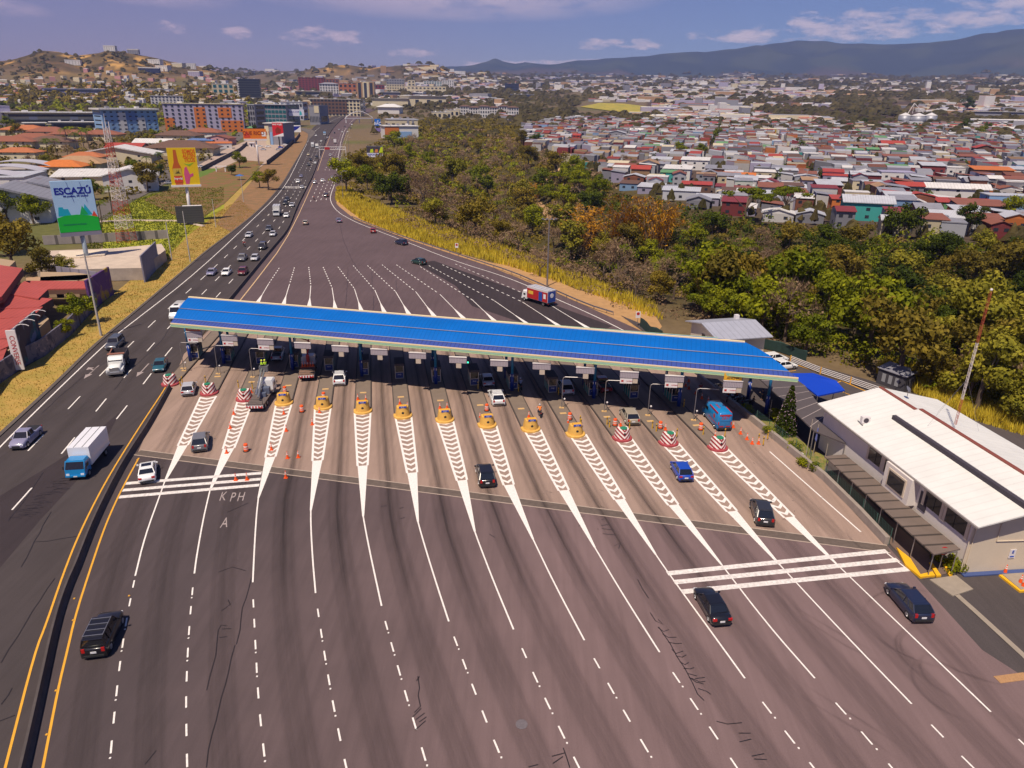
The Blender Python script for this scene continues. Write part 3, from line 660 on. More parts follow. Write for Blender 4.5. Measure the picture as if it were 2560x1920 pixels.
def car(kind,rack=False,glassroof=False):
    L,W,H,belt,hood,(yb0,yb1,yf1,yf0),tz,r=CARS[kind]; h=W/2; y0=-L/2; y1=L/2
    root=thing(kind,'car','car'); 
    b=[ring(y0,h*.86,.38,tz*.78),ring(y0+.10,h*.95,.26,tz*.93),ring(y0+.35,h,.22,tz)]
    b+=[ring(yb0 if kind!='pickup' else y0+.6,h,.20,tz),ring(-.6,h,.2,belt),ring(.6,h,.2,belt),ring(yf0+.05,h*.995,.2,(belt+hood)/2+.01),ring((yf0+y1)/2,h*.985,.2,hood-.03),ring(y1-.38,h*.95,.22,hood*.9),ring(y1-.1,h*.86,.26,hood*.74),ring(y1,h*.74,.34,hood*.6)]
    b.sort(key=lambda q:q[0][1]); MB().loft(b).build('body',m_paint,root,True,color=(.5,.5,.5))
    # greenhouse: glass frustum, painted roof and pillars
    hb=h*.93; hr=h*.74; zb=belt-.03
    def P(x,y,z): return (x,y,z)
    g=MB(); lo=[(-hb,yb0+.12,zb),(hb,yb0+.12,zb),(hb*.98,yf0-.05,zb),(-hb*.98,yf0-.05,zb)]; hi=[(-hr,yb1,H-.06),(hr,yb1,H-.06),(hr,yf1,H-.06),(-hr,yf1,H-.06)]
    g.loft([lo,hi]).build('window',m_glass,root)
    rf=MB(); rf.loft([[(-hr-.03,yb1-.08,H-.09),(hr+.03,yb1-.08,H-.09),(hr+.03,yf1+.04,H-.09),(-hr-.03,yf1+.04,H-.09)],[(-hr-.01,yb1-.05,H-.03),(hr+.01,yb1-.05,H-.03),(hr+.01,yf1,H-.03),(-hr-.01,yf1,H-.03)],[(-hr+.14,yb1+.15,H),(hr-.14,yb1+.15,H),(hr-.14,yf1-.2,H),(-hr+.14,yf1-.2,H)]])
    for s in (-1,1):
        rf.tube((s*hb,yb0+.12,zb),(s*hr,yb1,H-.06),.06,.05,4); rf.tube((s*hb*.98,yf0-.05,zb),(s*hr,yf1,H-.06),.045,.04,4)
        ym=(yb0+yf0)/2; rf.tube((s*hb*1.0,ym,zb),(s*(hr+.01),ym,H-.06),.05,.04,4)
        if kind in('suv','wagon','jeep'): rf.tube((s*hb,yb0+.95,zb),(s*(hr+.01),yb1+.75,H-.06),.08,.07,4)
    rf.build('roof_panel',m_paint,root,False,color=(.5,.5,.5))
    if glassroof: MB().box((0,(yb1+yf1)/2+.15,H+.004),(hr*1.55,(yf1-yb1)*.55,.012)).build('sunroof',m_glass,root)
    for s in (-1,1):
        for y in (y0+L*.185,y1-L*.185): wheel(root,s*(h-.09),y,r)
        MB().box((s*h*.68,y1-.14,hood*.66),(.36,.16,.15),top=(.9,.5)).build('headlight',m_hl,root)
        MB().box((s*h*.74,y0+.05,tz*.80),(.34,.14,.20) if kind in('sedan','hatch') else (.24,.14,.34)).build('taillight',m_tl,root)
        MB().box((s*(h+.10),yf0-.15,belt+.06),(.2,.12,.15)).build('mirror',m_paint,root,color=(.3,.3,.3))
    MB().box((0,y0-.005,tz*.62),(.42,.04,.16)).build('number_plate',m_plate,root)
    MB().box((0,y1-.01,hood*.52),(.9,.05,.2)).build('grille',m_trim,root); 
    MB().box((0,y0-.01,.40),(W*.78,.1,.16)).build('rear_bumper',m_trim,root); MB().box((0,y1-.02,.36),(W*.7,.1,.12)).build('front_bumper',m_trim,root)
    if rack:
        for s in (-1,1): MB().tube((s*hr,yb1+.2,H+.05),(s*hr,yf1-.2,H+.05),.025,n=4).build('roof_rail',m_silv,root)
        for k in range(4):
            y=yb1+.3+k*(yf1-yb1-.6)/3; MB().box((0,y,H+.05),(hr*2,.05,.03)).build('roof_bar',m_silv,root)
    if kind=='pickup':
        MB().box((0,-1.62,1.062),(W*.80,1.75,.02)).build('cargo_bed',m_trim,root)
    return root
def truckcab(root,W,y1,Hc,L=1.7,color=None,z0=.55):
    h=W/2; mb=MB(); mb.loft([[(-h,y,z0),(h,y,z0),(h,y-0,Hc-.25) if k<2 else (h*.97,y,zz),(h*.85,y,zz),(-h*.85,y,zz),(-h,y,Hc-.25) if k<2 else (-h*.97,y,zz)] for k,(y,zz) in enumerate(((y1-L,Hc),(y1-.55,Hc)))])
    mb.loft([[(-h,y1-.55,z0),(h,y1-.55,z0),(h*.97,y1-.55,Hc-.05),(-h*.97,y1-.55,Hc-.05)],[(-h,y1-.02,z0),(h,y1-.02,z0),(h*.98,y1-.08,z0+.75),(-h*.98,y1-.08,z0+.75)]])
    c=mb.build('cab',m_paint,root,color=color)
    g=MB(); g.face([(-h*.9,y1-.10,z0+.80),(h*.9,y1-.10,z0+.80),(h*.86,y1-.49,Hc-.14),(-h*.86,y1-.49,Hc-.14)]); 
    g=MB().loft([[(-h*.92,y1-.06,z0+.82),(h*.92,y1-.06,z0+.82),(h*.92,y1-.2,z0+.80),(-h*.92,y1-.2,z0+.80)],[(-h*.88,y1-.48,Hc-.16),(h*.88,y1-.48,Hc-.16),(h*.88,y1-.6,Hc-.16),(-h*.88,y1-.6,Hc-.16)]]); g.build('windscreen',m_glass,root)
    for s in (-1,1):
        MB().box((s*(h+.005),y1-.95,z0+.98),(.03,.62,.42)).build('window',m_glass,root)
        MB().box((s*h*.72,y1+.0,z0+.22),(.34,.06,.2)).build('headlight',m_hl,root)
        MB().box((s*(h+.14),y1-.2,z0+.95),(.12,.05,.35)).build('mirror',m_trim,root)
    MB().box((0,y1+.02,z0+.02),(W*.98,.12,.2)).build('bumper',m_paint,root,color=color)
    MB().box((0,y1+.085,z0+.0),(.4,.02,.12)).build('number_plate',m_plate,root)
def boxtruck(kind,label,color,cabcol,L=6.6,W=2.15,Hb=3.15,Hc=2.25,side=None):
    root=thing('box_truck',label,'truck'); y1=L/2; yb=y1-1.85
    truckcab(root,W*.93,y1,Hc,1.7,cabcol)
    b=MB().box((0,(yb-L/2)/2,(.95+Hb)/2),(W,yb+L/2,Hb-.95)); bx=b.build('cargo_box',m_paint,root,color=color)
    rb=MB()
    for x in (-W*.2,W*.2): rb.box((x,(yb-L/2)/2,Hb+.01),(.05,yb+L/2-.05,.03))
    rb.build('roof_seam',m_trim,root); MB().box((0,0,.75),(W*.5,L*.95,.25)).build('chassis',m_trim,root)
    for s in (-1,1):
        for y in (y1-.95,-L/2+1.4): wheel(root,s*(W/2-.16),y,.42,.26)
        MB().box((s*W*.42,-L/2-.03,.72),(.25,.06,.16)).build('taillight',m_tl,root)
    MB().box((0,-L/2-.02,.8),(W*.9,.06,.2)).build('rear_bumper',m_trim,root)
    if side: # painted livery panels on the box
        for s in (-1,1): side(root,s,W,yb,L,Hb)
    return root
def van(label,color,L=5.6,W=1.95,H=2.3,bus=False):
    root=thing('minibus' if bus else 'van',label,'van'); h=W/2; y1=L/2; y0=-y1
    b=[ring(y0,h*.95,.35,H-.12,.25),ring(y0+.1,h,.28,H,.25),ring(0,h,.28,H,.25),ring(y1-1.55,h,.28,H,.25),ring(y1-1.3,h,.28,H-.12,.25),ring(y1-.75,h*.99,.28,H*.6,.2),ring(y1-.15,h*.93,.3,H*.45,.15),ring(y1,h*.85,.36,H*.38,.12)]
    MB().loft(b).build('body',m_paint,root,True,color=color)
    MB().loft([[(-h*.85,y1-.73,H*.60),(h*.85,y1-.73,H*.60),(h*.85,y1-.9,H*.6),(-h*.85,y1-.9,H*.6)],[(-h*.78,y1-1.27,H-.16),(h*.78,y1-1.27,H-.16),(h*.78,y1-1.5,H-.16),(-h*.78,y1-1.5,H-.16)]]).build('windscreen',m_glass,root)
    MB().box((0,y0-.01,H*.68),(W*.74,.06,H*.22)).build('rear_window',m_glass if bus else m_paint,root,color=color)
    for s in (-1,1):
        for k,(ya,ln) in enumerate(((y1-1.75,.85),)+ (((y1-2.9,1.1),(y1-4.1,1.1)) if bus else ())): MB().box((s*(h+.0),ya,H*.66),(.04,ln,.48)).build('window',m_glass,root)
        for y in (y0+1.0,y1-1.0): wheel(root,s*(h-.1),y,.35,.24)
        MB().box((s*h*.72,y1-.07,H*.36),(.34,.14,.2)).build('headlight',m_hl,root)
        MB().box((s*h*.86,y0+.0,H*.45),(.14,.1,.42)).build('taillight',m_tl,root)
        MB().box((s*(h+.12),y1-1.25,H*.6),(.2,.1,.25)).build('mirror',m_trim,root)
    MB().box((0,y0-.03,.45),(W*.85,.12,.2)).build('bumper',m_trim,root)
    return root
def place(o,px,py,head,label=None,group=None,cat=None):
    x,y=G(px,py) if py>560 else GT(px,py)[:2]
    z=hroad(.0)(x,y)+.02
    o.location=(x,y,z); o.rotation_euler=(0,0,-R(head))   # head: degrees clockwise from straight ahead
    if label: o['label']=label
    if cat: o['category']=cat
    if group: o['group']=group
    return o
def heading(L,y):
    for a,b in zip(L[:-1],L[1:]):
        if min(a[1],b[1])<=y<=max(a[1],b[1]) and a!=b:
            d=(b[0]-a[0],b[1]-a[1]); s=1 if d[1]>0 else -1
            return math.degrees(math.atan2(d[0]*s,d[1]*s))
    return -28
mWs=smooth_pl(mW,2)
COLS={'white':(.80,.80,.80),'silver':(.46,.46,.50),'grey':(.16,.16,.18),'dark':(.03,.03,.035),'black':(.010,.010,.014),'navy':(.015,.02,.05),'blue':(.01,.06,.42),'red':(.30,.02,.02),'maroon':(.12,.012,.02),
 'teal':(.02,.10,.14),'beige':(.36,.31,.24),'lilac':(.22,.21,.33),'green':(.02,.05,.04),'cream':(.62,.52,.36),'slate':(.07,.075,.10),'purple':(.25,.24,.36)}
PROTO={}
def newcar(kind,color,**k):
    key=(kind,)+tuple(sorted(k.items())); cat={'pickup':'pickup truck','suv':'car','jeep':'car'}.get(kind,'car')
    if key not in PROTO: o=PROTO[key]=car(kind,**k)
    else: 
        o=ctree(PROTO[key])
    def rec(q):
        if q.type=='MESH' and q.data.materials and q.data.materials[0]==m_paint: q.color=(*COLS[color],1)
        for ch in q.children: rec(ch)
    rec(o); o['category']=cat; return o
SNAME={'sedan':'sedan','hatch':'hatchback','suv':'sport_utility_car','wagon':'estate_car','jeep':'off_road_car','pickup':'pickup_truck'}
def C(kind,color,px,py,head,label,group=None,**k):
    o=newcar(kind,color,**k); o.name=SNAME[kind]; return place(o,px,py,head,label,group)
# --- toll plaza
C('hatch','silver',474,980,-17,'silver hatchback squeezing between the first two striped crash cushions',glassroof=False)
C('suv','grey',503,1113,-19,'grey sport utility car rolling beside the first chevron strip on the left')
C('sedan','white',371,1188,-24,'white saloon with dark panoramic roof crossing the left zebra stripes',glassroof=True)
C('jeep','black',263,1597,-12,'black off-road car with roof bars alone in the lower left lane',rack=True)
C('suv','white',850,953,-11,'white van-like car with a roof rack leaving the shade between two yellow cushions',rack=True)
C('sedan','silver',1217,957,-11,'silver saloon in the canopy shade just ahead of an old white estate')
C('wagon','white',1241,1001,-10,'old white estate car with roof rack queueing behind a silver saloon',rack=True)
C('suv','silver',1411,977,-11,'silver car with a luggage rack stopped at a booth under the canopy',rack=True)
C('pickup','red',1504,970,-11,'red pickup truck in the dark under the canopy on the right')
C('wagon','beige',1572,1048,-6,'beige estate car between an orange drum and a striped cushion',rack=False)
C('hatch','blue',1702,1186,-4,'bright blue hatchback on the right beside a chevron strip')
C('suv','dark',1902,1290,8,'dark grey sport utility car passing the right chevron strips')
C('suv','black',1213,1197,-9,'blackish sport utility car alone in the middle of the concrete apron')
C('sedan','black',1777,1524,-8,'black saloon just below the big right zebra stripes')
C('wagon','navy',2266,1515,-3,'black estate car with silver roof rails at the far right below the yellow kerb',rack=False)
C('suv','white',1935,905,72,'white sport utility car parked behind another white car in the yard')
C('sedan','white',1958,921,72,'white saloon parked nearest the blue roof tip in the yard')
C('suv','dark',1812,985,-11,'dark car in the shade under the yellow notice at the canopy end')
C('pickup','silver',696,893,-11,'silver pickup with open tailgate under the canopy left part')
# --- left carriageway, oncoming
def LW(kind,color,px,py,label,dh=0,**k):
    x,y=G(px,py) if py>560 else GT(px,py)[:2]
    return C(kind,color,px,py,heading(mWs,y)+180+dh,label,**k)
LW('pickup','slate' if 0 else 'purple',68,1104,'silver grey pickup truck at the left picture edge',dh=3)
LW('jeep','slate',289,868,'slate blue off-road car behind the white dump truck')
LW('sedan','teal',402,921,'teal saloon beside the first toll island')
LW('sedan','lilac',530,686,'lilac grey saloon, left of three abreast above the canopy')
LW('sedan','white',567,686,'white saloon, middle of three abreast above the canopy')
LW('suv','maroon',608,685,'dark red car, right of three abreast above the canopy')
LW('pickup','grey',607,650,'grey pickup driving in front of the dark red car lane'); LW('hatch','silver',638,650,'silver hatchback close to the median above the canopy')
LW('jeep','dark',657,622,'dark off-road car near the median, roof loaded'); LW('sedan','silver',623,592,'silver saloon beside the motorcyclist')
LW('sedan','silver',683,589,'silver saloon near the median behind a dark car'); LW('sedan','slate',673,575,'dark saloon just behind a silver one')
LW('hatch','white',716,543,'small white car right of the white lorry'); LW('suv','dark',714,511,'dark car in front of the lorry'); LW('sedan','silver',730,516,'beige silver car against the median')
LW('sedan','dark',718,501,'dark saloon farther than two cars above the lorry'); LW('sedan','silver',755,471,'silver saloon beside the rumble dots')
LW('suv','white',745,457,'white car on the second lane behind the rumble dots'); LW('sedan','lilac',753,443,'lilac saloon uphill of the white car')
LW('sedan','white',788,410,'white saloon near the median far up the road'); LW('suv','dark',771,415,'dark car left of the far white saloon'); LW('sedan','dark',776,402,'dark saloon behind another dark car')
LW('hatch','cream',771,389,'cream coloured car on the outer lane far away'); LW('suv','dark',792,396,'dark car by the median under the gantry'); LW('sedan','white',803,355,'white saloon behind the two white lorries')
LW('sedan','dark',813,353,'dark saloon right of the white saloon near lorries'); LW('sedan','silver',819,346,'silver saloon high up near the median'); LW('hatch','white',790,341,'white hatchback on the slip road bend')
LW('sedan','dark',836,334,'dark car on the far curve, left side'); LW('sedan','silver',848,326,'silver car on the far curve'); LW('hatch','dark',862,318,'tiny dark car on the far curve'); LW('hatch','white',880,313,'tiny white car at the end of the visible road')
# --- right carriageway above the canopy
def RW(kind,color,px,py,label,head=None,**k):
    x,y=G(px,py) if py>560 else GT(px,py)[:2]
    return C(kind,color,px,py,heading(mWs,y) if head is None else head,label,**k)
RW('hatch','beige',764,561,'beige hatchback alone near the median on the bare asphalt'); RW('sedan','lilac',847,555,'lilac saloon near the kink of the right white line',-20)
RW('hatch','red',933,581,'red hatchback driving along the guard rail'); RW('suv','navy',1003,611,'navy blue car behind the red hatchback',-46); RW('suv','green',1047,660,'dark green car at the tip of the dark asphalt patch',-48)
RW('suv','dark',816,492,'dark car by the sandy bend'); RW('suv','silver',787,459,'silver car hugging the median'); RW('suv','white',807,455,'white car in the centre of the far right carriageway'); RW('sedan','silver',831,447,'silver car beside the slip road mouth')
RW('pickup','white',826,391,'small white pickup on the far rumble dots'); RW('sedan','silver',845,375,'silver car just past the gantry'); RW('suv','beige',831,348,'beige van-like car near the median in the distance'); RW('hatch','white',856,332,'white hatchback, left of two abreast far away'); RW('hatch','white',869,332,'white hatchback, right of two abreast far away'); RW('hatch','dark',877,322,'dark hatchback at the far bend')
RW('sedan','dark',857,424,'black saloon turning in from the slip road',-70); RW('sedan','lilac',895,409,'lilac saloon on the slip road',-68); RW('sedan','dark',910,401,'dark saloon on the slip road',-60); RW('suv','dark',921,397,'dark car at the top of the slip road under the billboard',-60)
for (px,py,k,c_,l) in ((614,366,'suv','dark','dark car parked by the white guard hut'),(650,368,'sedan','white','white car parked at the left end of the gravel lot row'),(659,376,'sedan','silver','silver car nearest in the gravel lot row'),(671,369,'sedan','white','white car behind the silver parked one'),(696,376,'sedan','silver','silver car under the red billboard'),(702,371,'hatch','blue','blue car under the red billboard'),(714,365,'suv','white','white car at the right end of the gravel lot row'),
    (423,460,'hatch','silver','silver car on the side street beside the yellow billboard'),(503,419,'sedan','white','white car on the side street above the little park'),(574,363,'sedan','white','white car on the side street near the hedge'),(590,356,'suv','dark','dark car following on the side street')):
    C(k,c_,px,py,65 if px>600 else 40,l)
# --- lorries
t=boxtruck('b','white box truck with a bright blue cab and long shadow on the left carriageway',(.80,.80,.84),(.01,.22,.52),7.4,2.25,3.2); 
x,y=G(224,1163); place(t,224,1163,heading(mWs,y)+180+4)
t2=boxtruck('b','grey white box lorry far up the left carriageway beside a small white car',(.62,.62,.60),(.6,.6,.6),7.4,2.4,3.6); place(t2,693,538,heading(mWs,G(693,538)[1])+180)
for px,py,l,c_,d in ((782,368,'left one of two white lorries side by side before the gantry',(.75,.75,.75),180),(793,372,'right one of two white lorries side by side before the gantry',(.8,.78,.72),180),(838,359,'white lorry past the gantry on the right carriageway',(.75,.72,.72),0),(812,339,'blue fronted lorry at the slip road junction',(.25,.45,.7),180)):
    o=ctree(t2); place(o,px,py,heading(mWs,GT(px,py)[1])+d,l)
    for ch in o.children:
        if ch.name.startswith('cargo'): ch.color=(*c_,1)
m_red=M('livery_red',(.42,.02,.02),.4); m_bl=M('livery_blue',(.02,.07,.34),.4); m_ylw=M('livery_yellow',(.7,.45,.05),.4); m_wt=M('livery_white',(.75,.75,.78),.4)
def liv(root,s,W,yb,L,Hb):
    x=s*(W/2+.012); mb=MB().box((x,(yb-L/2)/2,2.05),(.02,yb+L/2-.1,2.1)); p=mb.build('side_panel',m_red,root)
    MB().box((x+s*.014,(yb-L/2)/2-1.0,2.0),(.02,1.1,1.9)).build('livery_stripe',m_bl,p); MB().box((x+s*.014,yb-1.2,2.3),(.02,1.5,.7)).build('livery_stripe',m_ylw,p)
    MB().box((x+s*.03,-L/2+.9,2.2),(.02,.7,1.)).build('livery_stripe',m_wt,p)
t3=boxtruck('c','white cabbed delivery truck with red and blue painted box beyond the canopy',(.62,.60,.60),(.75,.75,.75),8.2,2.4,3.5,2.4,liv); place(t3,1345,757,-42)
MB().box((0,-4.12,2.15),(2.2,.03,2.3)).build('rear_door',m_bl,t3); MB().tube((0,-4.13,2.4),(0,-4.17,2.4),.5,.5,16).build('emblem',m_wt,t3)
# dump truck
def hooded(label,color,L,nm,cat='truck'):
    r=thing(nm,label,cat); y1=L/2
    MB().loft([ring(y1-2.0,1.02,.7,1.75,.15),ring(y1-1.0,.92,.7,1.68,.2),ring(y1-.05,.85,.75,1.5,.2)]).build('bonnet',m_paint,r,True,color=color)
    MB().loft([ring(y1-3.5,1.12,.8,2.5,.15),ring(y1-2.5,1.12,.8,2.5,.15),ring(y1-2.0,1.1,.8,1.85,.15)]).build('cab',m_paint,r,color=color)
    MB().loft([[(-1.0,y1-2.0,1.86),(1.0,y1-2.0,1.86),(1.0,y1-2.2,1.86),(-1.0,y1-2.2,1.86)],[(-.92,y1-2.46,2.42),(.92,y1-2.46,2.42),(.92,y1-2.7,2.42),(-.92,y1-2.7,2.42)]]).build('windscreen',m_glass,r)
    MB().box((0,y1,1.1),(1.3,.08,.75)).build('grille',m_silv,r); MB().box((0,y1+.15,.65),(2.3,.2,.3)).build('bumper',m_silv,r)
    for s in (-1,1):
        MB().loft([ring(y1-1.6,.22,.7,1.2,.1),ring(y1-.2,.22,.7,1.15,.1)]).build('mudguard',m_paint,r,color=color).location=(s*.98,0,0)
        MB().box((s*.95,y1-.1,1.05),(.24,.1,.2)).build('headlight',m_hl,r); MB().box((s*1.13,y1-3.,2.05),(.03,.7,.45)).build('window',m_glass,r)
        for y in (y1-1.1,-y1+2.2,-y1+.95): wheel(r,s*.98,y,.5,.3)
    MB().box((0,-.6,.85),(.8,L-1.5,.3)).build('chassis',m_trim,r); return r
d=hooded('white bonneted dump truck with an empty rusty tipper body',(.75,.75,.73),7.6,'dump_truck')
tip=MB(); tip.box((0,-1.65,1.15),(2.3,4.2,.1)); 
for s in (-1,1): tip.box((s*1.12,-1.65,1.7),(.08,4.2,1.1))
tip.box((0,-3.75,1.7),(2.3,.08,1.1)); tip.box((0,.4,1.9),(2.4,.1,1.5)); tip.build('tipper_body',M('tipper_dark',(.06,.05,.06),.6,nz=.3,sc=3,local=True),d)
mb=MB().box((0,.3,2.62),(2.4,.7,.08)); mb.box((1.15,-1.6,2.28),(.18,4.1,.08)); mb.build('tipper_rim',M('rust',(.24,.10,.07),.9,nz=.3,sc=3),d)
x,y=G(298,922); place(d,298,922,heading(mWs,y)+180-3)
# minibus at the left canopy end
v=van('white minibus half hidden by the left end of the blue roof',(.8,.8,.8),6.0,2.05,2.55,True); x,y=G(447,792); place(v,447,792,heading(mWs,y)+180)
MB().box((0,.5,2.58),(.7,.9,.08)).build('roof_hatch',m_trim,v)
v=van('bright blue delivery van with red lettering leaving the last lane on the right',(.01,.20,.50),5.9,2.0,2.65); place(v,1789,1056,-6)
for s in (-1,1):
    MB().box((s*.93,-1.1,2.50),(.12,2.9,.12)).build('red_band',m_red,v); p=MB().box((s*1.01,-1.2,1.0),(.02,3.,.08)).build('red_stripe',m_red,v); MB().tube((s*1.0,-1.6,1.75),(s*1.02,-1.6,1.75),.3,.3,14).build('round_logo',m_red,v)
MB().box((0,-2.96,2.32),(1.6,.03,.2)).build('red_band',m_red,v); text('lettering','24/7',.62,m_red,v,(0,-2.985,1.95)); text('lettering','ENVIOS',.42,m_red,v,(-.2,-.6,2.663),(0,0,R(90)))
for s in (-1,1): MB().box((s*.45,-2.98,.75),(.6,.03,.14),0).build('red_stripe',m_red,v)
# recovery / crane flatbeds
def flatbed(label,cabcol,bedcol,L=8.2):
    r=thing('flatbed_truck',label,'truck'); y1=L/2; truckcab(r,2.1,y1,2.4,2.0,cabcol,.6)
    MB().box((0,-1.0,1.0),(2.3,L-2.4,.14)).build('bed',M('bed_'+label[:5],bedcol,.8,nz=.25,sc=2.5,local=True),r); MB().box((0,-.3,.72),(.9,L-1.5,.3)).build('chassis',m_trim,r)
    for s in (-1,1):
        for y in (y1-1.1,-y1+2.6,-y1+1.5): wheel(r,s*.95,y,.45,.28)
        MB().box((s*.8,-y1+.12,.75),(.3,.06,.16)).build('taillight',m_tl,r)
    mb=MB().box((0,-y1+.14,.85),(2.3,.08,.34)); mb.build('rear_board',m_wt,r)
    for k in range(6): MB().box((-1.0+k*.4,-y1+.09,.85),(.2,.04,.32)).build('red_reflector',m_red,r)
    fr=MB()
    for s in (-1,1): fr.tube((s*1.1,-y1+.3,1.05),(s*1.1,-y1+.3,1.9),.04)
    fr.tube((-1.1,-y1+.3,1.9),(1.1,-y1+.3,1.9),.04); fr.tube((-1.1,-y1+.3,1.5),(1.1,-y1+.3,1.5),.03); fr.build('headboard_frame',m_trim,r)
    return r
fb=flatbed('white cabbed platform truck with a folded silver boom standing on the second chevrons',(.75,.75,.77),(.13,.10,.09)); place(fb,657,1004,-4)
bm=MB(); bm.box((0,1.2,1.6),(.5,.5,1.1)); bm.tube((.2,-2.6,1.7),(-.5,4.2,3.2),.16,.13,8); bm.tube((-.1,-2.4,2.0),(-.8,4.0,3.5),.12,.1,8); bm.build('boom',m_silv,fb)
MB().box((-.6,4.5,3.35),(1.2,.8,.9),top=(1.05,1.05)).build('work_basket',M('basket',(.12,.12,.13),.6),fb)
eq=MB(); eq.box((.5,.6,1.5),(1.,.9,.9)); eq.box((-.5,.2,1.4),(.7,.7,.7)); eq.box((.4,-.7,1.35),(.8,.6,.6)); eq.build('equipment_boxes',M('equip',(.10,.12,.18),.5),fb)
fb2=flatbed('silver cabbed flatbed truck with red crane and a load of traffic cones',(.45,.45,.48),(.20,.12,.09),7.2); place(fb2,771,935,-11)
cr=MB(); cr.box((0,1.3,1.9),(.45,.45,1.8)); cr.tube((0,1.3,2.7),(.3,2.6,4.6),.13,.1,6); cr.tube((.3,2.6,4.6),(-1.4,2.2,5.4),.1,.08,6); cr.build('crane_arm',m_red,fb2)
# motorcycles and riders
def skin(name,J,E_,mat,parent,sub=1):
    me=bpy.data.meshes.new(name); me.from_pydata([j[:3] for j in J],E_,[]); o=bpy.data.objects.new(name,me); COL.objects.link(o)
    sk_=o.modifiers.new('s','SKIN'); sb=o.modifiers.new('b','SUBSURF'); sb.levels=sub; sb.render_levels=sub
    for i,j in enumerate(J): me.skin_vertices[0].data[i].radius=(j[3],j[3])
    me.skin_vertices[0].data[0].use_root=True
    dg=bpy.context.evaluated_depsgraph_get(); dg.update(); me2=bpy.data.meshes.new_from_object(o.evaluated_get(dg)); bpy.data.objects.remove(o)
    me2.materials.clear(); me2.materials.append(mat); me2.polygons.foreach_set('use_smooth',[True]*len(me2.polygons)); return obj(name,me2,parent)
m_skin=M('skin',(.30,.17,.11),.6)
def person(label,pose,top,bottom,helmet=None,hair=(.02,.015,.01)):
    r=thing('person',label,'person')
    if pose=='ride':
        hips=(0,-.15,.82); ch=(0,.08,1.28); nk=(0,.12,1.45); sh=.19; hands=[(-.28,.55,1.02),(.28,.55,1.02)]; el_=[(-.32,.28,1.1),(.32,.28,1.1)]; kn=[(-.2,.3,.78),(.2,.3,.78)]; ft=[(-.2,.12,.32),(.2,.12,.32)]
    else:
        hips=(0,0,.92); ch=(0,.05,1.32); nk=(0,.07,1.47); sh=.19; hands=[(-.25,.35,1.1),(.28,.33,1.15)]; el_=[(-.3,.1,1.13),(.3,.1,1.13)]; kn=[(-.11,.03,.5),(.11,.03,.5)]; ft=[(-.12,0,.08),(.12,0,.08)]
    J=[(*hips,.15),(*ch,.16),(*nk,.07),(-sh,ch[1],ch[2]+.08,.075),(sh,ch[1],ch[2]+.08,.075),(*el_[0],.05),(*el_[1],.05),(*hands[0],.038),(*hands[1],.038),(-.1,hips[1],hips[2]-.05,.11),(.1,hips[1],hips[2]-.05,.11),(*kn[0],.07),(*kn[1],.07),(*ft[0],.05),(*ft[1],.05),(ft[0][0],ft[0][1]+.2,ft[0][2]-.04,.04),(ft[1][0],ft[1][1]+.2,ft[1][2]-.04,.04),(nk[0],nk[1]+.01,nk[2]+.12,.10),(nk[0],nk[1]+.02,nk[2]+.22,.095)]
    E_=[(0,1),(1,2),(1,3),(1,4),(3,5),(4,6),(5,7),(6,8),(0,9),(0,10),(9,11),(10,12),(11,13),(12,14),(13,15),(14,16),(2,17),(17,18)]
    skin('body',J,E_,m_skin,r)
    def grow(j,k): return (*j[:3],j[3]*k)
    T=[grow(J[i],1.18) for i in (0,1,3,4,5,6)]+[(*[(J[5][k]+J[7][k]*2)/3 for k in range(3)],.05),(*[(J[6][k]+J[8][k]*2)/3 for k in range(3)],.05)]
    skin('jacket',T,[(0,1),(1,2),(1,3),(2,4),(3,5),(4,6),(5,7)],M('cloth_%d%d%d'%tuple(int(c*99) for c in top),top,.8),r)
    B=[grow(J[i],1.15) for i in (0,9,10,11,12)]+[(J[13][0],J[13][1],J[13][2]+.1,.07),(J[14][0],J[14][1],J[14][2]+.1,.07)]
    skin('trousers',B,[(0,1),(0,2),(1,3),(2,4),(3,5),(4,6)],M('cloth_%d%d%d'%tuple(int(c*99) for c in bottom),bottom,.8),r)
    hc=(nk[0],nk[1]+.015,nk[2]+.2)
    MB().ball(hc,.135 if helmet else .11,12,8,z0=-.25).build('helmet' if helmet else 'hair',M('headgear_%d%d%d'%tuple(int(c*99) for c in (helmet or hair)),helmet or hair,.3),r,True)
    mb=MB(); 
    for i,h_ in enumerate(hands):
        for k in range(4): mb.tube((h_[0]-.03+k*.02,h_[1]+.02,h_[2]),(h_[0]-.03+k*.02,h_[1]+.085-.01*abs(k-1),h_[2]-.03),.010,.008,5)
        mb.tube((h_[0]+(.04 if i==0 else -.04),h_[1],h_[2]),(h_[0]+(.07 if i==0 else -.07),h_[1]+.05,h_[2]+.01),.011,.009,5)
    mb.build('fingers',m_skin,r); return r
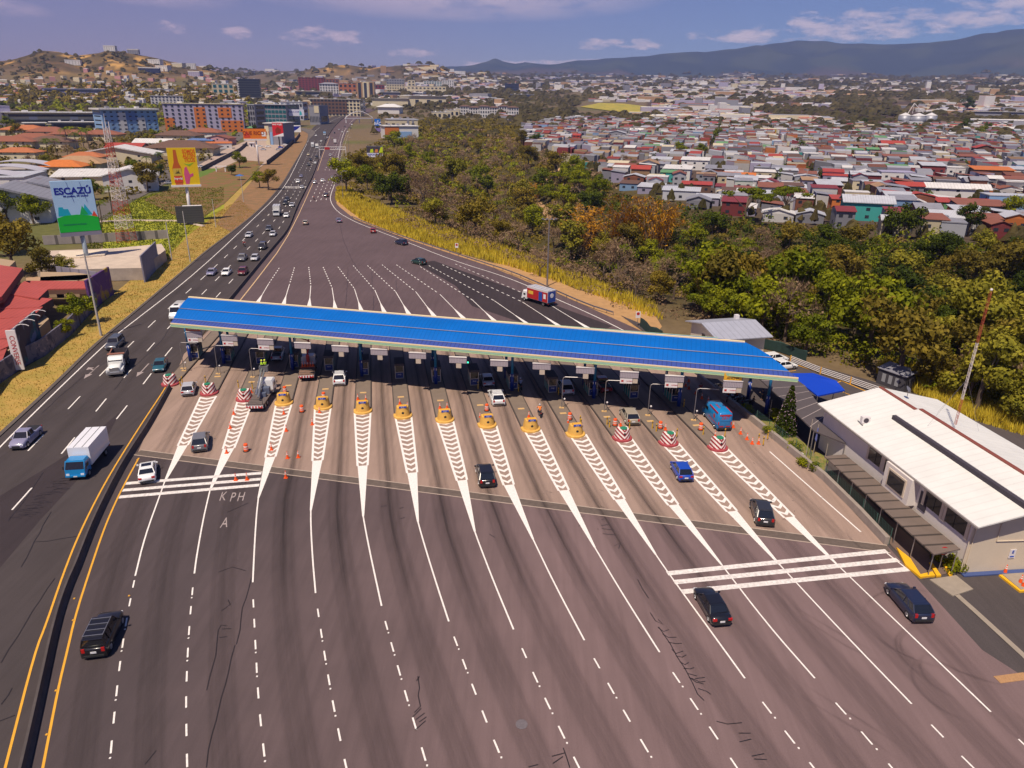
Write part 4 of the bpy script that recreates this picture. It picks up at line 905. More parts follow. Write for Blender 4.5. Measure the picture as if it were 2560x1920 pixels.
def motorbike(label,color):
    r=thing('motorcycle',label,'motorcycle')
    for y in (-.65,.68):
        n=16; t_=MB().loft([[(dx,rr*math.cos(2*math.pi*i/n),rr*math.sin(2*math.pi*i/n)) for i in range(n)] for dx,rr in ((-.05,.24),(-.05,.3),(.05,.3),(.05,.24))]).build('wheel',m_tyre,r,True); t_.location=(0,y,.3)
    MB().loft([ring(-.5,.12,.62,.82),ring(0,.13,.5,.85),ring(.3,.15,.6,.98),ring(.5,.08,.7,.9)]).build('tank_body',m_paint,r,True,color=color)
    MB().box((0,-.4,.84),(.26,.7,.09)).build('seat',m_trim,r); MB().box((0,0,.45),(.3,.45,.35)).build('engine',m_silv,r)
    mb=MB(); mb.tube((-.3,.52,1.02),(.3,.52,1.02),.018); mb.tube((0,.5,1.),(0,.7,.35),.035); mb.build('handlebar_fork',m_trim,r)
    MB().ball((0,.68,.85),.1).build('headlight',m_hl,r); MB().box((0,-.85,.75),(.14,.06,.08)).build('taillight',m_tl,r); return r
for px,py,h_,ml,plb,top,bot,hel,mc in (
  (1349,1040,-10,'dark motorcycle between two yellow cushions','motorcyclist in an orange vest and silver helmet riding out of the toll lane',(.85,.20,.02),(.02,.02,.04),(.5,.5,.52),(.02,.02,.02)),
  (1301,972,-11,'motorcycle stopped in the shade by a booth','motorcyclist in a white and blue jacket waiting in the canopy shade',(.35,.40,.6),(.02,.03,.08),(.6,.6,.7),(.03,.03,.06)),
  (611,616,145,'motorcycle on the left carriageway ahead of the silver saloon','motorcyclist in a red and white jacket on the left carriageway',(.6,.1,.1),(.03,.03,.08),(.7,.7,.7),(.03,.03,.03)),
  (785,499,-30,'motorcycle on the empty lane before the asphalt widens','motorcyclist in dark red near the median in the distance',(.25,.03,.04),(.03,.03,.03),(.1,.1,.1),(.05,.02,.02))):
    mbk=motorbike(ml,mc); place(mbk,px,py,h_); pp=person(plb,'ride',top,bot,hel); place(pp,px,py,h_)
for k,(px,py) in enumerate(((1822,1003),(1836,1009),(1851,1006),(1866,1014))):
    mbk=motorbike('parked dark motorcycle in the shade right of the last lane',(.02,.02,.025)); place(mbk,px,py,40+k*9,group='motorcycles parked under the canopy end')
pp=person('worker in a lime green jacket and helmet bending on the lift basket','stand',(.45,.75,.02),(.02,.05,.10),(.7,.85,.05))
bx_,by_=fb.location.x,fb.location.y; q=fb.matrix_basis@Vector((-.35,4.5,2.95)); pp.location=(q.x,q.y,q.z); pp.rotation_euler=(0,0,R(60))
pp=person('worker in a lime green jacket beside the other on the lift basket','stand',(.42,.72,.03),(.02,.05,.10),(.75,.85,.05)); q=fb.matrix_basis@Vector((-.9,4.4,2.95)); pp.location=(q.x,q.y,q.z); pp.rotation_euler=(0,0,R(-70))
for k in range(3):
    pp=person('person in %s walking in the shade of the booths'%(['red','dark blue','black'][k]),'stand',[(.3,.02,.02),(.02,.03,.1),(.02,.02,.02)][k],(.03,.03,.05)); q=G((1750,1905,1880)[k],(985,1000,1018)[k]); pp.location=(q[0],q[1],.02); pp.rotation_euler=(0,0,k*2)
# ================================================================ toll station
def zat(x,y,px,py):
    d=ray(px,py); return HC+d[2]*math.hypot(x,y)/math.hypot(d[0],d[1])
ATT=[G(*p) for p in ((425,962),(522,985),(612,1000),(709,1010),(807,1020),(907,1030),(1007,1042),(1112,1052),(1218,1065),(1327,1075),(1439,1088),(1556,1098),(1672,1110),(1795,1122))]
BOO=[G(*p) for p in ((487,902),(568,909),(652,916),(736,925),(823,933),(911,944),(999,953),(1091,962),(1186,970),(1283,979),(1381,988),(1482,996),(1584,1003),(1688,1012))]
ORD=['first','second','third','fourth','fifth','sixth','seventh','eighth','ninth','tenth','eleventh','twelfth','thirteenth','fourteenth','fifteenth']
m_yc=M('cushion_yellow',(.66,.38,.08),.75,nz=.12,sc=2,local=True); m_org=M('cone_orange',(.85,.10,.01),.5); m_teal=M('booth_teal',(.03,.22,.18),.6); m_db=M('booth_blue',(.01,.03,.16),.5)
m_frame=M('frame_cream',(.50,.42,.34),.6); m_bcol=M('column_blue',(.004,.03,.22),.4); m_bcol2=M('column_light_blue',(.02,.17,.36),.4); m_blue=M('roof_blue',(.0,.118,.46),.6,nz=.13,sc=.25,stripe=(0,.61,.86),spec=.2); m_blue3=M('roof_blue_shaded',(.035,.068,.30),.6,nz=.08,sc=.8,stripe=(0,.61,.6))  # lowest roof band: dimmer light and purple reflection painted into its blue
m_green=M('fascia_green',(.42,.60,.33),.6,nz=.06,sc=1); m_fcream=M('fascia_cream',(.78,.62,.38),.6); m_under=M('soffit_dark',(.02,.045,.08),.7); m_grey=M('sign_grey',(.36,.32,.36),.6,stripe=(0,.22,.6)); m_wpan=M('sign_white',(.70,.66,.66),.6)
def vstripe():
    m=bpy.data.materials.new('red_white_chevrons'); m.use_nodes=True; t=m.node_tree; p=t.nodes['Principled BSDF']; p.inputs['Roughness'].default_value=.6
    tc=t.nodes.new('ShaderNodeTexCoord'); s=t.nodes.new('ShaderNodeSeparateXYZ'); t.links.new(tc.outputs['Object'],s.inputs[0])
    v=math_n(t,'SUBTRACT',math_n(t,'ABSOLUTE',s.outputs[0]),math_n(t,'MULTIPLY',s.outputs[2],1.)); g=math_n(t,'GREATER_THAN',math_n(t,'FRACT',math_n(t,'DIVIDE',math_n(t,'ADD',v,5.),.52)),.5)
    t.links.new(mixc(t,g,(.30,.02,.03),(.80,.72,.68)),p.inputs['Base Color']); return m
m_chev=vstripe(); m_redbase=M('cushion_red',(.34,.05,.06),.8,nz=.15,sc=3,local=True); m_sgn=M('sign_blue',(.01,.06,.42),.5); m_lens=M('lens_green',(.02,.22,.12),.3); m_whiteband=M('reflective_white',(.75,.70,.68),.5)
def dshape(w_,l0,l1,n=14):
    "D-shaped outline, round towards -y"
    return [(w_*math.cos(a),-l0*math.sin(a)) for a in [math.pi*i/n for i in range(n+1)]]+[(-w_,l1),(w_,l1)]
def cushion(kind,label,grp):
    r=thing('crash_cushion',label,'crash cushion',group=grp)
    mats={'y':(m_yc,m_yc),'r':(m_redbase,m_chev)}[kind]
    MB().loft([[(x*k,y*k,z) for x,y in dshape(1.12,1.0,.5)[::-1]] for k,z in ((1,0),(1,.2),(.93,.26))]).build('base',mats[0],r)
    MB().loft([[(x*k,y*k,z) for x,y in dshape(.88,.78,.5)[::-1]] for k,z in ((1,.2),(.9,.8),(.8,1.38),(.72,1.44))]).build('body',mats[1],r)
    if kind=='y' :
        MB().box((0,-.25,1.5),(.95,.62,.22)).build('cap',M('cap_yellow',(.7,.36,.04),.6),r); MB().box((0,-.60,1.52),(.86,.05,.24)).build('name_plate',m_sgn,r)
        text('plate_text','R-27',.2,m_wpan,r,(0,-.632,1.52)); MB().tube((0,-.72,.78),(0,-.62,.78),.15,.15,12).build('hole',m_trim,r)
    else:
        MB().tube((0,-.2,1.46),(0,-.2,1.56),.40,.40,18).build('green_disc',m_lens,r); MB().ball((0,-.68,.95),.13).build('lamp',m_trim,r)
    return r
isl_m=[]
PC={}
for i,(a,b) in enumerate(zip(ATT,BOO)):
    a=Vector(a); d=ISD.copy()
    if i==0: d=Vector((-.12,.99))
    n=Vector((d.y,-d.x)); q=a+d*.4; L=37 if i else 26
    w0=1.05 if i else .9
    pts=[q-n*w0,q+n*w0,q+d*L+n*w0,q+d*(L+1.5)+n*.35,q+d*(L+1.5)-n*.35,q+d*L-n*w0]
    it=thing('toll_island','raised concrete toll island, %s from the left'%ORD[i],'toll island',group='toll islands')
    MB().prism(pts,0,.2).build('slab',m_island,it)
    for s in (-1,1): MB().box(((q+d*(L/2)+n*s*(w0+.06)).x,(q+d*(L/2)+n*s*(w0+.06)).y,.11),(.14,L-.4,.22),math.atan2(-d.x,d.y)).build('kerb',M('island_kerb_dark',(.07,.055,.05),.9,nz=.2,sc=2),it)
    for k,s_ in enumerate((6.2,)): 
        MB().box(((q+d*s_).x,(q+d*s_).y,.215),(.9,.45,.04),math.atan2(-d.x,d.y)).build('access_lid',M('lid_ochre',(.60,.38,.16),.8,nz=.2,sc=4),it)
    kind='y' if 3<=i<=10 else 'r'
    if kind not in PC: c=cushion(kind,'','') ; PC[kind]=c
    else: c=ctree(PC[kind])
    c.location=(a.x,a.y+.1,0.01); c.rotation_euler=(0,0,math.atan2(-d.x,d.y)*1.0)
    c.scale=(1.12,1.12,1.08); c['label']=('yellow round nosed crash cushion, number %s of eight yellow ones from the left'%ORD[i-3]) if kind=='y' else ('red and white chevron crash cushion, %s'%('leftmost, second, third, first right of the yellow ones, second right of the yellow ones, rightmost'.split(', ')[i if i<3 else i-8]))
    c['category']='crash cushion'; c['group']='crash cushions'
# booths
def booth():
    r=thing('toll_booth','x','toll booth')
    MB().box((0,1.4,.72),(1.25,2.8,1.05)).build('wall',m_teal,r); MB().box((0,1.4,1.75),(1.15,2.7,1.05)).build('glazing',m_glass,r)
    MB().box((0,1.4,2.45),(1.5,3.1,.35)).build('roof',M('booth_roof',(.06,.05,.06),.8),r)
    fr=MB()
    for x in (-.62,.62):
        for y in (0,.95,1.9,2.8): fr.box((x,y,1.35),(.09,.09,2.3))
    for z in (.22,1.22,2.28): fr.box((0,-.01,z),(1.3,.1,.09))
    fr.build('frame',m_frame,r); MB().box((0,-.04,.72),(1.1,.05,.85)).build('sign_panel',m_db,r); text('sign_text','PEAJE',.22,m_wpan,r,(0,-.075,.85)); 
    return r
bp=booth()
for i,b in enumerate(BOO):
    o=bp if i==0 else ctree(bp); o.location=(b[0],b[1]+.2,.2); o.rotation_euler=(0,0,R(10)); o['label']='toll booth with teal base and cream window frame, %s booth from the left'%ORD[i]; o['category']='toll booth'; o['group']='toll booths'
# canopy
cA=Vector((-52.3,103.9)); cB=Vector((36.4,84.4)); u=(cB-cA).normalized(); rz=math.atan2(u.y,u.x)
can=thing('toll_canopy','long blue ribbed roof across all the toll lanes with a pale green edge','canopy',(cA.x,cA.y,0),rz); inv=Matrix.Rotation(-rz,2)
def lc(p): q=inv@(Vector(p[:2])-cA); return (q.x,q.y,p[2] if len(p)>2 else 0)
e0,e1=(0,0),lc(cB)[:2]; r0,r1=lc(G(472,743,10.1)),lc(G(1862,855,10.1)); f0=lc((-54.3,118.6)); f1=lc((30.5,100.6))
def sec(t,z): return [(e0[0]*(1-t)+r0[0]*t,e0[1]*(1-t)+r0[1]*t,z),(e1[0]*(1-t)+r1[0]*t,e1[1]*(1-t)+r1[1]*t,z)]
def band(name,t0,z0,t1,z1,mat,bulge=.06):
    mb=MB(); n=5; 
    for k in range(n):
        a,b=k/n,(k+1)/n; za=z0+(z1-z0)*a+bulge*math.sin(math.pi*a); zb=z0+(z1-z0)*b+bulge*math.sin(math.pi*b)
        p=sec(t0+(t1-t0)*a,za); q=sec(t0+(t1-t0)*b,zb)
        mb.face([p[0],p[1],q[1],q[0]]); mb.face([(x,y,z-.12) for x,y,z in (q[0],q[1],p[1],p[0])])
        for s in (0,1): mb.face([p[s],q[s],(q[s][0],q[s][1],q[s][2]-.12),(p[s][0],p[s][1],p[s][2]-.12)])
    return mb.build(name,mat,can)
band('roof_band',0.015,8.02,.17,8.32,m_blue3,.02); band('roof_band',.16,8.36,.47,9.30,m_blue); band('roof_band',.46,9.36,1.0,10.1,m_blue,.12)
for t,z in ((.168,8.36),(.468,9.38)):
    p=sec(t,z); MB().tube(p[0],p[1],.055,.055,6).build('seam_flashing',M('flashing',(.22,.20,.26),.5,nz=.4,sc=.4,local=True),can)
p=sec(1.0,10.16); mb=MB(); mb.loft([[(q[0],q[1]-.22,q[2]-.12),(q[0],q[1]+.2,q[2]-.12),(q[0],q[1]+.2,q[2]+.06),(q[0],q[1]-.22,q[2]+.06)] for q in p]); mb.build('ridge_cap',m_fcream,can)
bk=MB(); bk.face([r0[:2]+(10.08,),r1[:2]+(10.08,),f1[:2]+(8.0,),f0[:2]+(8.0,)]); bk.face([f0[:2]+(7.85,),f1[:2]+(7.85,),r1[:2]+(9.9,),r0[:2]+(9.9,)]); bk.build('back_roof',m_blue,can)
m_mint=M('fascia_mint',(.30,.52,.42),.6)
MB().loft([[(q[0],q[1]-.03,7.42),(q[0],q[1]+.1,7.42),(q[0],q[1]+.1,8.0),(q[0],q[1]-.03,8.0)] for q in (sec(0,0))]).build('fascia',m_green,can)
MB().loft([[(q[0],q[1]-.05,7.62),(q[0],q[1]-.034,7.62),(q[0],q[1]-.034,7.78),(q[0],q[1]-.05,7.78)] for q in (sec(0,0))]).build('fascia_stripe',m_mint,can)
MB().loft([[(q[0],q[1]-.06,7.86),(q[0],q[1]+.1,7.86),(q[0],q[1]+.1,8.03),(q[0],q[1]-.06,8.03)] for q in (sec(0,0))]).build('fascia_lip',m_fcream,can)
MB().loft([[(q[0],q[1]-.05,7.6),(q[0],q[1]+.1,7.6),(q[0],q[1]+.1,8.05),(q[0],q[1]-.05,8.05)] for q in (f0,f1)]).build('fascia',m_green,can)
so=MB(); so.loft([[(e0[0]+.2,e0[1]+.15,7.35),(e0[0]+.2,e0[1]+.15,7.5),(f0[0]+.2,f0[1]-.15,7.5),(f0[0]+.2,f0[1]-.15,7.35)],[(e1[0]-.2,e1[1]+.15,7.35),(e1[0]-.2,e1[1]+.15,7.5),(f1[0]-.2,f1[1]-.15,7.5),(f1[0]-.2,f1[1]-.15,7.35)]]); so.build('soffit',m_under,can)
for s,(a_,b_,c_) in enumerate(((e0,r0,f0),(e1,r1,f1))): MB().face([(a_[0],a_[1]+.1,7.45),(f0[0] if s==0 else f1[0],c_[1],7.5),(c_[0],c_[1],8.),(b_[0],b_[1],10.05),sec(.47,9.3)[s],sec(.17,8.32)[s],(a_[0],a_[1]+.1,8.)][::1 if s==0 else -1]).build('gable_end',m_blue3,can)
cols=[G(477,905),G(561,911),G(733,927),G(905,943),G(1090,962),G(1280,979),G(1484,998),G(1696,1018),G(1914,1036)]
for i,c_ in enumerate(cols):
    for dd in (0,5.2) :
        q=lc((c_[0]+ISD.x*dd,c_[1]+ISD.y*dd)); cc=MB().tube((q[0],q[1],2.9),(q[0],q[1],7.4),.2,.2,12).build('column',m_bcol2,can,True)
        MB().tube((q[0],q[1],0.2),(q[0],q[1],2.9),.27,.27,12).build('column_base',m_bcol,cc,True); MB().box((q[0],q[1],2.6),(.45,.45,.35)).build('camera_box',m_wpan,cc)
# lane signs hung from the canopy
SG=[(486,836),(574,845),(664,855),(757,864),(851,872),(948,880),(1044,889),(1145,900),(1248,908),(1354,916),(1463,926),(1573,937),(1686,947),(1832,960)]
for i,p in enumerate(SG):
    x,y=G(*p,6.3); r=thing('lane_sign','grey lane sign box hung under the canopy, %s from the left'%ORD[i],'sign',(x,y,6.3),rz+R(8),'lane signs')
    MB().box((0,0,0),(2.45,.25,.85)).build('box',m_grey,r); MB().box((0,-.02,.46),(2.5,.35,.09)).build('top_edge',m_wpan,r)
    mb=MB()
    for s in (-1,1): mb.tube((s*1.15,0,.4),(s*1.15,.2,1.5),.035,n=5)
    mb.build('hanger',m_steel,r)
    if i<3 or i>10:
        w_=MB().box((-.35,-.02,-.88),(1.65,.12,.72)).build('white_panel',m_wpan,r); MB().box((-.85,-.09,-.88),(.3,.03,.26)).build('red_mark',m_red,w_); text('panel_text','quickpass',.22,m_red,w_,(.1,-.09,-.86)); MB().box((.85,0,-.86),(.65,.2,.6)).build('cream_box',m_frame,r)
    else: MB().box((.1,0,-.82),(.72,.25,.68)).build('cream_box',m_frame,r)
    if i in (0,13):
        q=MB().box((-.1,-.05,1.05),(2.3,.1,.95)).build('notice',M('notice_red',(.62,.14,.06),.6) if i==0 else M('notice_yellow',(.72,.38,.02),.6),r)
        tx=('VEHICULOS DE','EMERGENCIA') if i==0 else ('CARGA','ANCHA')
        for k in (0,1): text('notice_text',tx[k],.30 if i==0 else .40,m_wpan if i==0 else m_trim,q,(-.1,-.115,1.27-.42*k),sx=.85 if i==0 else 1.1,bold=.006)
# traffic lights in the shade
for px,py,c_ in ((1170,905,m_lens),):
    x,y=G(px,py,4.2); r=thing('traffic_light','green traffic light glowing in the shade under the canopy','traffic light',(x,y,4.2)); MB().box((0,0,0),(.35,.3,.5)).build('housing',m_trim,r); MB().tube((0,-.16,0),(0,-.2,0),.12,.12,10).build('lens',M('green_lit',(.05,.8,.4),.3,emis=3.),r)
# gooseneck gantry poles
def goose():
    r=thing('gooseneck_pole','x','pole'); MB().path([(0,0,0),(0,0,4.3),(.08,0,4.55),(.3,0,4.68),(2.6,0,4.72)],.055,6).build('pole',m_steel,r); MB().box((2.7,0,4.68),(.35,.14,.08)).build('head',m_steel,r); MB().box((0,0,.05),(.7,.4,.1)).build('base',M('lid_ochre'),r); MB().tube((.35,.1,0),(.35,.1,1.3),.03).build('sensor_post',m_steel,r); MB().ball((.35,.1,1.35),.14,8,6).build('sensor',m_wpan,r); return r
gp_=None
for i,p in enumerate(((461,930),(546,938),(632,946),(1404,1023),(1510,1032),(1619,1042),(1733,1054))):
    o=goose() if gp_ is None else ctree(gp_); gp_=gp_ or o; q=G(*p); o.location=(q[0],q[1],.2); o.rotation_euler=(0,0,R(-6)); o['label']='thin gooseneck pole on the %s toll island from the left'%ORD[(0,1,2,10,11,12,13)[i]]; o['category']='pole'; o['group']='gooseneck poles'
# yellow bollards and posts
bo=None
for i,(px,py) in enumerate(((452,968),(457,962),(597,972),(515,960),(632,975),(1195,975),(1296,982),(1396,990),(1709,1020),(1452,1070),(1517,1065),(1523,1072),(1573,1075),(1630,1075),(1640,1082),(1691,1095),(1757,1090),(1811,1095),(1895,1108),(1907,1115),(1918,1100),(1450,1062))):
    if bo is None:
        o=thing('bollard','x','bollard'); MB().tube((0,0,0),(0,0,1.15),.08,.08,8).build('post',M('bollard_yellow',(.62,.36,.03),.6,nz=.2,sc=6,local=True),o); MB().tube((0,0,.8),(0,0,.95),.085,.085,8).build('band',m_trim,o); bo=o
    else: o=ctree(bo)
    q=G(px,py); o.location=(q[0],q[1],.2); o['label']='slim yellow bollard standing near a crash cushion or booth'; o['category']='bollard'; o['group']='yellow bollards of the toll islands'
# cones and drums
co=None
def cone():
    r=thing('traffic_cone','x','traffic cone'); MB().box((0,0,.03),(.42,.42,.06)).build('base',m_org,r); MB().tube((0,0,.06),(0,0,.92),.16,.03,10).build('body',m_org,r)
    for z,rr in ((.5,.105),(.68,.078)): MB().tube((0,0,z),(0,0,z+.09),rr,rr-.014,10).build('band',m_whiteband,r)
    return r
CN=[(595,1000,'beside the third chevron cushion'),(585,1036,'on the second chevron strip, upper'),(576,1071,'on the second chevron strip, middle'),(567,1133,'on the second chevron strip, lower'),(710,1035,'below the first yellow cushion'),(716,1078,'right of the third chevron strip'),(679,1125,'on the third chevron strip'),(781,1062,'left of the fourth chevron strip'),(799,1032,'in front of the second yellow cushion'),
 (719,1146,'left one of a pair above the drain'),(746,1144,'right one of a pair above the drain'),(715,1195,'alone below the drain'),(590,1201,'left one of two on the left zebra'),(618,1200,'right one of two on the left zebra'),
 (1833,1069,'first of a row beside the blue van'),(1851,1085,'second of a row beside the blue van'),(1867,1099,'third of a row beside the blue van'),(1880,1110,'fourth of a row beside the blue van'),(1896,1110,'fifth of a row beside the blue van'),(1770,1008,'just behind the blue van'),(1754,1000,'in the shade behind the blue van'),(1714,966,'in the shade, left of two'),(1722,973,'in the shade, right of two'),(1722,955,'in the shade, farthest'),(1739,985,'in the shade beside the last pole'),
 (435,948,'on top end of the first island'),(536,975,'beside the second chevron cushion'),(629,985,'behind the third chevron cushion'),(895,1003,'behind the third yellow cushion, left'),(915,1005,'behind the third yellow cushion, right'),(1000,1014,'behind the fourth yellow cushion'),(1019,1020,'right of the fourth yellow cushion'),(1100,1025,'behind the fifth yellow cushion, left'),(1118,1024,'behind the fifth yellow cushion, right'),(1200,1047,'left of the sixth yellow cushion'),(1322,1047,'behind the seventh yellow cushion'),(1420,1060,'left of the eighth yellow cushion'),
 (1551,1068,'behind the first striped cushion on the right'),(1546,1075,'left of the first striped cushion on the right'),(1787,1097,'behind the last striped cushion'),(1663,1078,'behind the second striped cushion on the right'),
 (2512,1433,'at the corner of the cream office'),(2550,1458,'on the yellow edged kerb, upper'),(2557,1467,'on the yellow edged kerb, lower')]
for px,py,l in CN:
    o=cone() if co is None else ctree(co); co=co or o; q=G(px,py); o.location=(q[0],q[1],.2 if ('behind' in l or 'top end' in l) else .02); o['label']='orange traffic cone '+l; o['category']='traffic cone'; o['group']='orange traffic cones'
for k in range(5):
    o=ctree(co); q=fb2.matrix_basis@Vector((-.8+k*.4,.35,1.08)); o.location=q; o['label']='orange traffic cone standing on the flatbed of the crane truck'; o['category']='traffic cone'; o['group']='cones loaded on the flatbed'
dr=None
for px,py,l in ((616,1128,'alone in the second lane'),(755,1030,'alone in the fourth lane'),(713,985,'behind the first yellow cushion'),(810,1000,'behind the second yellow cushion'),(1217,1030,'behind the sixth yellow cushion'),(1424,1052,'beside the eighth yellow cushion'),(1537,1067,'left of the first striped cushion on the right'),(1650,1074,'left of the second striped cushion on the right'),(1751,1078,'left of the last striped cushion')):
    if dr is None:
        o=thing('traffic_drum','x','traffic drum'); MB().tube((0,0,.0),(0,0,.08),.4,.38,14).build('base',m_trim,o)
        MB().loft([[(r_*math.cos(a*.45),r_*math.sin(a*.45),z) for a in range(14)] for z,r_ in ((.08,.29),(.5,.27),(.95,.24),(1.0,.2))]).build('body',m_org,o)
        for z in (.3,.58): MB().tube((0,0,z),(0,0,z+.16),.292-.04*z,.285-.04*z,14).build('band',m_whiteband,o)
        dr=o
    else: o=ctree(dr)
    q=G(px,py); o.location=(q[0],q[1],.02 if 'alone' in l else .2); o['label']='orange and white drum '+l; o['category']='traffic drum'; o['group']='traffic drums'
# ================================================================ office building and yard on the right
m_wall=M('wall_cream',(.62,.52,.40),.85,nz=.05,sc=.8); m_wallg=M('wall_pale',(.70,.64,.60),.85,nz=.05,sc=.8); m_roofw=M('roof_white',(.70,.69,.66),.6,nz=.10,sc=.35,stripe=(1,.95,.93)); m_brown=M('roof_brown',(.16,.12,.10),.85,nz=.15,sc=.6,stripe=(1,1.55,.35)); m_maroon=M('ridge_maroon',(.22,.06,.04),.6); m_dark=M('dark_gap',(.05,.04,.055),.8)
ob=thing('office_building','white roofed two storey toll office with cream end wall at the right edge','building',(41.9,55.0,0),math.atan2(.117,.993))
MB().box((7.4,13,2.8),(14.8,26,5.6)).build('wall',m_wall,ob); MB().box((-.02,13,2.8),(.05,25.9,5.55)).build('side_wall',m_wallg,ob)
gb=MB(); 
for y in (0.02,25.98): gb.face([(0,y,5.5),(14.8,y,5.5),(7.2,y,7.5)] if y<1 else [(0,y,5.5),(7.2,y,7.5),(14.8,y,5.5)])
gb.build('gable',m_wall,ob)
rf=MB(); y0,y1=-1.1,26.8
rf.loft([[(-.65,y,5.62),(-.65,y,5.74),(7.2,y,7.68),(15.4,y,5.74),(15.4,y,5.62),(7.2,y,7.5)] for y in (y1,y0)]); rf.build('roof',m_roofw,ob)
st=MB(); st.loft([[(4.4,y,6.95),(4.4,y,7.42),(7.2,y,8.05),(7.2,y,7.6)] for y in (19.2,-1.12)]); st.build('raised_roof',m_roofw,ob); MB().box((4.2,9.05,7.12),(.42,20.3,.5)).build('clerestory',m_dark,ob)
MB().box((7.25,9,8.03),(.5,20.3,.12)).build('ridge_cap',m_maroon,ob); MB().box((7.25,23,7.66),(.5,7.6,.12)).build('ridge_cap',m_maroon,ob)
MB().box((-.7,12.85,5.6),(.14,27.8,.16)).build('gutter',M('gutter',(.25,.22,.21),.6),ob)
mi=ob.matrix_basis.inverted()
def onwall(px,py,xw=0.):
    d=ray(px,py); a=mi@Vector((0,0,HC)); b=mi.to_3x3()@Vector(d); t=(xw-a.x)/b.x; return a+b*t
for (px,py,w_,h_) in ((2391,1294,3.0,1.5),(2340,1256,2.6,1.5),(2227,1169,2.3,1.4),(2192,1144,2.5,1.4)):
    q=onwall(px,py); q.z=min(max(q.z,4.0),4.3); f=MB().box((-.08,q.y,q.z),(.08,w_,h_)).build('window',m_glass,ob)
    MB().box((-.13,q.y,q.z),(.03,.08,h_)).build('mullion',m_trim,f); 
    for s in (-1,1): MB().box((-.09,q.y+s*(w_/2+.22),q.z),(.14,.34,h_+.3)).build('pilaster',m_wall,ob)
q=onwall(2261,1215); MB().box((-.5,q.y,4.1),(1.0,4.2,2.9)).build('bay',m_wallg,ob); f=MB().box((-1.03,q.y,4.15),(.08,2.9,2.0)).build('window_frame',m_wall,ob); MB().box((-1.08,q.y,4.15),(.06,2.5,1.6)).build('window',m_glass,ob)
MB().box((-.08,q.y-3.1,3.7),(.08,1.1,1.9)).build('door',m_dark,ob); pass
pp_=MB(); pp_.tube((2.6,-.06,5.3),(2.6,-.06,3.4),.05); pp_.tube((2.6,-.06,3.4),(9,-.06,3.2),.05); pp_.tube((-.15,-.05,5.5),(-.15,-.05,0.1),.06); pp_.tube((.2,-.06,4.9),(.2,-.06,0.1),.05); pp_.build('pipe',m_wall,ob)
MB().box((4.9,-.3,.06),(10,.5,.12)).build('kerb',M('kerb_blue',(.05,.08,.22),.8),ob)
sgn=MB().box((4.6,-.05,1.9),(.62,.05,.95)).build('parking_sign',m_wpan,ob); text('sign_text','E',.42,m_sgn,sgn,(4.6,-.085,2.1),bold=.01); MB().box((4.6,-.08,1.62),(.4,.03,.12)).build('sign_stripe',m_sgn,sgn)
an=MB(); an.box((12.6,-1.8,1.6),(6.,3.6,3.2)); an.build('annex',m_wall,ob); MB().box((12.5,-1.9,3.3),(6.6,4.,.18)).build('annex_roof',m_roofw,ob)
MB().box((10.0,-.35,3.9),(.9,.5,.7)).build('air_conditioner',m_steel,ob)
ac=thing('air_conditioner','air conditioning unit standing on the white office roof near the left edge','air conditioner'); q=G(2162,1055,6.3); ac.location=(q[0],q[1],6.15); MB().box((0,0,.45),(.95,.5,.8)).build('case',m_wpan,ac); MB().tube((0,-.26,.45),(0,-.28,.45),.3,.3,12).build('fan',m_dark,ac); mb=MB(); [mb.box((s*.5,0,.03),(.1,1.3,.06)) for s in (-1,1)]; mb.build('feet',m_steel,ac)
ds=thing('satellite_dish','satellite dish on the gap of the red ridge','satellite dish'); q=G(2268,990,7.6); ds.location=(q[0],q[1],7.45); MB().tube((0,0,0),(0,0,.8),.04).build('mast',m_steel,ds); dm=MB(); dm.tube((0,0,1.0),(.14,-.1,1.12),.5,.1,14); dm.build('dish',m_steel,ds)
# lattice mast on the ridge
bx,by=G(2388,1062,7.7); mzt=zat(bx,by,2478,727); hgt=mzt-7.7
lm=thing('radio_mast','slender red and white lattice mast standing on the office ridge','mast',(bx,by,7.7))
m_mr=M('mast_red',(.36,.06,.03),.6); m_mw=M('mast_white',(.70,.62,.60),.6)
segs=[(0,.13,m_mr),(.13,.2,m_mr),(.2,.63,m_mw),(.63,1.,m_mr)]
for a,b,m_ in segs:
    mb=MB(); n=max(2,int((b-a)*hgt/.6)); wd=.13
    for k in range(3):
        an_=k*2.094; x,y=wd*math.cos(an_),wd*math.sin(an_); x2,y2=wd*math.cos(an_+2.094),wd*math.sin(an_+2.094)
        mb.tube((x,y,a*hgt),(x,y,b*hgt),.02,n=4)
        for i in range(n): z0=a*hgt+(b-a)*hgt*i/n; z1=a*hgt+(b-a)*hgt*(i+1)/n; mb.tube((x,y,z0),(x2,y2,z1),.012,n=3,cap=False)
    mb.build('lattice_section',m_,lm)
MB().ball((0,0,hgt+.12),.14).build('beacon',m_wpan,lm)
mb=MB(); mb.tube((0,0,hgt*.36),(-3.9,-.5,-1.0),.012,n=3); mb.tube((0,0,hgt*.36),(3.5,1.,-1.2),.012,n=3); mb.tube((0,0,hgt*.36),(.3,4,-.3),.012,n=3); mb.build('guy_wires',m_steel,lm)
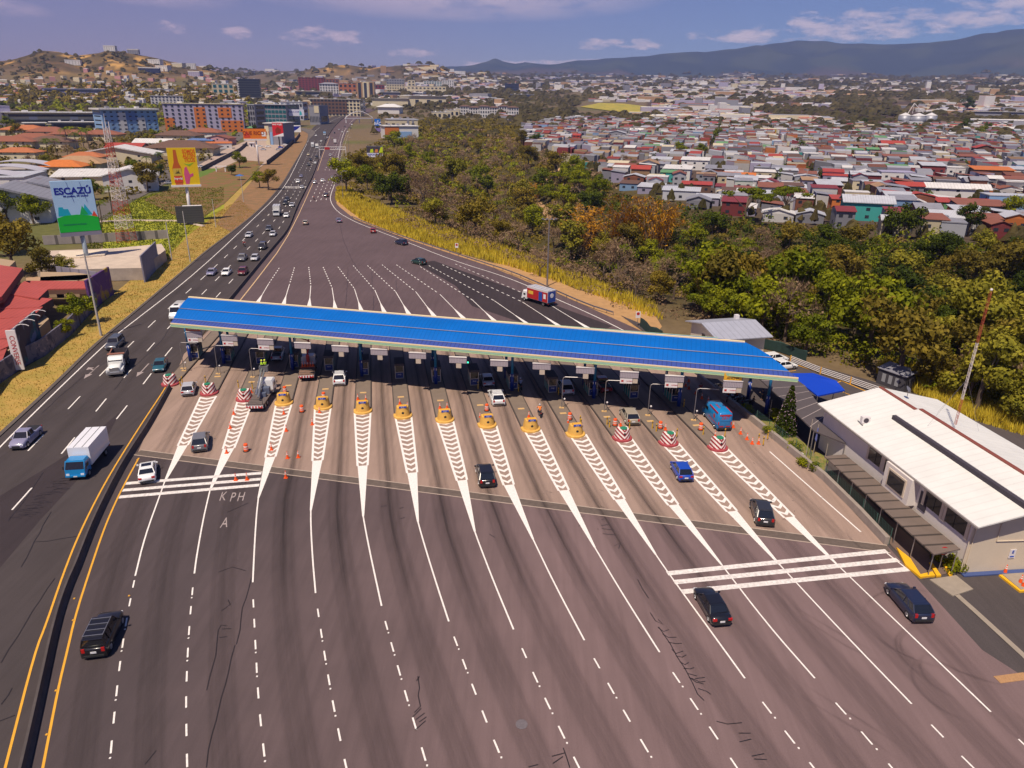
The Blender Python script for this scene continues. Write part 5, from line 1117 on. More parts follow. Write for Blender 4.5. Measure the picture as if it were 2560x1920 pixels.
# covered walkway
wk=thing('covered_walkway','long low brown ribbed walkway roof on thin posts beside the office','walkway')
W4=[(36.1,73.2),(38.7,73.7),(41.2,55.0),(38.3,54.1)]; wa=math.atan2(W4[2][0]-W4[1][0],-(W4[2][1]-W4[1][1]))
wk.location=(W4[3][0],W4[3][1],0); wk.rotation_euler=(0,0,math.atan2(-(W4[0][0]-W4[3][0]),(W4[0][1]-W4[3][1]))); wi=wk.matrix_basis.inverted(); wl4=[wi@Vector((x,y,0)) for x,y in W4]
MB().prism([(p.x,p.y) for p in wl4],2.55,2.68).build('roof',m_brown,wk); LW_=wl4[0].y
for k in range(8):
    y=.3+k*(LW_-.6)/7
    for x in (.25,2.5): MB().tube((x,y,0),(x,y,2.55),.05,n=6).build('post',m_steel,wk)
for k in range(6): MB().box((1.35,.4+k*(LW_-.8)/5,2.5),(2.5,.08,.1)).build('beam',m_steel,wk)
MB().flat([(37.9,54),(40.9,55),(38.6,73.7),(36.7,73.2)],.05).build('walkway_floor',M('floor_brown',(.15,.10,.08),.9,nz=.1,sc=2),kind='structure')
MB().prism([(38.4,53.9),(41.2,54.6),(41.6,52.6),(39.2,51.6)],-.01,.10).build('walkway_ramp',M('kerb_concrete'),kind='structure')
m_kyel=M('kerb_yellow',(.78,.42,.01),.7,nz=.08,sc=2)
for poly in ([G(2240,1372),(38.2,57.0),G(2300,1440),G(2330,1433),G(2337,1443),G(2300,1447),G(2262,1415)],[G(2322,1410),G(2330,1412),G(2352,1443),G(2340,1444)],[G(2356,1412),G(2362,1415),G(2380,1442),G(2372,1444)]):
    MB().prism(poly,0,.22).build('yellow_kerb',m_kyel,label='bright yellow painted kerb at the end of the parapet wall',cat='kerb',group='yellow kerbs by the walkway end')
wallribbon('yellow_kerb',[G(2500,1440),G(2550,1480),G(2590,1475)],[(-.15,-.02),(-.15,.16),(.15,.16),(.15,-.02)],m_kyel,'yellow kerb in front of the office corner with cones behind','kerb')
MB().prism([G(2503,1436),G(2552,1476),G(2600,1470),G(2600,1425)],-.01,.1).build('pavement',M('kerb_concrete'),kind='structure')
mr=thing('convex_mirror','round traffic mirror with red rim at the walkway end','mirror'); q=G(2345,1430); mr.location=(q[0],q[1],.05); MB().tube((0,0,0),(0,0,2.2),.04).build('pole',m_steel,mr); MB().tube((0,.02,2.3),(0,-.06,2.3),.42,.42,20).build('rim',m_red,mr); MB().tube((0,-.06,2.3),(0,-.09,2.3),.34,.30,20).build('glass',M('mirror_glass',(.6,.6,.62),.05,1.),mr)
# chain fence along the parapet
fe=thing('mesh_fence','green wire mesh fence with slim posts standing behind the concrete parapet','fence')
fpts=resample([(36.95,59.5),(36.7,65),(36.0,72.8),(34.1,82),(32.1,91)],2.6); wm=MB()
for x,y in fpts: MB().tube((x+.45,y,0),(x+.45,y,1.9),.04,n=5).build('post',M('fence_green',(.04,.10,.08),.6),fe)
for (a,b) in zip(fpts[:-1],fpts[1:]):
    for k in range(7): z=.3+k*.25; wm.tube((a[0]+.45,a[1],z),(b[0]+.45,b[1],z),.012,n=3,cap=False)
    for k in range(5): t_=k/5; x=a[0]+(b[0]-a[0])*t_+.45; y=a[1]+(b[1]-a[1])*t_; wm.tube((x,y,.2),(x+.4*(b[0]-a[0])/2.6,y+.8,1.85),.01,n=3,cap=False)
wm.build('wire_mesh',M('fence_green'),fe)
# carport, blue awning, shed, guard house
cp=thing('carport','flat dark carport roof with pale seams behind the flowering tree','carport')
c4=[(34.6,95.6),(41.0,86.4),(38.3,76.2),(33.6,82.6)]; c4=[(34.8,96.5),(40.8,87.2),(38.2,75.6),(33.2,83.5)]
c4=[G(1875,925,3.3),G(1990,935,3.3),G(2072,1045,3.3),(39.3,75.3),G(2035,1078,3.3),G(1958,1003,3.3)]
MB().prism(c4,3.2,3.36).build('roof',M('carport_dark',(.085,.07,.075),.8,nz=.1,sc=1),cp); sm_=MB()
for k in range(8):
    t_=(k+.5)/8; a=(Vector(c4[0]).lerp(Vector(c4[5]),t_*2) if t_<.5 else Vector(c4[5]).lerp(Vector(c4[4]),t_*2-1)); b=Vector(c4[1]).lerp(Vector(c4[2]),t_); sm_.strip([a,b],.09,3.375)
sm_.build('roof_seam',M('seam_pale',(.40,.34,.33),.7),cp)
for p in c4: MB().tube((p[0],p[1],0),(p[0],p[1],3.2),.07,n=6).build('post',m_steel,cp)
aw=thing('blue_awning','vivid blue curved fabric awning over the yard entrance','awning'); az_=[G(1972,935,3.3),G(2032,934,4.0),G(2090,953,3.9),G(2112,977,3.2),G(2044,991,3.2)]
mb=MB(); zz=[3.4,4.1,4.0,3.3,3.3]; ctr=(sum(p[0] for p in az_)/5,sum(p[1] for p in az_)/5,4.15)
for i in range(5): j=(i+1)%5; mb.face([(*az_[i],zz[i]),(*az_[j],zz[j]),ctr]) 
for i in range(5): j=(i+1)%5; mb.face([(*az_[j],zz[j]),(*az_[i],zz[i]),(*az_[i],zz[i]-.2),(*az_[j],zz[j]-.2)])
mb.build('fabric',M('awning_blue',(.0,.045,.46),.6),aw)
for i in range(5): MB().tube((*az_[i],0),(*az_[i],zz[i]),.06,n=6).build('post',m_steel,aw)
sh=thing('shed','small dark shed with a tilted grey metal roof at the yard rail','shed'); a,b=G(2200,958),G(2262,985); sh.location=((a[0]+b[0])/2+.8,(a[1]+b[1])/2+1,0); sh.rotation_euler=(0,0,R(-62))
MB().box((0,0,1.2),(4.6,2.4,2.4)).build('wall',M('shed_dark',(.06,.055,.065),.8),sh); mb=MB().loft([[(-2.5,-1.4,2.45),(2.5,-1.4,2.45),(2.5,-1.4,2.55),(-2.5,-1.4,2.55)],[(-2.5,1.4,3.0),(2.5,1.4,3.0),(2.5,1.4,3.1),(-2.5,1.4,3.1)]]); mb.build('roof',M('roof_zinc',(.30,.30,.36),.45,.3,nz=.08,sc=1),sh)
for k in range(3): MB().box((-1.2+k*1.1,-1.22,1.2),(.6,.04,1.3)).build('window',M('window_pale',(.3,.3,.32),.3),sh)
gh=thing('guard_house','small cream house with a grey gabled metal roof beyond the canopy end','building'); gh.location=(33.6,110.6,0); gh.rotation_euler=(0,0,R(14))
MB().box((4.6,5.2,2.3),(8.6,9.5,4.6)).build('wall',m_wall,gh); z0=4.6
MB().loft([[(x,-.5,z0-.15),(x,-.5,z0+.02),(x,5.2,z0+1.3),(x,10.9,z0+.02),(x,10.9,z0-.15),(x,5.2,z0+1.1)] for x in (-.5,9.7)]).build('roof',M('roof_zinc_light',(.42,.43,.50),.5,.2,nz=.08,sc=.8,stripe=(0,1.1,.85)),gh); MB().face([(.28,.5,4.5),(.28,5.2,5.7),(.28,9.9,4.5)]).build('gable',m_wall,gh)
MB().box((.26,5.4,3.3),(.06,1.1,1.0)).build('window',m_glass,gh); MB().box((8.2,8.7,5.4),(.7,.7,.9)).build('vent',m_wpan,gh); MB().box((-3.2,2.8,.6),(6,6,1.1),R(8)).build('terrace',m_roofw,gh)
# yard rail with yellow posts and lines
yr=thing('yard_rail','grey tubular yard rail with yellow posts along the forest edge','railing'); yp=resample([G(1975,905),G(2050,935),G(2125,960),G(2196,985)],3.2)
for x,y in yp[::1]: MB().box((x,y,.6),(.14,.14,1.2)).build('post',m_yel,yr)
for k in range(4): MB().path([(x,y+.1,.25+.27*k) for x,y in yp],.05,5).build('rail',m_wpan,yr)
yl=MB(); yl.strip([G(1925,885),G(2000,915),G(2100,950),G(2192,990)],.22,.01); yl.strip([G(2072,964),G(2110,950)],.16,.01); yl.strip([G(2070,964),G(2150,998),G(2190,985)],.16,.012); yl.strip([G(1962,930),G(1990,926)],.16,.01); yl.strip([G(1900,888),G(1915,886)],.16,.01); yl.build('bay_lines',m_yel,kind='structure')
wallribbon('white_kerb',[G(1956,930),G(1973,939)],[(-.15,0),(-.15,.15),(.15,.15),(.15,0)],m_wpan,'short white kerb beside the parked white saloon','kerb')
nt_=thing('net_fence','dark green shade netting hung along the yard edge','fence'); npts=resample([G(1600,812),G(1640,835),G(1760,800)],2)+[]
mb=MB()
for pts in (resample([G(1600,815),G(1625,838),G(1655,850)],1.5),resample([G(1905,870),G(1950,880),G(2015,903)],1.5)):
    mb.loft([[(x,y,0),(x,y+.25,0),(x,y+.25+random.uniform(-.1,.1),1.7+random.uniform(-.2,.25)),(x,y,1.7)] for x,y in pts])
mb.build('netting',M('net',(.015,.04,.035),.9,nz=.3,sc=2),nt_)
# flag poles and garden
for k,(px,py,py2) in enumerate(((2012,1155,1047),(2032,1140,1060),(1922,1050,1000),(2062,1150,1110))):
    x,y=G(px,py); z=zat(x,y,px+14,py2); f=thing('flagpole','%s'%('tall bare flagpole in the garden;flagpole with a furled blue flag in the garden;pale post behind the blue column of the canopy end;thin grey post near the office corner'.split(';')[k]),'flagpole',(x,y,0)); MB().tube((0,0,0),(0,0,z),.05,.035).build('pole',M('pole_tan',(.40,.34,.27),.6),f)
    if k==1: MB().loft([[(-.08,-.03,z-.5),(.02,-.12,z-.5),(.1,.03,z-.5),(0,.1,z-.5)],[(-.16,-.05,z-2.0),(.0,-.2,z-2.3),(.2,.05,z-2.1),(0,.18,z-2.0)]]).build('flag',M('flag',(.10,.12,.32),.8),f)
MB().flat([(32.9,90.2),(35.2,90.6),(38.9,77.5),(36.6,73.7),(34.7,82)],.0).build('lawn',M('lawn_dry',(.26,.19,.06),.95,nz=.4,sc=1.2,col2=(.12,.16,.02)),kind='structure')
gl=MB()
for cx,cy,r_ in ((1998,1136,.55),(2025,1158,.5)):
    q=G(cx,cy); gl.strip([(q[0]+r_*math.cos(a*.5),q[1]+r_*1.2*math.sin(a*.5)) for a in range(13)],.16,.05)
gl.strip([G(2005,1140),G(2040,1160)],.14,.05); gl.build('garden_edging',m_wpan,label='white painted ring shaped stones set in the garden lawn',cat='garden edging')
# ================================================================ vegetation
def leafmat(name,c1,c2,nzs=.35):
    m=bpy.data.materials.new(name); m.use_nodes=True; t=m.node_tree; p=t.nodes['Principled BSDF']; p.inputs['Roughness'].default_value=.75; p.inputs['Specular IOR Level'].default_value=.2
    g=t.nodes.new('ShaderNodeNewGeometry'); oi=t.nodes.new('ShaderNodeObjectInfo'); n=t.nodes.new('ShaderNodeTexNoise'); n.inputs['Scale'].default_value=nzs; n.inputs['Detail'].default_value=5; n.inputs['Roughness'].default_value=.7; t.links.new(g.outputs['Position'],n.inputs['Vector'])
    f=math_n(t,'ADD',math_n(t,'MULTIPLY_ADD',n.outputs[0],3.2,-1.35),math_n(t,'MULTIPLY_ADD',oi.outputs['Random'],.7,-.2),clamp=True)
    c=mixc(t,f,c1,c2); c=mixc(t,math_n(t,'MULTIPLY',g.outputs['Random Per Island'],.55),c,(c1[0]*.35,c1[1]*.35,c1[2]*.35)); t.links.new(c,p.inputs['Base Color'])
    tr=t.nodes.new('ShaderNodeBsdfTranslucent'); t.links.new(c,tr.inputs[0]); mx_=t.nodes.new('ShaderNodeMixShader'); mx_.inputs[0].default_value=.25
    t.links.new(p.outputs[0],mx_.inputs[1]); t.links.new(tr.outputs[0],mx_.inputs[2]); t.links.new(mx_.outputs[0],t.nodes['Material Output'].inputs[0]); return m
L_dark=leafmat('leaves_dark',(.040,.062,.003),(.12,.15,.004)); L_mid=leafmat('leaves_mid',(.13,.16,.003),(.36,.36,.006)); L_yel=leafmat('leaves_yellowish',(.22,.21,.015),(.42,.35,.03)); L_brn=leafmat('leaves_dry',(.26,.165,.095),(.44,.30,.18)); L_bam=leafmat('leaves_bamboo',(.55,.25,.01),(.90,.45,.02)); L_pal=leafmat('leaves_palm',(.07,.12,.01),(.22,.25,.02)); L_grs=leafmat('grass_tall',(.55,.42,.03),(.90,.70,.07),.2); L_flw=leafmat('flowers_pink',(.55,.35,.55),(.7,.5,.6)); L_olv=leafmat('leaves_olive',(.15,.12,.012),(.34,.24,.025))
m_bark=M('bark',(.12,.085,.06),.95,nz=.3,sc=3,local=True)
def rvec(rn):
    while 1:
        v=Vector((rn.uniform(-1,1),rn.uniform(-1,1),rn.uniform(-1,1)))
        if .01<v.length<1: return v.normalized()
def crown(mb,rn,cl,n,sz):
    for k in range(n):
        c,r=cl[k%len(cl)]; v=rvec(rn); p=Vector(c)+Vector((v.x*r[0],v.y*r[0],v.z*r[1]))*(rn.random()**.4)
        nn=(v+rvec(rn)*.7).normalized(); a=nn.orthogonal().normalized(); b=nn.cross(a); th=rn.random()*6.28; a,b=a*math.cos(th)+b*math.sin(th),b*math.cos(th)-a*math.sin(th); s=sz*rn.uniform(.55,1.25)
        mb.face([p-a*s,p-b*s*.6,p+a*s,p+b*s*.6])
def make_tree(kind,seed):
    rn=random.Random(seed); cr=MB(); tk=MB()
    if kind in('dark','mid','yellow','olive'):
        H=10*rn.uniform(.85,1.15); cl=[]
        nc=rn.randint(10,20)
        for k in range(nc):
            a=rn.random()*6.28; rr=rn.uniform(.4,3.6); z=H*.45+rn.random()*H*.42-(rr*.35); cl.append(((rr*math.cos(a),rr*math.sin(a),z),(rn.uniform(1.1,2.1),rn.uniform(.9,1.6))))
        crown(cr,rn,cl,2600,.30)
        tk.tube((0,0,-1),(.1,.1,H*.4),.32,.2,6)
        for (c,r) in cl[:7]: tk.tube((.1,.1,H*.3),(c[0]*.8,c[1]*.8,c[2]),.13,.04,4)
    elif kind=='umbrella':
        H=9; cl=[]
        for k in range(16):
            a=rn.random()*6.28; rr=6.2*math.sqrt(rn.random()); cl.append(((rr*math.cos(a),rr*math.sin(a),H*.92-rr*rr*.035+rn.uniform(-.3,.3)),(rn.uniform(1.2,2.0),rn.uniform(.45,.8))))
        crown(cr,rn,cl,3200,.28); tk.tube((0,0,-1),(0,0,H*.4),.35,.28,6)
        for (c,r) in cl[:12]: tk.tube((0,0,H*.4),(c[0]*.85,c[1]*.85,c[2]-.3),.15,.04,4)
    elif kind=='bare':
        tips=[]
        def br(p,d,L,r,lv):
            q=p+d*L; tk.tube(p,q,r,r*.65,4 if lv<2 else 3,cap=False)
            if lv>=4: tips.append(q); return
            for k in range(3 if lv<3 else 3):
                dd=(d*.75+rvec(rn)*.72+Vector((0,0,.12))).normalized(); br(q,dd,L*rn.uniform(.62,.82),r*.6,lv+1)
        br(Vector((0,0,-.5)),Vector((0,0,1)),2.6,.26,0)
        for q in tips:
            for k in range(9):
                d=(rvec(rn)+Vector((0,0,.35))).normalized()*rn.uniform(.6,1.5); s=d.orthogonal().normalized()*.035; cr.face([q-s,q+s,q+d])
            for k in range(3):
                v=rvec(rn)*.8; a=rvec(rn)*.16; b=rvec(rn)*.16; p=q+v; cr.face([p-a,p-b,p+a,p+b])
    elif kind=='bamboo':
        for k in range(60):
            a=rn.random()*6.28; out=rn.uniform(1.,5.5); H=rn.uniform(7,13); p0=Vector((rn.uniform(-2,2),rn.uniform(-2,2),-.5)); pts=[]
            for i in range(9): t_=i/8; pts.append(p0+Vector((math.cos(a)*out*t_**2.2,math.sin(a)*out*t_**2.2,H*(t_-.28*t_**4))))
            for q,w_ in zip(pts[:-1],pts[1:]): tk.tube(q,w_,.05,.045,3,cap=False)
            for i in range(34):
                t_=rn.uniform(.2,1)*8; i0_=min(int(t_),7); q=pts[i0_].lerp(pts[i0_+1],t_-i0_); d=(rvec(rn)+Vector((math.cos(a)*.5,math.sin(a)*.5,-.3))).normalized()*rn.uniform(.5,1.0); s=d.orthogonal().normalized()*.09; cr.face([q-s,q+s,q+d])
    elif kind=='palm':
        H=7.5; tk.tube((0,0,-.3),(.2,.1,H*.5),.2,.16,7); tk.tube((.2,.1,H*.5),(.25,.1,H),.16,.13,7)
        for k in range(15):
            a=k*2.4; up=rn.uniform(.1,1.0); pts=[Vector((.25,.1,H))+Vector((math.cos(a)*2.7*t_,math.sin(a)*2.7*t_,up*1.6*t_-2.1*t_*t_*(1.1-up*.4))) for t_ in (0,.25,.5,.75,1)]
            sd=Vector((-math.sin(a),math.cos(a),0))
            for q,w_ in zip(pts[:-1],pts[1:]):
                for j in range(5):
                    b_=q.lerp(w_,j/5); e_=q.lerp(w_,j/5+.12)
                    for s in (-1,1): cr.face([b_,e_,e_+sd*s*.62+Vector((0,0,-.28))])
    elif kind=='shrub':
        cl=[((rn.uniform(-.7,.7),rn.uniform(-.7,.7),rn.uniform(.4,1.0)),(.7,.5)) for k in range(6)]; crown(cr,rn,cl,420,.16); tk.tube((0,0,-.2),(0,0,.6),.06,.04,5)
    elif kind=='cone':
        for k in range(3600):
            z=rn.random()**1.25*6.6; r_=(1.5*(1-z/7.0)**.8)*(rn.random()**.3); a=rn.random()*6.28; p=Vector((r_*math.cos(a),r_*math.sin(a),z+.1)); a_=rvec(rn)*.13; b_=rvec(rn)*.13; cr.face([p-a_,p-b_,p+a_,p+b_])
        tk.tube((0,0,-.1),(0,0,5.5),.12,.04,6)
    return cr,tk
LM={'dark':L_dark,'mid':L_mid,'yellow':L_yel,'olive':L_olv,'umbrella':L_mid,'bare':L_brn,'bamboo':L_bam,'palm':L_pal,'shrub':L_mid,'cone':L_dark}
TM={}
def tmesh(kind,v):
    if (kind,v) not in TM:
        cr,tk=make_tree(kind,v*13+len(kind)*7); TM[(kind,v)]=(cr.mesh('crown',LM[kind]),tk.mesh('trunk',m_bark))
    return TM[(kind,v)]
ntree=0
def tree(kind,v,x,y,z,s,label,group=None,sz=None,name=None,cat='tree'):
    global ntree; ntree+=1
    cm,tm=tmesh(kind,v); r=thing(name or {'palm':'palm_tree','shrub':'shrub','bamboo':'bamboo_clump','bare':'bare_tree'}.get(kind,'broadleaf_tree'),label,cat,(x,y,z),random.random()*6.28,group); r.scale=(s,s,s*(sz or 1))
    obj('crown',cm,r); obj('trunk' if kind!='bamboo' else 'canes',tm,r); return r
KW={'dark':'dark green leafy tree','mid':'green leafy tree','yellow':'yellow green leafy tree','olive':'olive brown leafy tree','umbrella':'flat topped spreading green tree','bare':'leafless brown twiggy tree','bamboo':'arching golden bamboo clump','palm':'palm tree'}
# hand placed trees of the ravine: kind, px, py of trunk foot, scale
HT=[('bare',1535,722,1.25,'wide leafless tree behind the yellow grass by the guard rail'),('olive',1790,790,1.55,'big half dry leafy tree left of the guard house'),('bare',1960,855,1.75,'very large bare brown tree right of the grey roofed guard house'),('bare',1880,800,1.3,'bare tree behind the guard house roof'),
 ('bamboo',1550,640,2.7,'largest golden bamboo clump in the ravine'),('bamboo',1465,630,2.2,'golden bamboo clump left of the largest one'),('bamboo',1640,625,2.2,'golden bamboo clump right of the largest one'),('bamboo',1340,500,1.2,'small golden bamboo clump near the dark trees'),
 ('umbrella',1450,505,1.35,'flat topped tree above the golden bamboo'),('umbrella',1860,560,1.5,'flat topped tree in front of the houses, centre'),('umbrella',1960,545,1.35,'flat topped tree touching the red roofed houses'),('umbrella',1400,470,1.1,'flat topped tree beside the ravine bend'),
 ('dark',2255,600,1.5,'tall round dark tree rising before the teal house'),('mid',2525,560,1.2,'round green tree before the blue houses at the right edge'),('dark',2420,590,1.1,'dark green tree below the rusty roofed house'),('bare',2180,760,1.1,'grey bare bush tree in the green slope'),
 ('bare',1560,420,1.15,'bare tree on the brown clearing below the houses'),('mid',1700,395,1.4,'broad bright green tree among the houses'),('mid',1750,392,1.3,'second broad bright green tree among the houses'),('dark',2410,330,1.8,'wide green trees between the roofs on the right'),('mid',2450,345,1.6,'bright green tree left of the red gabled roof'),('dark',2470,330,1.6,'dark green tree right of the silos'),
 ('dark',2415,282,3.2,'huge dark round tree on the plain'),('mid',1790,350,1.4,'tree standing behind the yellow roofed house'),('palm',1985,395,1.0,'palm tree among orange roofs, front'),('palm',2005,375,1.0,'palm tree among orange roofs, middle'),('palm',2025,360,1.1,'palm tree among orange roofs, rear'),('palm',2150,440,.9,'palm tree between the white shed and red roofs'),
 ('bare',2500,1020,1.2,'bare brush tree behind the office roof'),('bare',2440,985,1.2,'bare brush tree beside the mast'),('bare',2540,960,1.3,'bare brush tree at the right picture edge'),('bare',1350,690,.9,'small bare tree behind the tall light pole'),('bare',1100,560,.9,'brown bare tree behind the yellow verge'),('bare',1000,470,.9,'brown bare tree close to the slip road')]
for i,(k,px,py,s,l) in enumerate(HT):
    x,y,z=GT(px,py)
    tree(k,i%3,x,y,z,s,l)
# scattered forest
rn=random.Random(11); occ=[]
ZN=[('the ravine beside the yellow grass verge',lambda px,py:px<1330 and py>480),('the ravine head near the slip road',lambda px,py:px<1330),('the ravine behind the guard rail',lambda px,py:px<1720 and py>560),('the slope under the crowded houses',lambda px,py:py<650),('the green slope behind the yard',lambda px,py:px>1950),('the thicket above the guard house',lambda px,py:True)]
forest=[(870,470),(850,490),(1010,545),(1150,592),(1300,640),(1420,688),(1560,745),(1700,790),(1960,875),(2150,925),(2300,985),(2480,1060),(2700,1080),(2700,680),(2560,660),(2350,645),(2200,640),(2060,620),(1900,605),(1720,570),(1600,520),(1500,480),(1420,440),(1340,380),(1340,330),(1250,315),(1100,318),(1010,330),(960,400),(880,440)]
def inpoly(x,y,P):
    c_=False; n=len(P)
    for i in range(n):
        x0,y0=P[i]; x1,y1=P[(i+1)%n]
        if (y0>y)!=(y1>y) and x<(x1-x0)*(y-y0)/(y1-y0)+x0: c_=not c_
    return c_
forestW=[G(*p) if p[1]>420 else GT(*p)[:2] for p in forest]
tries=0; cnt=0; small=[]
while cnt<205 and tries<6000:
    tries+=1; px=rn.uniform(850,2640); py=330+rn.random()**.8*740
    if not inpoly(px,py,forest): continue
    x,y=GT(px,py)[:2]; D_=math.hypot(x,y); mind=3.6 if D_<250 else 7
    if any((x-a)**2+(y-b)**2<mind*mind for a,b in occ): continue
    occ.append((x,y)); n_=noise.noise(Vector((x*.018,y*.018,3.)))+rn.uniform(-.25,.25)
    if px>1950 and py>600: k='mid' if n_>.1 else ('dark' if n_>-.12 else ('olive' if n_>-.3 else 'yellow'))
    elif n_>.22: k='mid'
    elif n_>.02: k='dark' if rn.random()<.6 else 'olive'
    elif n_>-.10: k='yellow' if rn.random()<.5 else 'olive'
    else: k='bare'
    z=hz(x,y); s=rn.uniform(.8,1.7) if D_<230 else rn.uniform(1.1,2.1)
    if px>1600 and py<720: s*=.62
    zn=[q[0] for q in ZN if q[1](px,py)][0]; sw='small' if s<1.1 else ('medium sized' if s<1.55 else 'large')
    tree(k,rn.randint(0,2),x,y,z,s,'%s %s in %s'%(sw,KW[k],zn),'%s %ss in %s'%(sw,KW[k],zn)); cnt+=1
# undergrowth: one mass of leaves over the ravine floor and slopes
def scatter(name,mat,poly,n,szr,hgt,label,seed,world=False,kind='stuff',lean=.3,dens=None,cell=None):
    rn=random.Random(seed); mb=MB(); Pw=poly if world else [G(*p) if p[1]>420 else GT(*p)[:2] for p in poly]
    x0,x1=min(p[0] for p in Pw),max(p[0] for p in Pw); y0,y1=min(p[1] for p in Pw),max(p[1] for p in Pw); k=0
    while k<n:
        x=rn.uniform(x0,x1); y=rn.uniform(y0,y1)
        if not inpoly(x,y,Pw): 
            continue
        if dens and rn.random()>dens(x,y): continue
        k+=1; 
        z=hz(x,y)-.1; yield x,y,z,mb,rn
    o=mb.build(name,mat,kind=kind); o['label']=label; o['category']='undergrowth' if 'grass' not in label else 'grass'
def brush(name,mat,poly,n,seed,label,h0,h1,sz,per=40):
    for x,y,z,mb,rn in scatter(name,mat,poly,n,0,0,label,seed):
        d=math.hypot(x,y); r_=rn.uniform(1.3,3.0)*(.8+d/700); hh=rn.uniform(h0,h1)*(.7+max(-.4,noise.noise(Vector((x*.05,y*.05,seed)))))
        s0=sz*(.6+d/330)
        for k in range(per):
            v=rvec(rn); v.z=abs(v.z); p=Vector((x+v.x*r_,y+v.y*r_,z+v.z*hh))*1.0; nn=(v+rvec(rn)*.6).normalized(); a=nn.orthogonal().normalized(); b=nn.cross(a); th=rn.random()*6.3; a,b=a*math.cos(th)+b*math.sin(th),b*math.cos(th)-a*math.sin(th); s=s0*rn.uniform(.5,1.3)
            mb.face([p-a*s,p-b*s*.65,p+a*s,p+b*s*.65])
brush('undergrowth',L_olv,forest,2100,21,'olive and brown undergrowth filling the ravine between the trees',1.2,3.5,.36)
brush('undergrowth_green',L_mid,[(1900,840),(2150,925),(2480,1050),(2700,1060),(2700,640),(2300,600),(1950,600),(1800,700)],1000,22,'bright green leafy undergrowth on the slope behind the yard',2.,5.5,.30,52)
brush('undergrowth_green',L_mid,[(900,420),(1000,520),(1400,660),(1500,600),(1300,480),(1350,390),(1200,330),(1000,340)],420,27,'green bushes mixed into the scrub at the upper end of the ravine',2.,5.,.34,44)
brush('roadside_scrub',L_olv,[(872,400),(905,380),(960,345),(1060,300),(1250,300),(1330,335),(1250,350),(1000,345),(950,400)],330,29,'olive scrub between the far road and the ravine head',2.,6.,.4,40)
brush('undergrowth_dark',L_dark,[(1400,470),(1640,500),(1900,560),(2200,600),(2600,640),(2600,900),(1900,760),(1500,620)],500,24,'dark green undergrowth in the deepest part of the ravine',2.,6.,.38,44)
brush('undergrowth_dry',L_brn,[(980,560),(1300,655),(1560,765),(1700,800),(1960,880),(2020,850),(1800,700),(1500,560),(1250,480),(1000,430)],800,23,'dry brown undergrowth behind the guard rail',1.2,4.,.26,50)
brush('undergrowth_dry',L_brn,[(1000,430),(1430,400),(1640,470),(1400,340),(1100,320),(900,400)],300,25,'dry grey brown scrub at the upper end of the ravine',2.,6.,.34,40)
def grass(name,mat,poly,n,seed,label,h0,h1,w_=.05,dens=None):
    for x,y,z,mb,rn in scatter(name,mat,poly,n,0,0,label,seed,dens=dens):
        hh=rn.uniform(h0,h1)*(.6+.6*abs(noise.noise(Vector((x*.15,y*.15,1))))); d=math.hypot(x,y); w2=w_*(.6+d/90); a=rn.random()*6.28; lx,ly=rn.uniform(-.5,.5)*hh*.6,rn.uniform(-.5,.5)*hh*.6; c_,s_=math.cos(a)*w2,math.sin(a)*w2
        mb.face([(x-c_,y-s_,z),(x+c_,y+s_,z),(x+lx,y+ly,z+hh)])
grass('tall_grass',L_grs,[(842,470),(838,500),(905,550),(1000,588),(1150,632),(1290,668),(1400,705),(1500,740),(1620,790),(1660,800),(1630,760),(1500,700),(1400,665),(1270,615),(1130,570),(1010,535),(930,505),(870,470)],22000,31,'tall yellow grass along the outside of the guard rail',.9,2.6,.06)
grass('tall_grass',L_grs,[(2190,930),(2290,985),(2400,1040),(2560,1090),(2600,1060),(2480,1010),(2330,940),(2220,905)],9000,32,'tall yellow grass behind the office roof and shed',1.2,2.8,.05)
grass('tall_grass',L_grs,[(890,400),(935,425),(990,405),(960,380),(905,385)],1500,33,'yellow grass patch under the roadside billboard',.5,1.4,.12)
# sandy shoulder outside the guard rail
m_sand=M('sand',(.42,.24,.10),.95,nz=.22,sc=.6); m_dry=M('dry_grass',(.42,.26,.06),.95,nz=.4,sc=.3,col2=(.30,.22,.04)); m_lot=M('lot_grass',(.20,.22,.01),.95,nz=.4,sc=.25,col2=(.34,.33,.01)); m_field=M('field',(.22,.10,.04),.95,nz=.5,sc=.18,col2=(.14,.12,.02)); m_grav=M('gravel_mat',(.40,.30,.24),.95,nz=.2,sc=.3); m_lawn=M('lawn_green',(.10,.16,.012),.95,nz=.2,sc=.8)
def ground_patch(name,poly,mat,off=.02,step=12,label=None):
    "a sheet laid on the terrain"
    W_=[G(*p) if p[1]>420 else GT(*p)[:2] for p in poly]; Wd=[]
    for a,b in zip(W_,W_[1:]+W_[:1]): Wd+=resample([a,b],step)[:-1]
    mb=MB(); b=len(mb.v); mb.v+=[(x,y,hz(x,y)+off) for x,y in Wd]
    for t in tessellate_polygon([[Vector((x,y,0)) for x,y in Wd]]):
        t=list(t); q=[Wd[i] for i in t]
        if (q[1][0]-q[0][0])*(q[2][1]-q[0][1])-(q[2][0]-q[0][0])*(q[1][1]-q[0][1])<0: t=t[::-1]
        mb.f.append(tuple(t)); mb.m.append(0)
    return mb.build(name,mat,kind='structure')
ground_patch('sandy_shoulder',[(835,500),(838,480),(845,465),(860,480),(880,505),(960,540),(1060,570),(1170,600),(1290,650),(1440,720),(1540,745),(1600,765),(1640,790),(1655,815),(1640,835),(1590,832),(1500,790),(1440,758),(1367,724),(1280,686),(1190,657),(1103,628),(1016,600),(930,568),(872,546)],m_sand,-.06)
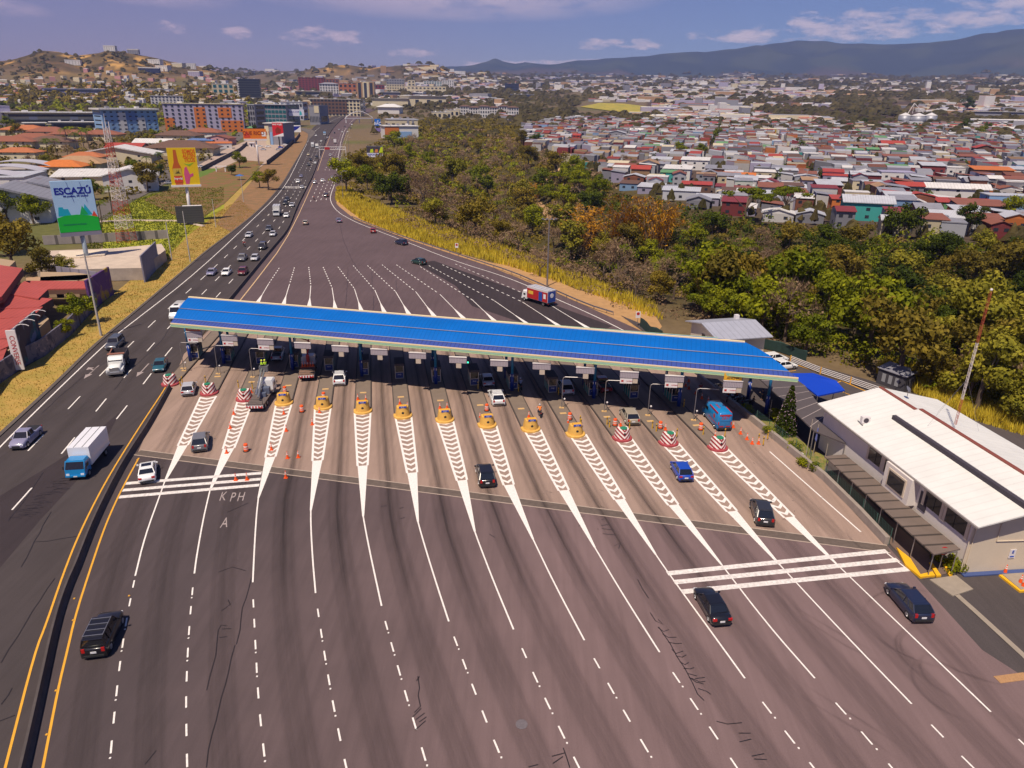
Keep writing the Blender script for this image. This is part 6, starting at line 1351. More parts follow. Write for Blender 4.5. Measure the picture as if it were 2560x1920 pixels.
ground_patch('verge',[(-260,1330),(0,1087),(139,960),(223,876),(269,836),(356,764),(480,659),(515,628),(579,581),(640,533),(692,479),(727,427),(756,387),(768,365),(768,350),(740,350),(690,385),(640,440),(560,500),(480,560),(400,640),(283,735),(110,890),(0,957),(-260,1180)],m_dry,-.03)
ground_patch('embankment',[(640,533),(692,479),(727,427),(756,387),(768,365),(770,345),(783,330),(760,325),(730,345),(690,380),(660,405),(640,440),(590,500),(540,560),(579,581)],M('earth_brown',(.27,.14,.06),.95,nz=.35,sc=.25,col2=(.20,.12,.05)),.02)
ground_patch('lot',[(255,640),(330,700),(420,640),(480,580),(530,545),(560,520),(560,470),(440,470),(330,500),(250,545),(260,590)],m_lot,.0)
ground_patch('field',[(400,520),(480,560),(560,510),(620,450),(660,405),(600,400),(500,445),(430,470),(360,500)],m_field,.12)
ground_patch('street',[(250,560),(330,505),(430,450),(505,408),(600,350),(640,320),(615,318),(560,350),(480,392),(400,430),(300,480),(240,520)],m_side,.06)
ground_patch('gravel_lot',[(530,425),(640,428),(700,385),(735,352),(700,342),(620,350),(560,375),(500,408),(495,420)],m_grav,.05)
ground_patch('park_lawn',[(490,455),(570,458),(600,440),(580,425),(530,425),(500,432)],m_lawn,.09)
ground_patch('slip_road',[(842,432),(845,424),(880,417),(905,402),(925,393),(935,396),(915,408),(890,422),(860,430)],m_side,.32,4)
ground_patch('slip_road',[(770,352),(788,334),(783,326),(755,320),(748,322),(770,335)],m_side,.32,4)
grass('verge_grass',leafmat('grass_verge',(.38,.23,.05),(.58,.40,.08),.25),[(-50,1130),(139,955),(269,828),(356,758),(480,652),(640,530),(600,500),(480,560),(400,640),(283,738),(110,893),(-50,990)],16000,41,'short dry grass on the roadside bank left of the motorway',.15,.5,.05)
grass('lot_grass',leafmat('grass_lot',(.10,.13,.01),(.36,.36,.02),.12),[(200,660),(330,695),(420,640),(480,575),(560,500),(560,470),(440,470),(330,500),(250,545)],20000,42,'green and yellow grass on the empty lot behind the billboards',.2,.9,.07)
# office garden planting
q=G(1962,1083); t_=tree('cone',0,q[0],q[1],0,1.0,'tall conical green tree dotted with pale flowers in the toll garden')
fl=MB(); rn=random.Random(5)
for k in range(330):
    z=rn.random()*6.2; r_=1.52*(1-z/7.)**.8+.05; a=rn.random()*6.28; p=Vector((r_*math.cos(a),r_*math.sin(a),z+.1)); a_=rvec(rn)*.07; b_=rvec(rn)*.07; fl.face([p-a_,p-b_,p+a_,p+b_])
fl.build('flowers',L_flw,t_)
for k,(px,py,s) in enumerate(((1945,1052,1.2),(1925,1090,.9),(1948,1080,.8),(1870,1030,.9),(1985,1125,.9),(2005,1165,.8),(2030,1175,.8),(2380,1424,1.0),(2366,1415,.7),(2345,1395,.8))):
    x,y=G(px,py); tree('shrub',k%3,x,y,0.,s,'low clipped green shrub %s'%('at the cream office corner' if px>2300 else 'in the toll garden by the parapet'),'shrubs %s'%('at the office corner' if px>2300 else 'of the toll garden'),cat='shrub')
# ================================================================ buildings
m_w=M('wall_paint',obj=True,rough=.85,nz=.06,sc=.5); m_rf=M('roof_sheet',obj=True,rough=.6,nz=.16,sc=.35,stripe=(0,.055,.78))
def rusty(m,sc,thr):
    t=m.node_tree; p=t.nodes['Principled BSDF']; src=p.inputs['Base Color'].links[0].from_socket; g=t.nodes.new('ShaderNodeNewGeometry'); n=t.nodes.new('ShaderNodeTexNoise'); n.inputs['Scale'].default_value=sc; n.inputs['Detail'].default_value=7; n.inputs['Roughness'].default_value=.7; t.links.new(g.outputs['Position'],n.inputs['Vector'])
    t.links.new(mixc(t,math_n(t,'MULTIPLY_ADD',n.outputs[0],9.,-9*thr,clamp=True),src,(.17,.075,.045)),p.inputs['Base Color'])
rusty(m_rf,.16,.60); m_rf2=M('roof_tile',obj=True,rough=.9,nz=.18,sc=.5); m_win=M('window_dark',(.03,.035,.05),.15,spec=.6); m_winb=M('window_teal',(.02,.12,.14),.12,spec=.7); m_wfr=M('window_surround',(.6,.57,.55),.7)
UB=MB().box((0,0,.5),(1,1,1)).mesh('wall',m_w)
def shed(h0,h1,ov=.04,t=.03): return MB().loft([[(-.5-ov,-.5-ov,h0),(.5+ov,-.5-ov,h0),(.5+ov,-.5-ov,h0+t),(-.5-ov,-.5-ov,h0+t)],[(-.5-ov,.5+ov,h1),(.5+ov,.5+ov,h1),(.5+ov,.5+ov,h1+t),(-.5-ov,.5+ov,h1+t)]])
US=shed(0,.2).mesh('roof',m_rf)
UG=MB().loft([[(x,-.56,0),(x,-.56,.05),(x,0,.42),(x,.56,.05),(x,.56,0),(x,0,.36)] for x in (-.55,.55)]).mesh('roof',m_rf)
UGx=MB().loft([[(-.56,y,0),(-.56,y,.05),(0,y,.42),(.56,y,.05),(.56,y,0),(0,y,.36)] for y in (.55,-.55)]).mesh('roof',m_rf)
UH=MB(); UH.loft([[(-.56,-.56,0),(.56,-.56,0),(.56,.56,0),(-.56,.56,0)],[(-.56,-.56,.03),(.56,-.56,.03),(.56,.56,.03),(-.56,.56,.03)],[(-.2,-.02,.42),(.2,-.02,.42),(.2,.02,.42),(-.2,.02,.42)]]); UH=UH.mesh('roof',m_rf2)
UF=MB().box((0,0,.5),(1.03,1.03,1)).mesh('roof',m_rf)
gbl=MB().face([(-.5,-.5,0),(-.5,.5,0),(-.5,0,.38)][::-1]); gbl.face([(.5,-.5,0),(.5,.5,0),(.5,0,.38)]); UGB=gbl.mesh('gable',m_w)
gbl=MB().face([(-.5,-.5,0),(.5,-.5,0),(0,-.5,.38)]); gbl.face([(-.5,.5,0),(.5,.5,0),(0,.5,.38)][::-1]); UGBx=gbl.mesh('gable',m_w)
UW=MB().box((0,0,0),(1,.08,1)).mesh('window',m_win); UWB=MB().box((0,0,0),(1,.08,1)).mesh('window',m_winb); UWF=MB().box((0,.02,0),(1.18,.09,1.2)).mesh('window_frame',m_wfr)
RC={'white':(.62,.60,.59),'silver':(.44,.45,.50),'grey':(.24,.24,.28),'red':(.36,.05,.035),'rust':(.24,.085,.05),'orange':(.52,.15,.03),'green':(.12,.27,.12),'brown':(.13,.07,.05),'maroon':(.20,.03,.035),'blue':(.12,.2,.42),'cream':(.6,.52,.36),'yellow':(.62,.40,.03),'teal':(.04,.30,.28),'tan':(.36,.22,.12),'pink':(.5,.25,.25),'navy':(.02,.03,.09),'lilac':(.36,.33,.46),'charcoal':(.06,.06,.07),'terracotta':(.40,.13,.05),'lightblue':(.22,.36,.58),'darkgreen':(.02,.12,.07)}
def house(x,y,z,w_,d_,h_,ang,roof,rc,wc,label,group=None,nw=2,name='house',cat='house',rh=None,win=True):
    r=thing(name,label,cat,(x,y,z),R(ang),group)
    kf=.72 if (group and name=='house') else 1.
    o=obj('wall',UB,r,tuple(t*kf for t in RC[wc])); o.scale=(w_,d_,h_+.6); o.location=(0,0,-.6)
    me={'shed':US,'gable':UG,'gablex':UGx,'hip':UH,'flat':UF}[roof]; q=obj('roof',me,r,RC[rc]); rh=rh or (min(w_,d_)*.55 if roof!='flat' else .35); q.scale=(w_,d_,rh); q.location=(0,0,h_)
    if roof in('gable','gablex'): g=obj('gable',UGB if roof=='gable' else UGBx,r,RC[wc]); g.scale=(w_,d_,rh); g.location=(0,0,h_)
    if roof=='shed': 
        g=obj('upper_wall',UB,r,RC[wc]); g.scale=(w_*.98,.2,rh*.2); g.location=(0,d_/2-.12,h_)
    if win:
        for k in range(nw):
            n_=max(1,round(h_/3))
            for f in range(n_):
                f_=obj('window',UW,r); f_.scale=(min(1.4,w_/(nw*2)),1,1.1); f_.location=(-w_/2+w_*(k+.5)/nw,-d_/2-.02,f*2.8+1.5)
                if k==0 and f==0 and d_>5: g=obj('window',UW,r); g.scale=(1.2,1,1.); g.location=(-w_/2-.02,0,1.6); g.rotation_euler=(0,0,math.pi/2)
    return r
nh=0
def hp(px,py,w_,d_,h_,ang,roof,rc,wc,label,**k):
    global nh; nh+=1; x,y,z=GT(px,py); 
    return house(x+ (d_/2)*-math.sin(R(ang)),y+(d_/2)*math.cos(R(ang)),z,w_,d_,h_,ang,roof,rc,wc,label,**k)
# --- hand placed houses of the crowded quarter (front wall foot px,py)
HH=[(1585,428,14,11,5,-18,'shed','brown','yellow','yellow walled house with a brown roof at the clearing'),(1650,418,13,10,5,-18,'shed','silver','lilac','lilac house with grey roof right of the yellow walled one'),(1700,398,15,10,5.5,-18,'shed','silver','darkgreen','dark green walled shed with a silver roof'),
 (1735,425,17,12,6,-18,'shed','white','white','white shed roof house right of the clearing, rear one'),(1690,450,15,12,6,-18,'shed','white','white','white shed roof house right of the clearing, front one'),(1670,455,9,8,5,-16,'shed','green','teal','small teal house with a bright green roof'),(1762,462,10,9,5.5,-14,'flat','tan','grey','grey walled house with a yellow side'),
 (1800,440,18,12,4,-18,'shed','grey','rust','long low house with grey roof beside an orange one'),(1845,462,16,10,4,-18,'gable','orange','brown','house with an orange red gable roof below the grey one'),(1700,500,16,9,4,-16,'shed','silver','silver','silver roofed shack nearest the bamboo'),(1740,480,14,8,3.5,-14,'shed','red','brown','red roofed shack above the silver shack'),
 (2165,552,17,11,6.5,-16,'gable','silver','teal','two storey teal house with a big silver roof before the tall tree'),(2105,530,9,8,5,-12,'shed','red','orange','small orange house left of the teal one'),(2070,495,11,14,6,-14,'shed','silver','maroon','dark red long house with a turquoise end'),(2170,485,16,10,6,-14,'flat','grey','cream','cream block house behind the silver roofed teal one'),
 (2240,462,17,12,6.5,-14,'flat','lilac','white','large pale lilac block house'),(2330,445,13,12,7,-14,'shed','silver','maroon','dark red corrugated house'),(2385,448,10,10,6.5,-14,'flat','white','white','white block beside the dark red corrugated house'),(2390,500,26,10,5,-16,'gable','white','white','long white roofed shed in the middle of the red roofs'),
 (2410,540,20,9,5,-14,'shed','red','green','red roofed house with a pale green wall'),(2450,555,17,11,6,-12,'shed','rust','grey','rusty roofed house near the slope edge'),(2530,535,20,10,7,-12,'flat','silver','lightblue','blue grey corrugated block at the right edge'),(2480,455,20,12,6.5,-14,'shed','orange','brown','open two storey house with an orange roof'),(2535,450,12,10,6,-14,'shed','silver','white','white house with silver roof right of the open one'),
 (2030,405,13,9,6,-14,'flat','white','white','white two storey house with a hexagonal front'),(2160,412,14,10,5,-14,'shed','cream','white','white house with dark openings'),(2135,395,13,9,6,-14,'shed','green','grey','grey house with pale green roof and balcony'),(2180,390,9,7,5,-14,'gable','green','teal','teal house with bright green roof'),(2250,410,22,10,5,-14,'shed','rust','cream','long cream house with rust roof'),
 (2320,395,20,12,4,-14,'shed','orange','tan','house with an ochre orange roof'),(2440,410,24,10,5,-14,'shed','rust','grey','long grey house with red edge'),(2230,378,18,12,6,-14,'gable','red','white','white house with a red gable roof'),(2460,390,14,12,6,-14,'gablex','red','brown','house with a double red gable near the bright green trees'),(1930,335,26,9,5.5,-16,'shed','cream','yellow','long cream building with dark glass strip'),
 (1610,350,12,9,6,-14,'shed','green','teal','turquoise fronted house with a pale roof'),(1590,340,14,10,6,-14,'gable','white','white','white gabled house left of the turquoise fronted one'),(1540,348,18,12,6,-14,'gablex','silver','grey','grey gable roofed house'),(1475,345,9,8,7,-14,'flat','white','white','tall white house at the quarter edge'),(1440,352,8,8,5,-14,'gable','red','red','red house beside the tall white one'),
 (1450,390,10,7,4,-14,'flat','tan','green','green walled hut on the clearing rim'),(1490,395,8,7,4,-14,'flat','white','white','white hut on the clearing rim'),(2220,322,30,10,7,-8,'flat','white','white','long white office with a yellow centre before the silos'),(2262,325,9,9,7.2,-8,'flat','yellow','yellow','yellow block of the long white office')]
occh=[]
for h in HH:
    px,py,w_,d_,h_,a,rf_,rc,wc,l=h; o=hp(px,py,w_,d_,h_,a,rf_,rc,wc,l,nw=3 if w_>12 else 2); occh.append((o.location.x,o.location.y,max(w_,d_)*.62))
# --- procedural rest: rows of lots turned by -14 degrees
rn=random.Random(77); CITY=[(1310,352),(1330,405),(1420,425),(1500,430),(1560,480),(1640,500),(1720,520),(1900,548),(2060,570),(2200,592),(2400,610),(2560,625),(2900,660),(2900,262),(1640,262),(1640,305),(1440,300),(1310,312)]
cells=[]; ca,sa=math.cos(R(-16)),math.sin(R(-16))
for i in range(-12,115):
    for j in range(-5,105):
        u_=i*11.0+rn.uniform(-2.,2.)+(5 if (i%6)>3 else 0); v_=j*9.8+rn.uniform(-1.8,1.8)+(6 if (j%5)>2 else 0)+190
        x=u_*ca-v_*sa-120; y=u_*sa+v_*ca+30
        if y<150: continue
        z=hz(x,y); px,py=proj(x,y,z)
        if px<1290 or px>2750 or py<262 or not inpoly(px,py,CITY): continue
        if inpoly(px,py,[(1440,268),(1640,262),(1640,290),(1440,284)]): continue
        if any(abs(x-a)<r_+5 and abs(y-b)<r_+5 for a,b,r_ in occh): continue
        if min(segd(x,y,RAV),1e9)<52: continue
        cells.append((math.hypot(x,y),x,y,z,px,py))
cells.sort()
RCH=['white']*5+['silver']*10+['grey']*10+['red']*3+['rust']*10+['green']*1+['brown']*4+['maroon']*4+['cream']*2+['tan']*1
WCH=['white']*7+['cream']*4+['grey']*9+['silver']*5+['lilac']*4+['teal','lightblue','maroon','maroon','tan','orange']+['rust']*2
ZONE=[('near the slope edge on the right',lambda px,py:px>1900 and py>470),('near the clearing',lambda px,py:px<1900 and py>400),('in the crowded rows at the right edge',lambda px,py:px>2250 and py>360),('in the crowded rows right of centre',lambda px,py:py>345),('in the far rows of the quarter',lambda px,py:True)]
CV=[];CFc=[];CC=[]
def stuffbox(V,Fc,Cc,x,y,z,w_,d_,h_,ang,wc,rc,slope=.8):
    c_,s_=math.cos(R(ang)),math.sin(R(ang)); b=len(V)
    for zz,e in ((z-1,1),(z+h_,1)):
        for k,(u,v) in enumerate(((-w_/2,-d_/2),(w_/2,-d_/2),(w_/2,d_/2),(-w_/2,d_/2))):
            V.append((x+u*c_-v*s_,y+u*s_+v*c_,zz+(slope if (zz>z and k>1) else 0)))
    for q,col in (((4,5,6,7),rc),((0,1,5,4),wc),((1,2,6,5),wc),((2,3,7,6),wc),((3,0,4,7),wc)): Fc.append(tuple(b+t for t in q)); Cc.append(col)
ncar=0
for k,(D_,x,y,z,px,py) in enumerate(cells):
    if rn.random()<.09: continue
    w_=rn.uniform(6,12.5); d_=rn.uniform(6,11); h_=rn.choice([2.9,3.2,3.6,5.2,5.8,6.4,7.]); rc=rn.choice(RCH); wc=rn.choice(WCH); ang=-16+rn.uniform(-6,6)+(90 if rn.random()<.25 else 0)
    if nh<255:
        rf_=rn.choice(['shed','shed','shed','gable','gablex','flat','shed']); zn=[q[0] for q in ZONE if q[1](px,py)][0]; st_='two storey' if h_>5 else 'single storey'; fm={'shed':'sloping','gable':'gabled','gablex':'gabled','flat':'flat'}[rf_]
        if fm=='flat' : rc=rn.choice(['grey','white','silver'])
        nh+=1; lb='%s %s house with %s %s roof %s'%(st_,wc,fm,rc,zn)
        house(x,y,z,w_,d_,h_,ang,rf_,rc,wc,lb,group=lb.replace('house','houses'),nw=2,win=D_<520)
        if rn.random()<.5: # lean-to
            pass
    else:
        j=rn.uniform(.5,.95); stuffbox(CV,CFc,CC,x,y,z,w_,d_,h_,ang,tuple(t*j for t in RC[wc]),tuple(t*j for t in RC[rc]),rn.uniform(0,1.6))
def colored(name,V,Fc,Cc,label,cat,mat):
    me=bpy.data.meshes.new(name); me.from_pydata(V,[],Fc); me.materials.append(mat); at=me.color_attributes.new('Col','FLOAT_COLOR','CORNER'); arr=[]
    for f,c_ in zip(Fc,Cc): arr+= [c_[0],c_[1],c_[2],1.]*len(f)
    at.data.foreach_set('color',arr); me.update(); return obj(name,me,kind='stuff',label=label,cat=cat)
m_city=M('city_far',rough=.8,att='Col',nz=.06,sc=.4)
colored('distant_houses',CV,CFc,CC,'mass of small houses beyond the nearer rows of the crowded quarter','houses',m_city)
# --- far city on the plain
rn=random.Random(5); V=[];Fc=[];Cc=[]
TV=MB()
def clump(x,y,z,r_,h_,n=7):
    b=len(TV.v); 
    for i in range(n): a=6.28*i/n; rr=r_*rn.uniform(.7,1.15); TV.v.append((x+rr*math.cos(a),y+rr*math.sin(a),z+h_*rn.uniform(.1,.4)))
    for i in range(n): a=6.28*i/n+.3; rr=r_*rn.uniform(.35,.7); TV.v.append((x+rr*math.cos(a),y+rr*math.sin(a),z+h_*rn.uniform(.7,1.)))
    TV.v.append((x,y,z+h_*1.05))
    for i in range(n): j=(i+1)%n; TV.f+= [(b+i,b+j,b+n+j,b+n+i),(b+n+i,b+n+j,b+2*n)]; TV.m+=[0,0]
    for i in range(n): j=(i+1)%n; TV.v.append((TV.v[b+i][0],TV.v[b+i][1],z-3)); 
n_=0
while n_<9500:
    px=rn.uniform(1000,2620) if rn.random()<.85 else rn.uniform(500,1300); D_=950*math.exp(rn.random()**.9*2.0)
    a=math.atan((px-1280)/1909); x,y=D_*math.sin(a),D_*math.cos(a)
    z=hz(x,y); qx,qy=proj(x,y,z)
    if 1440<qx<1640 and 255<qy<290: continue
    if qx<1250 and D_<1500: continue
    c_=vnoise(np.array([x]),np.array([y]),260,22)[0]
    n_+=1
    if c_<.48+ .10*(D_<2600) or rn.random()<.3:
        if rn.random()<.55: 
            s=rn.uniform(7,18)*(D_/2500)**.5; clump(x,y,z,s,s*rn.uniform(.6,1.)); continue
        else: continue
    s=(D_/1500)**.55; w_=rn.uniform(10,26)*s; d_=rn.uniform(8,20)*s; h_=rn.uniform(3.5,7)
    if rn.random()<.02: w_*=3.2; h_*=2.
    if rn.random()<.012: h_*=4
    rc=RC[rn.choice(['white','white','silver','silver','silver','grey','grey','rust','rust','red','cream','tan'])]; wc=RC[rn.choice(['white','white','cream','grey','lilac','tan'])]
    stuffbox(V,Fc,Cc,x,y,z,w_,d_,h_,rn.uniform(-40,20),wc,rc,1.)
for i in range(900): # trees between the nearer houses
    D_=250*math.exp(rn.random()*1.5); a=rn.uniform(.02,.62); x,y=D_*math.sin(a),D_*math.cos(a); z=hz(x,y); qx,qy=proj(x,y,z)
    if not inpoly(qx,qy,CITY): continue
    if rn.random()<.6: clump(x,y,z,rn.uniform(1.5,3.6),rn.uniform(3.5,7))
colored('distant_city',V,Fc,Cc,'pale roofs of the far city spread over the plain below the mountains','city',m_city)
# --- hillside houses (near 45 individual ones listed by the crest and terraces, the rest one mass)
V=[];Fc=[];Cc=[]; rn=random.Random(9)
for k in range(560):
    px=rn.uniform(-20,600) if k<470 else rn.uniform(620,1330); py=rn.uniform(150,262) if k<470 else rn.uniform(200,235)
    if px>430 and px<600 and py<185: continue
    if k<520 and rn.random()<1.25*(1-(py-150)/100.): continue
    x,y,z=GT(px,py); D_=math.hypot(x,y)
    if D_>5500 or D_<1300: continue
    w_=rn.uniform(10,20)*D_/2500; stuffbox(V,Fc,Cc,x,y,z,w_,w_*.7,rn.uniform(5,9),rn.uniform(-40,40),RC[rn.choice(['white','white','cream','cream','tan','pink'])],RC[rn.choice(['terracotta','terracotta','orange','tan','white','white','rust','grey'])],1.)
for k in range(900):
    px=rn.uniform(-30,620) if k<650 else rn.uniform(620,1330); py=rn.uniform(125,275) if k<1100 else rn.uniform(165,245); x,y,z=GT(px,py); D_=math.hypot(x,y)
    if D_>5500 or D_<900: continue
    s=rn.uniform(4,9)*D_/2500; clump(x,y,z,s,s*rn.uniform(.6,1.1))
colored('hillside_houses',V,Fc,Cc,'small pale and tile roofed houses scattered over the hills','houses',m_city)
for i,(px,py,w_,h_,wc,l) in enumerate(((185,163,60,14,'white','white villa with arches on the left hill'),(250,128,55,12,'pink','pink roofed villa on the hill crest'),(277,128,50,16,'white','white block on the hill crest'),(335,135,50,14,'grey','grey villa under the crest trees'),(390,162,60,16,'white','white apartments on the upper terrace'),(375,182,80,14,'navy','dark row of terraced houses on the hill'),(410,178,60,16,'white','white terraced block right of the dark row'),(448,168,55,12,'cream','long white roof near the right shoulder of the hill'),(478,173,45,18,'white','white villa with columns on the right shoulder'),(490,192,55,16,'lilac','bluish villa below the right shoulder'),(1130,182,30,18,'white','white towers on the small far hill'),(1148,186,90,16,'white','row of white blocks on the small far hill'))):
    x,y,z=GT(px,py); house(x,y,z,w_*.62,18,h_*.75,rn.uniform(-15,20),'flat' if wc!='pink' else 'hip','pink' if wc=='pink' else 'white',wc,l,nw=5,name='hill_villa',rh=2.5)
# --- field and big objects on the plain
ground_patch('clearing',[(1330,425),(1380,470),(1480,475),(1560,455),(1640,440),(1660,405),(1560,385),(1440,405)],M('clearing_soil',(.46,.27,.13),.95,nz=.35,sc=.12,col2=(.28,.18,.09)),.8,12)
EDGE_=[(1340,385),(1420,445),(1500,485),(1600,525),(1720,575),(1900,610),(2060,628),(2200,648),(2600,670),(2600,628),(2400,612),(2200,598),(2060,576),(1900,555),(1720,528),(1640,508),(1560,486),(1500,440),(1420,430)]
brush('edge_scrub',L_olv,EDGE_,330,62,'low olive scrub between the ravine trees and the first houses',1.2,3.,.34,44)
brush('edge_scrub',L_dark,EDGE_,130,63,'dark green bushes under the first row of houses',1.5,3.5,.34,44)
brush('edge_scrub',L_brn,EDGE_,150,64,'dry brown bushes under the first row of houses',1.2,3.,.3,44)
brush('clearing_scrub',L_brn,[(1330,425),(1380,480),(1480,490),(1560,465),(1600,440),(1480,410)],130,61,'pale dry scrub on the clearing below the houses',1.,2.5,.3,40)
ground_patch('field_yellow',[(1450,268),(1500,258),(1560,260),(1640,270),(1655,276),(1600,285),(1540,280)],M('field_yellow_mat',(.42,.32,.04),.95,nz=.3,sc=.06,col2=(.26,.24,.03)),1.0,60)
ground_patch('field_brown',[(1990,235),(2050,225),(2120,222),(2200,228),(2210,240),(2100,238)],M('field_brown_mat',(.42,.26,.14),.95,nz=.2,sc=.02),2.0,90)
for i,(px,py,dm) in enumerate(((2258,312,15),(2292,313,18),(2323,312,15))):
    x,y,z=GT(px,py); s_=thing('grain_silo','grey metal grain silo with conical top, %s of three'%('left','middle','right')[i],'silo',(x,y,z),0,'grain silos'); n=20
    Rr=dm/2*1.15; Hh=13; MB().tube((0,0,0),(0,0,Hh),Rr,Rr,n).build('drum',M('silo_metal',(.30,.31,.36),.5,.3,nz=.08,sc=.3),s_,True); MB().tube((0,0,Hh),(0,0,Hh+4),Rr*1.03,.6,n).build('cone_roof',M('silo_roof',(.6,.58,.58),.5),s_)
x,y,z=GT(2275,312); cv=thing('silo_conveyor','white inclined conveyor frame above the silos','conveyor',(x,y,z)); mb=MB(); mb.tube((-8,0,13),(0,0,30),.5,n=5); mb.tube((0,0,30),(16,0,17),.5,n=5); mb.tube((0,0,16),(0,0,30),.3,n=4); mb.build('frame',m_wpan,cv)
# --- larger buildings placed by their picture corners
def bld(name,label,x0,x1,top,base,depth,yaw,wc,rc,rows=0,cols=0,wm='dark',roofz=.6,cat='building',ww=.5,wh=.5,bands=None,ov=0.,rowsz=(0.,1.),hip=False,fr=False):
    xc=(x0+x1)/2; x,y,z=GT(xc,base); f=y*math.cos(PIT)-(z-HC)*math.sin(PIT); W=(x1-x0)*f/F; az_=math.degrees(math.atan2(x,y)); zt=zat(x,y,xc,top); Hh=max(zt-z,2)
    ang=-az_+yaw; cy=math.cos(R(yaw)); W=max(3,(W-depth*abs(math.sin(R(yaw))))/max(cy,.3))
    r=thing(name,label,cat,(x,y,z),R(ang)); 
    o=obj('wall',UB,r,RC[wc]); o.scale=(W,depth,Hh+1.5); o.location=(0,depth/2,-1.5)
    if hip: q=obj('roof',UH,r,RC[rc]); q.scale=(W,depth,min(depth,W)*.35); q.location=(0,depth/2,Hh)
    else: q=obj('roof',UF,r,RC[rc]); q.scale=(W+ov,depth+ov,roofz); q.location=(0,depth/2,Hh)
    if bands:
        for (c_,a,b,h0,h1) in bands:
            p=obj('facade_panel',UB,r,RC[c_]); p.scale=(W*(b-a),.5,Hh*(h1-h0)); p.location=(-W/2+W*(a+b)/2,-.1,Hh*h0)
    if rows*cols:
        me=UWB if wm=='teal' else UW; tot=0
        if cols==1:
            for i in range(rows):
                o=obj('window_band',me,r); zz=Hh*(rowsz[0]+(rowsz[1]-rowsz[0])*(i+.5)/rows); o.scale=(W*.94,1,Hh*(rowsz[1]-rowsz[0])/rows*wh); o.location=(0,-.42,zz)
        else:
            for i in range(rows):
                for j in range(cols):
                    if tot>=100: break
                    tot+=1; o=obj('window',me,r); zz=Hh*(rowsz[0]+(rowsz[1]-rowsz[0])*(i+.5)/rows); o.scale=(W/cols*ww,1,Hh*(rowsz[1]-rowsz[0])/rows*wh); o.location=(-W/2+W*(j+.5)/cols,-.42,zz)
        if depth>8:
            for i in range(min(rows,8)):
                for s in (-1,1): o=obj('window_band' if cols==1 else 'side_window',me,r); zz=Hh*(rowsz[0]+(rowsz[1]-rowsz[0])*(i+.5)/rows); o.scale=(depth*.7,1,Hh*(rowsz[1]-rowsz[0])/rows*wh); o.rotation_euler=(0,0,math.pi/2); o.location=(s*(W/2+.02),depth/2,zz)
    if not hip and W>20:
        for k in range(3): p=obj('roof_unit',UB,r,RC[random.choice(['grey','silver','white'])]); p.scale=(W*.06,depth*.2,1.6); p.location=(-W*.3+k*W*.27,depth*.55,Hh+roofz)
    return r
bld('hotel','lilac and orange hotel block with rows of small windows',422,610,260,330,22,-6,'lilac','cream',7,13,ww=.36,wh=.42,bands=[('orange',0,.12,0,.5),('orange',.38,.52,0,.88),('orange',.68,.85,.52,.88),('orange',.70,.99,0,.42)],ov=1)
bld('office_block','blue and white office block with slanted white roof',262,405,275,338,26,18,'lightblue','white',6,9,ww=.4,wh=.3,bands=[('white',.28,.42,0,.9),('white',.62,.76,0,.7),('blue',.42,.62,.55,.95)],ov=3,roofz=1.4)
bld('office_block','long low white and glass office behind the palms',40,262,282,322,30,4,'cream','white',3,1,wm='dark',wh=.45,bands=[('white',.22,.3,0,1.),('white',.62,.7,0,1.)],ov=3)
bld('office_block','low white canopied hall in front of the long office',70,115,308,330,14,4,'grey','white',1,1,wh=.6,ov=3); bld('office_block','second low canopied hall in front of the long office',140,235,306,328,14,4,'grey','white',1,1,wh=.6,ov=3)
bld('office_block','purple angular block at the left picture edge',-40,34,266,322,20,10,'lilac','lilac',0,0)
bld('office_tower','black glass office tower with white left edge',598,654,198,252,35,-4,'charcoal','navy',9,1,wh=.6,bands=[('white',0,.07,0,1)])
bld('office_block','white office with strip windows before the hotel',383,458,240,266,20,2,'white','white',4,9,ww=.5,wh=.45,ov=1)
bld('office_block','cream office with blue glass left of the black tower',535,586,210,245,25,2,'cream','white',3,4,wm='teal',ww=.6,wh=.6)
bld('office_block','long grey and white hall behind the orange roofs',120,262,222,240,30,3,'lilac','white',2,1,wh=.4); bld('office_block','low white rooflines under the hill',300,430,222,232,30,0,'white','white',1,8,wh=.4); bld('office_block','small cream tower block left of the cream office',500,520,222,236,12,0,'cream','white',2,3)
bld('office_block','dark red framed office block with lattice front',747,813,194,230,40,-8,'maroon','rust',7,8,ww=.5,wh=.4); bld('office_block','red low wing right of the lattice front block',800,848,198,224,35,-4,'rust','terracotta',3,6); bld('office_block','white columned building with hipped roof before the red blocks',801,847,210,236,28,0,'white','grey',4,7,ww=.45,wh=.6,hip=True)
bld('office_block','terracotta stepped block behind the beige tower',848,892,209,232,30,0,'terracotta','rust',2,4); bld('office_tower','beige tower with dark vertical glass',892,938,205,247,20,-10,'tan','cream',1,3,ww=.5,wh=.9,bands=[('cream',.35,.7,0,1)]); bld('office_block','dark red block right of the beige tower',938,962,212,232,25,0,'maroon','grey',2,3)
bld('office_block','beige apartment block with grey upper floors',967,1012,198,230,25,-4,'cream','grey',5,7,ww=.5,wh=.5,bands=[('grey',0,1,.6,1)]); bld('office_block','long cream block with low wings',1018,1115,216,234,30,0,'cream','cream',2,10,wh=.35); bld('office_block','narrow cream tower beside the cream block',1020,1038,201,222,14,0,'cream','cream',3,2)
bld('office_block','white and teal glass block beyond the mall',1060,1105,203,222,25,0,'white','white',5,7,wm='teal',ww=.7,wh=.5); bld('office_block','white block right of the teal glass one',1107,1135,201,222,22,0,'white','white',5,5); bld('office_block','dark blue glass block on the horizon',1262,1297,209,232,25,0,'navy','navy',4,1,wh=.5)
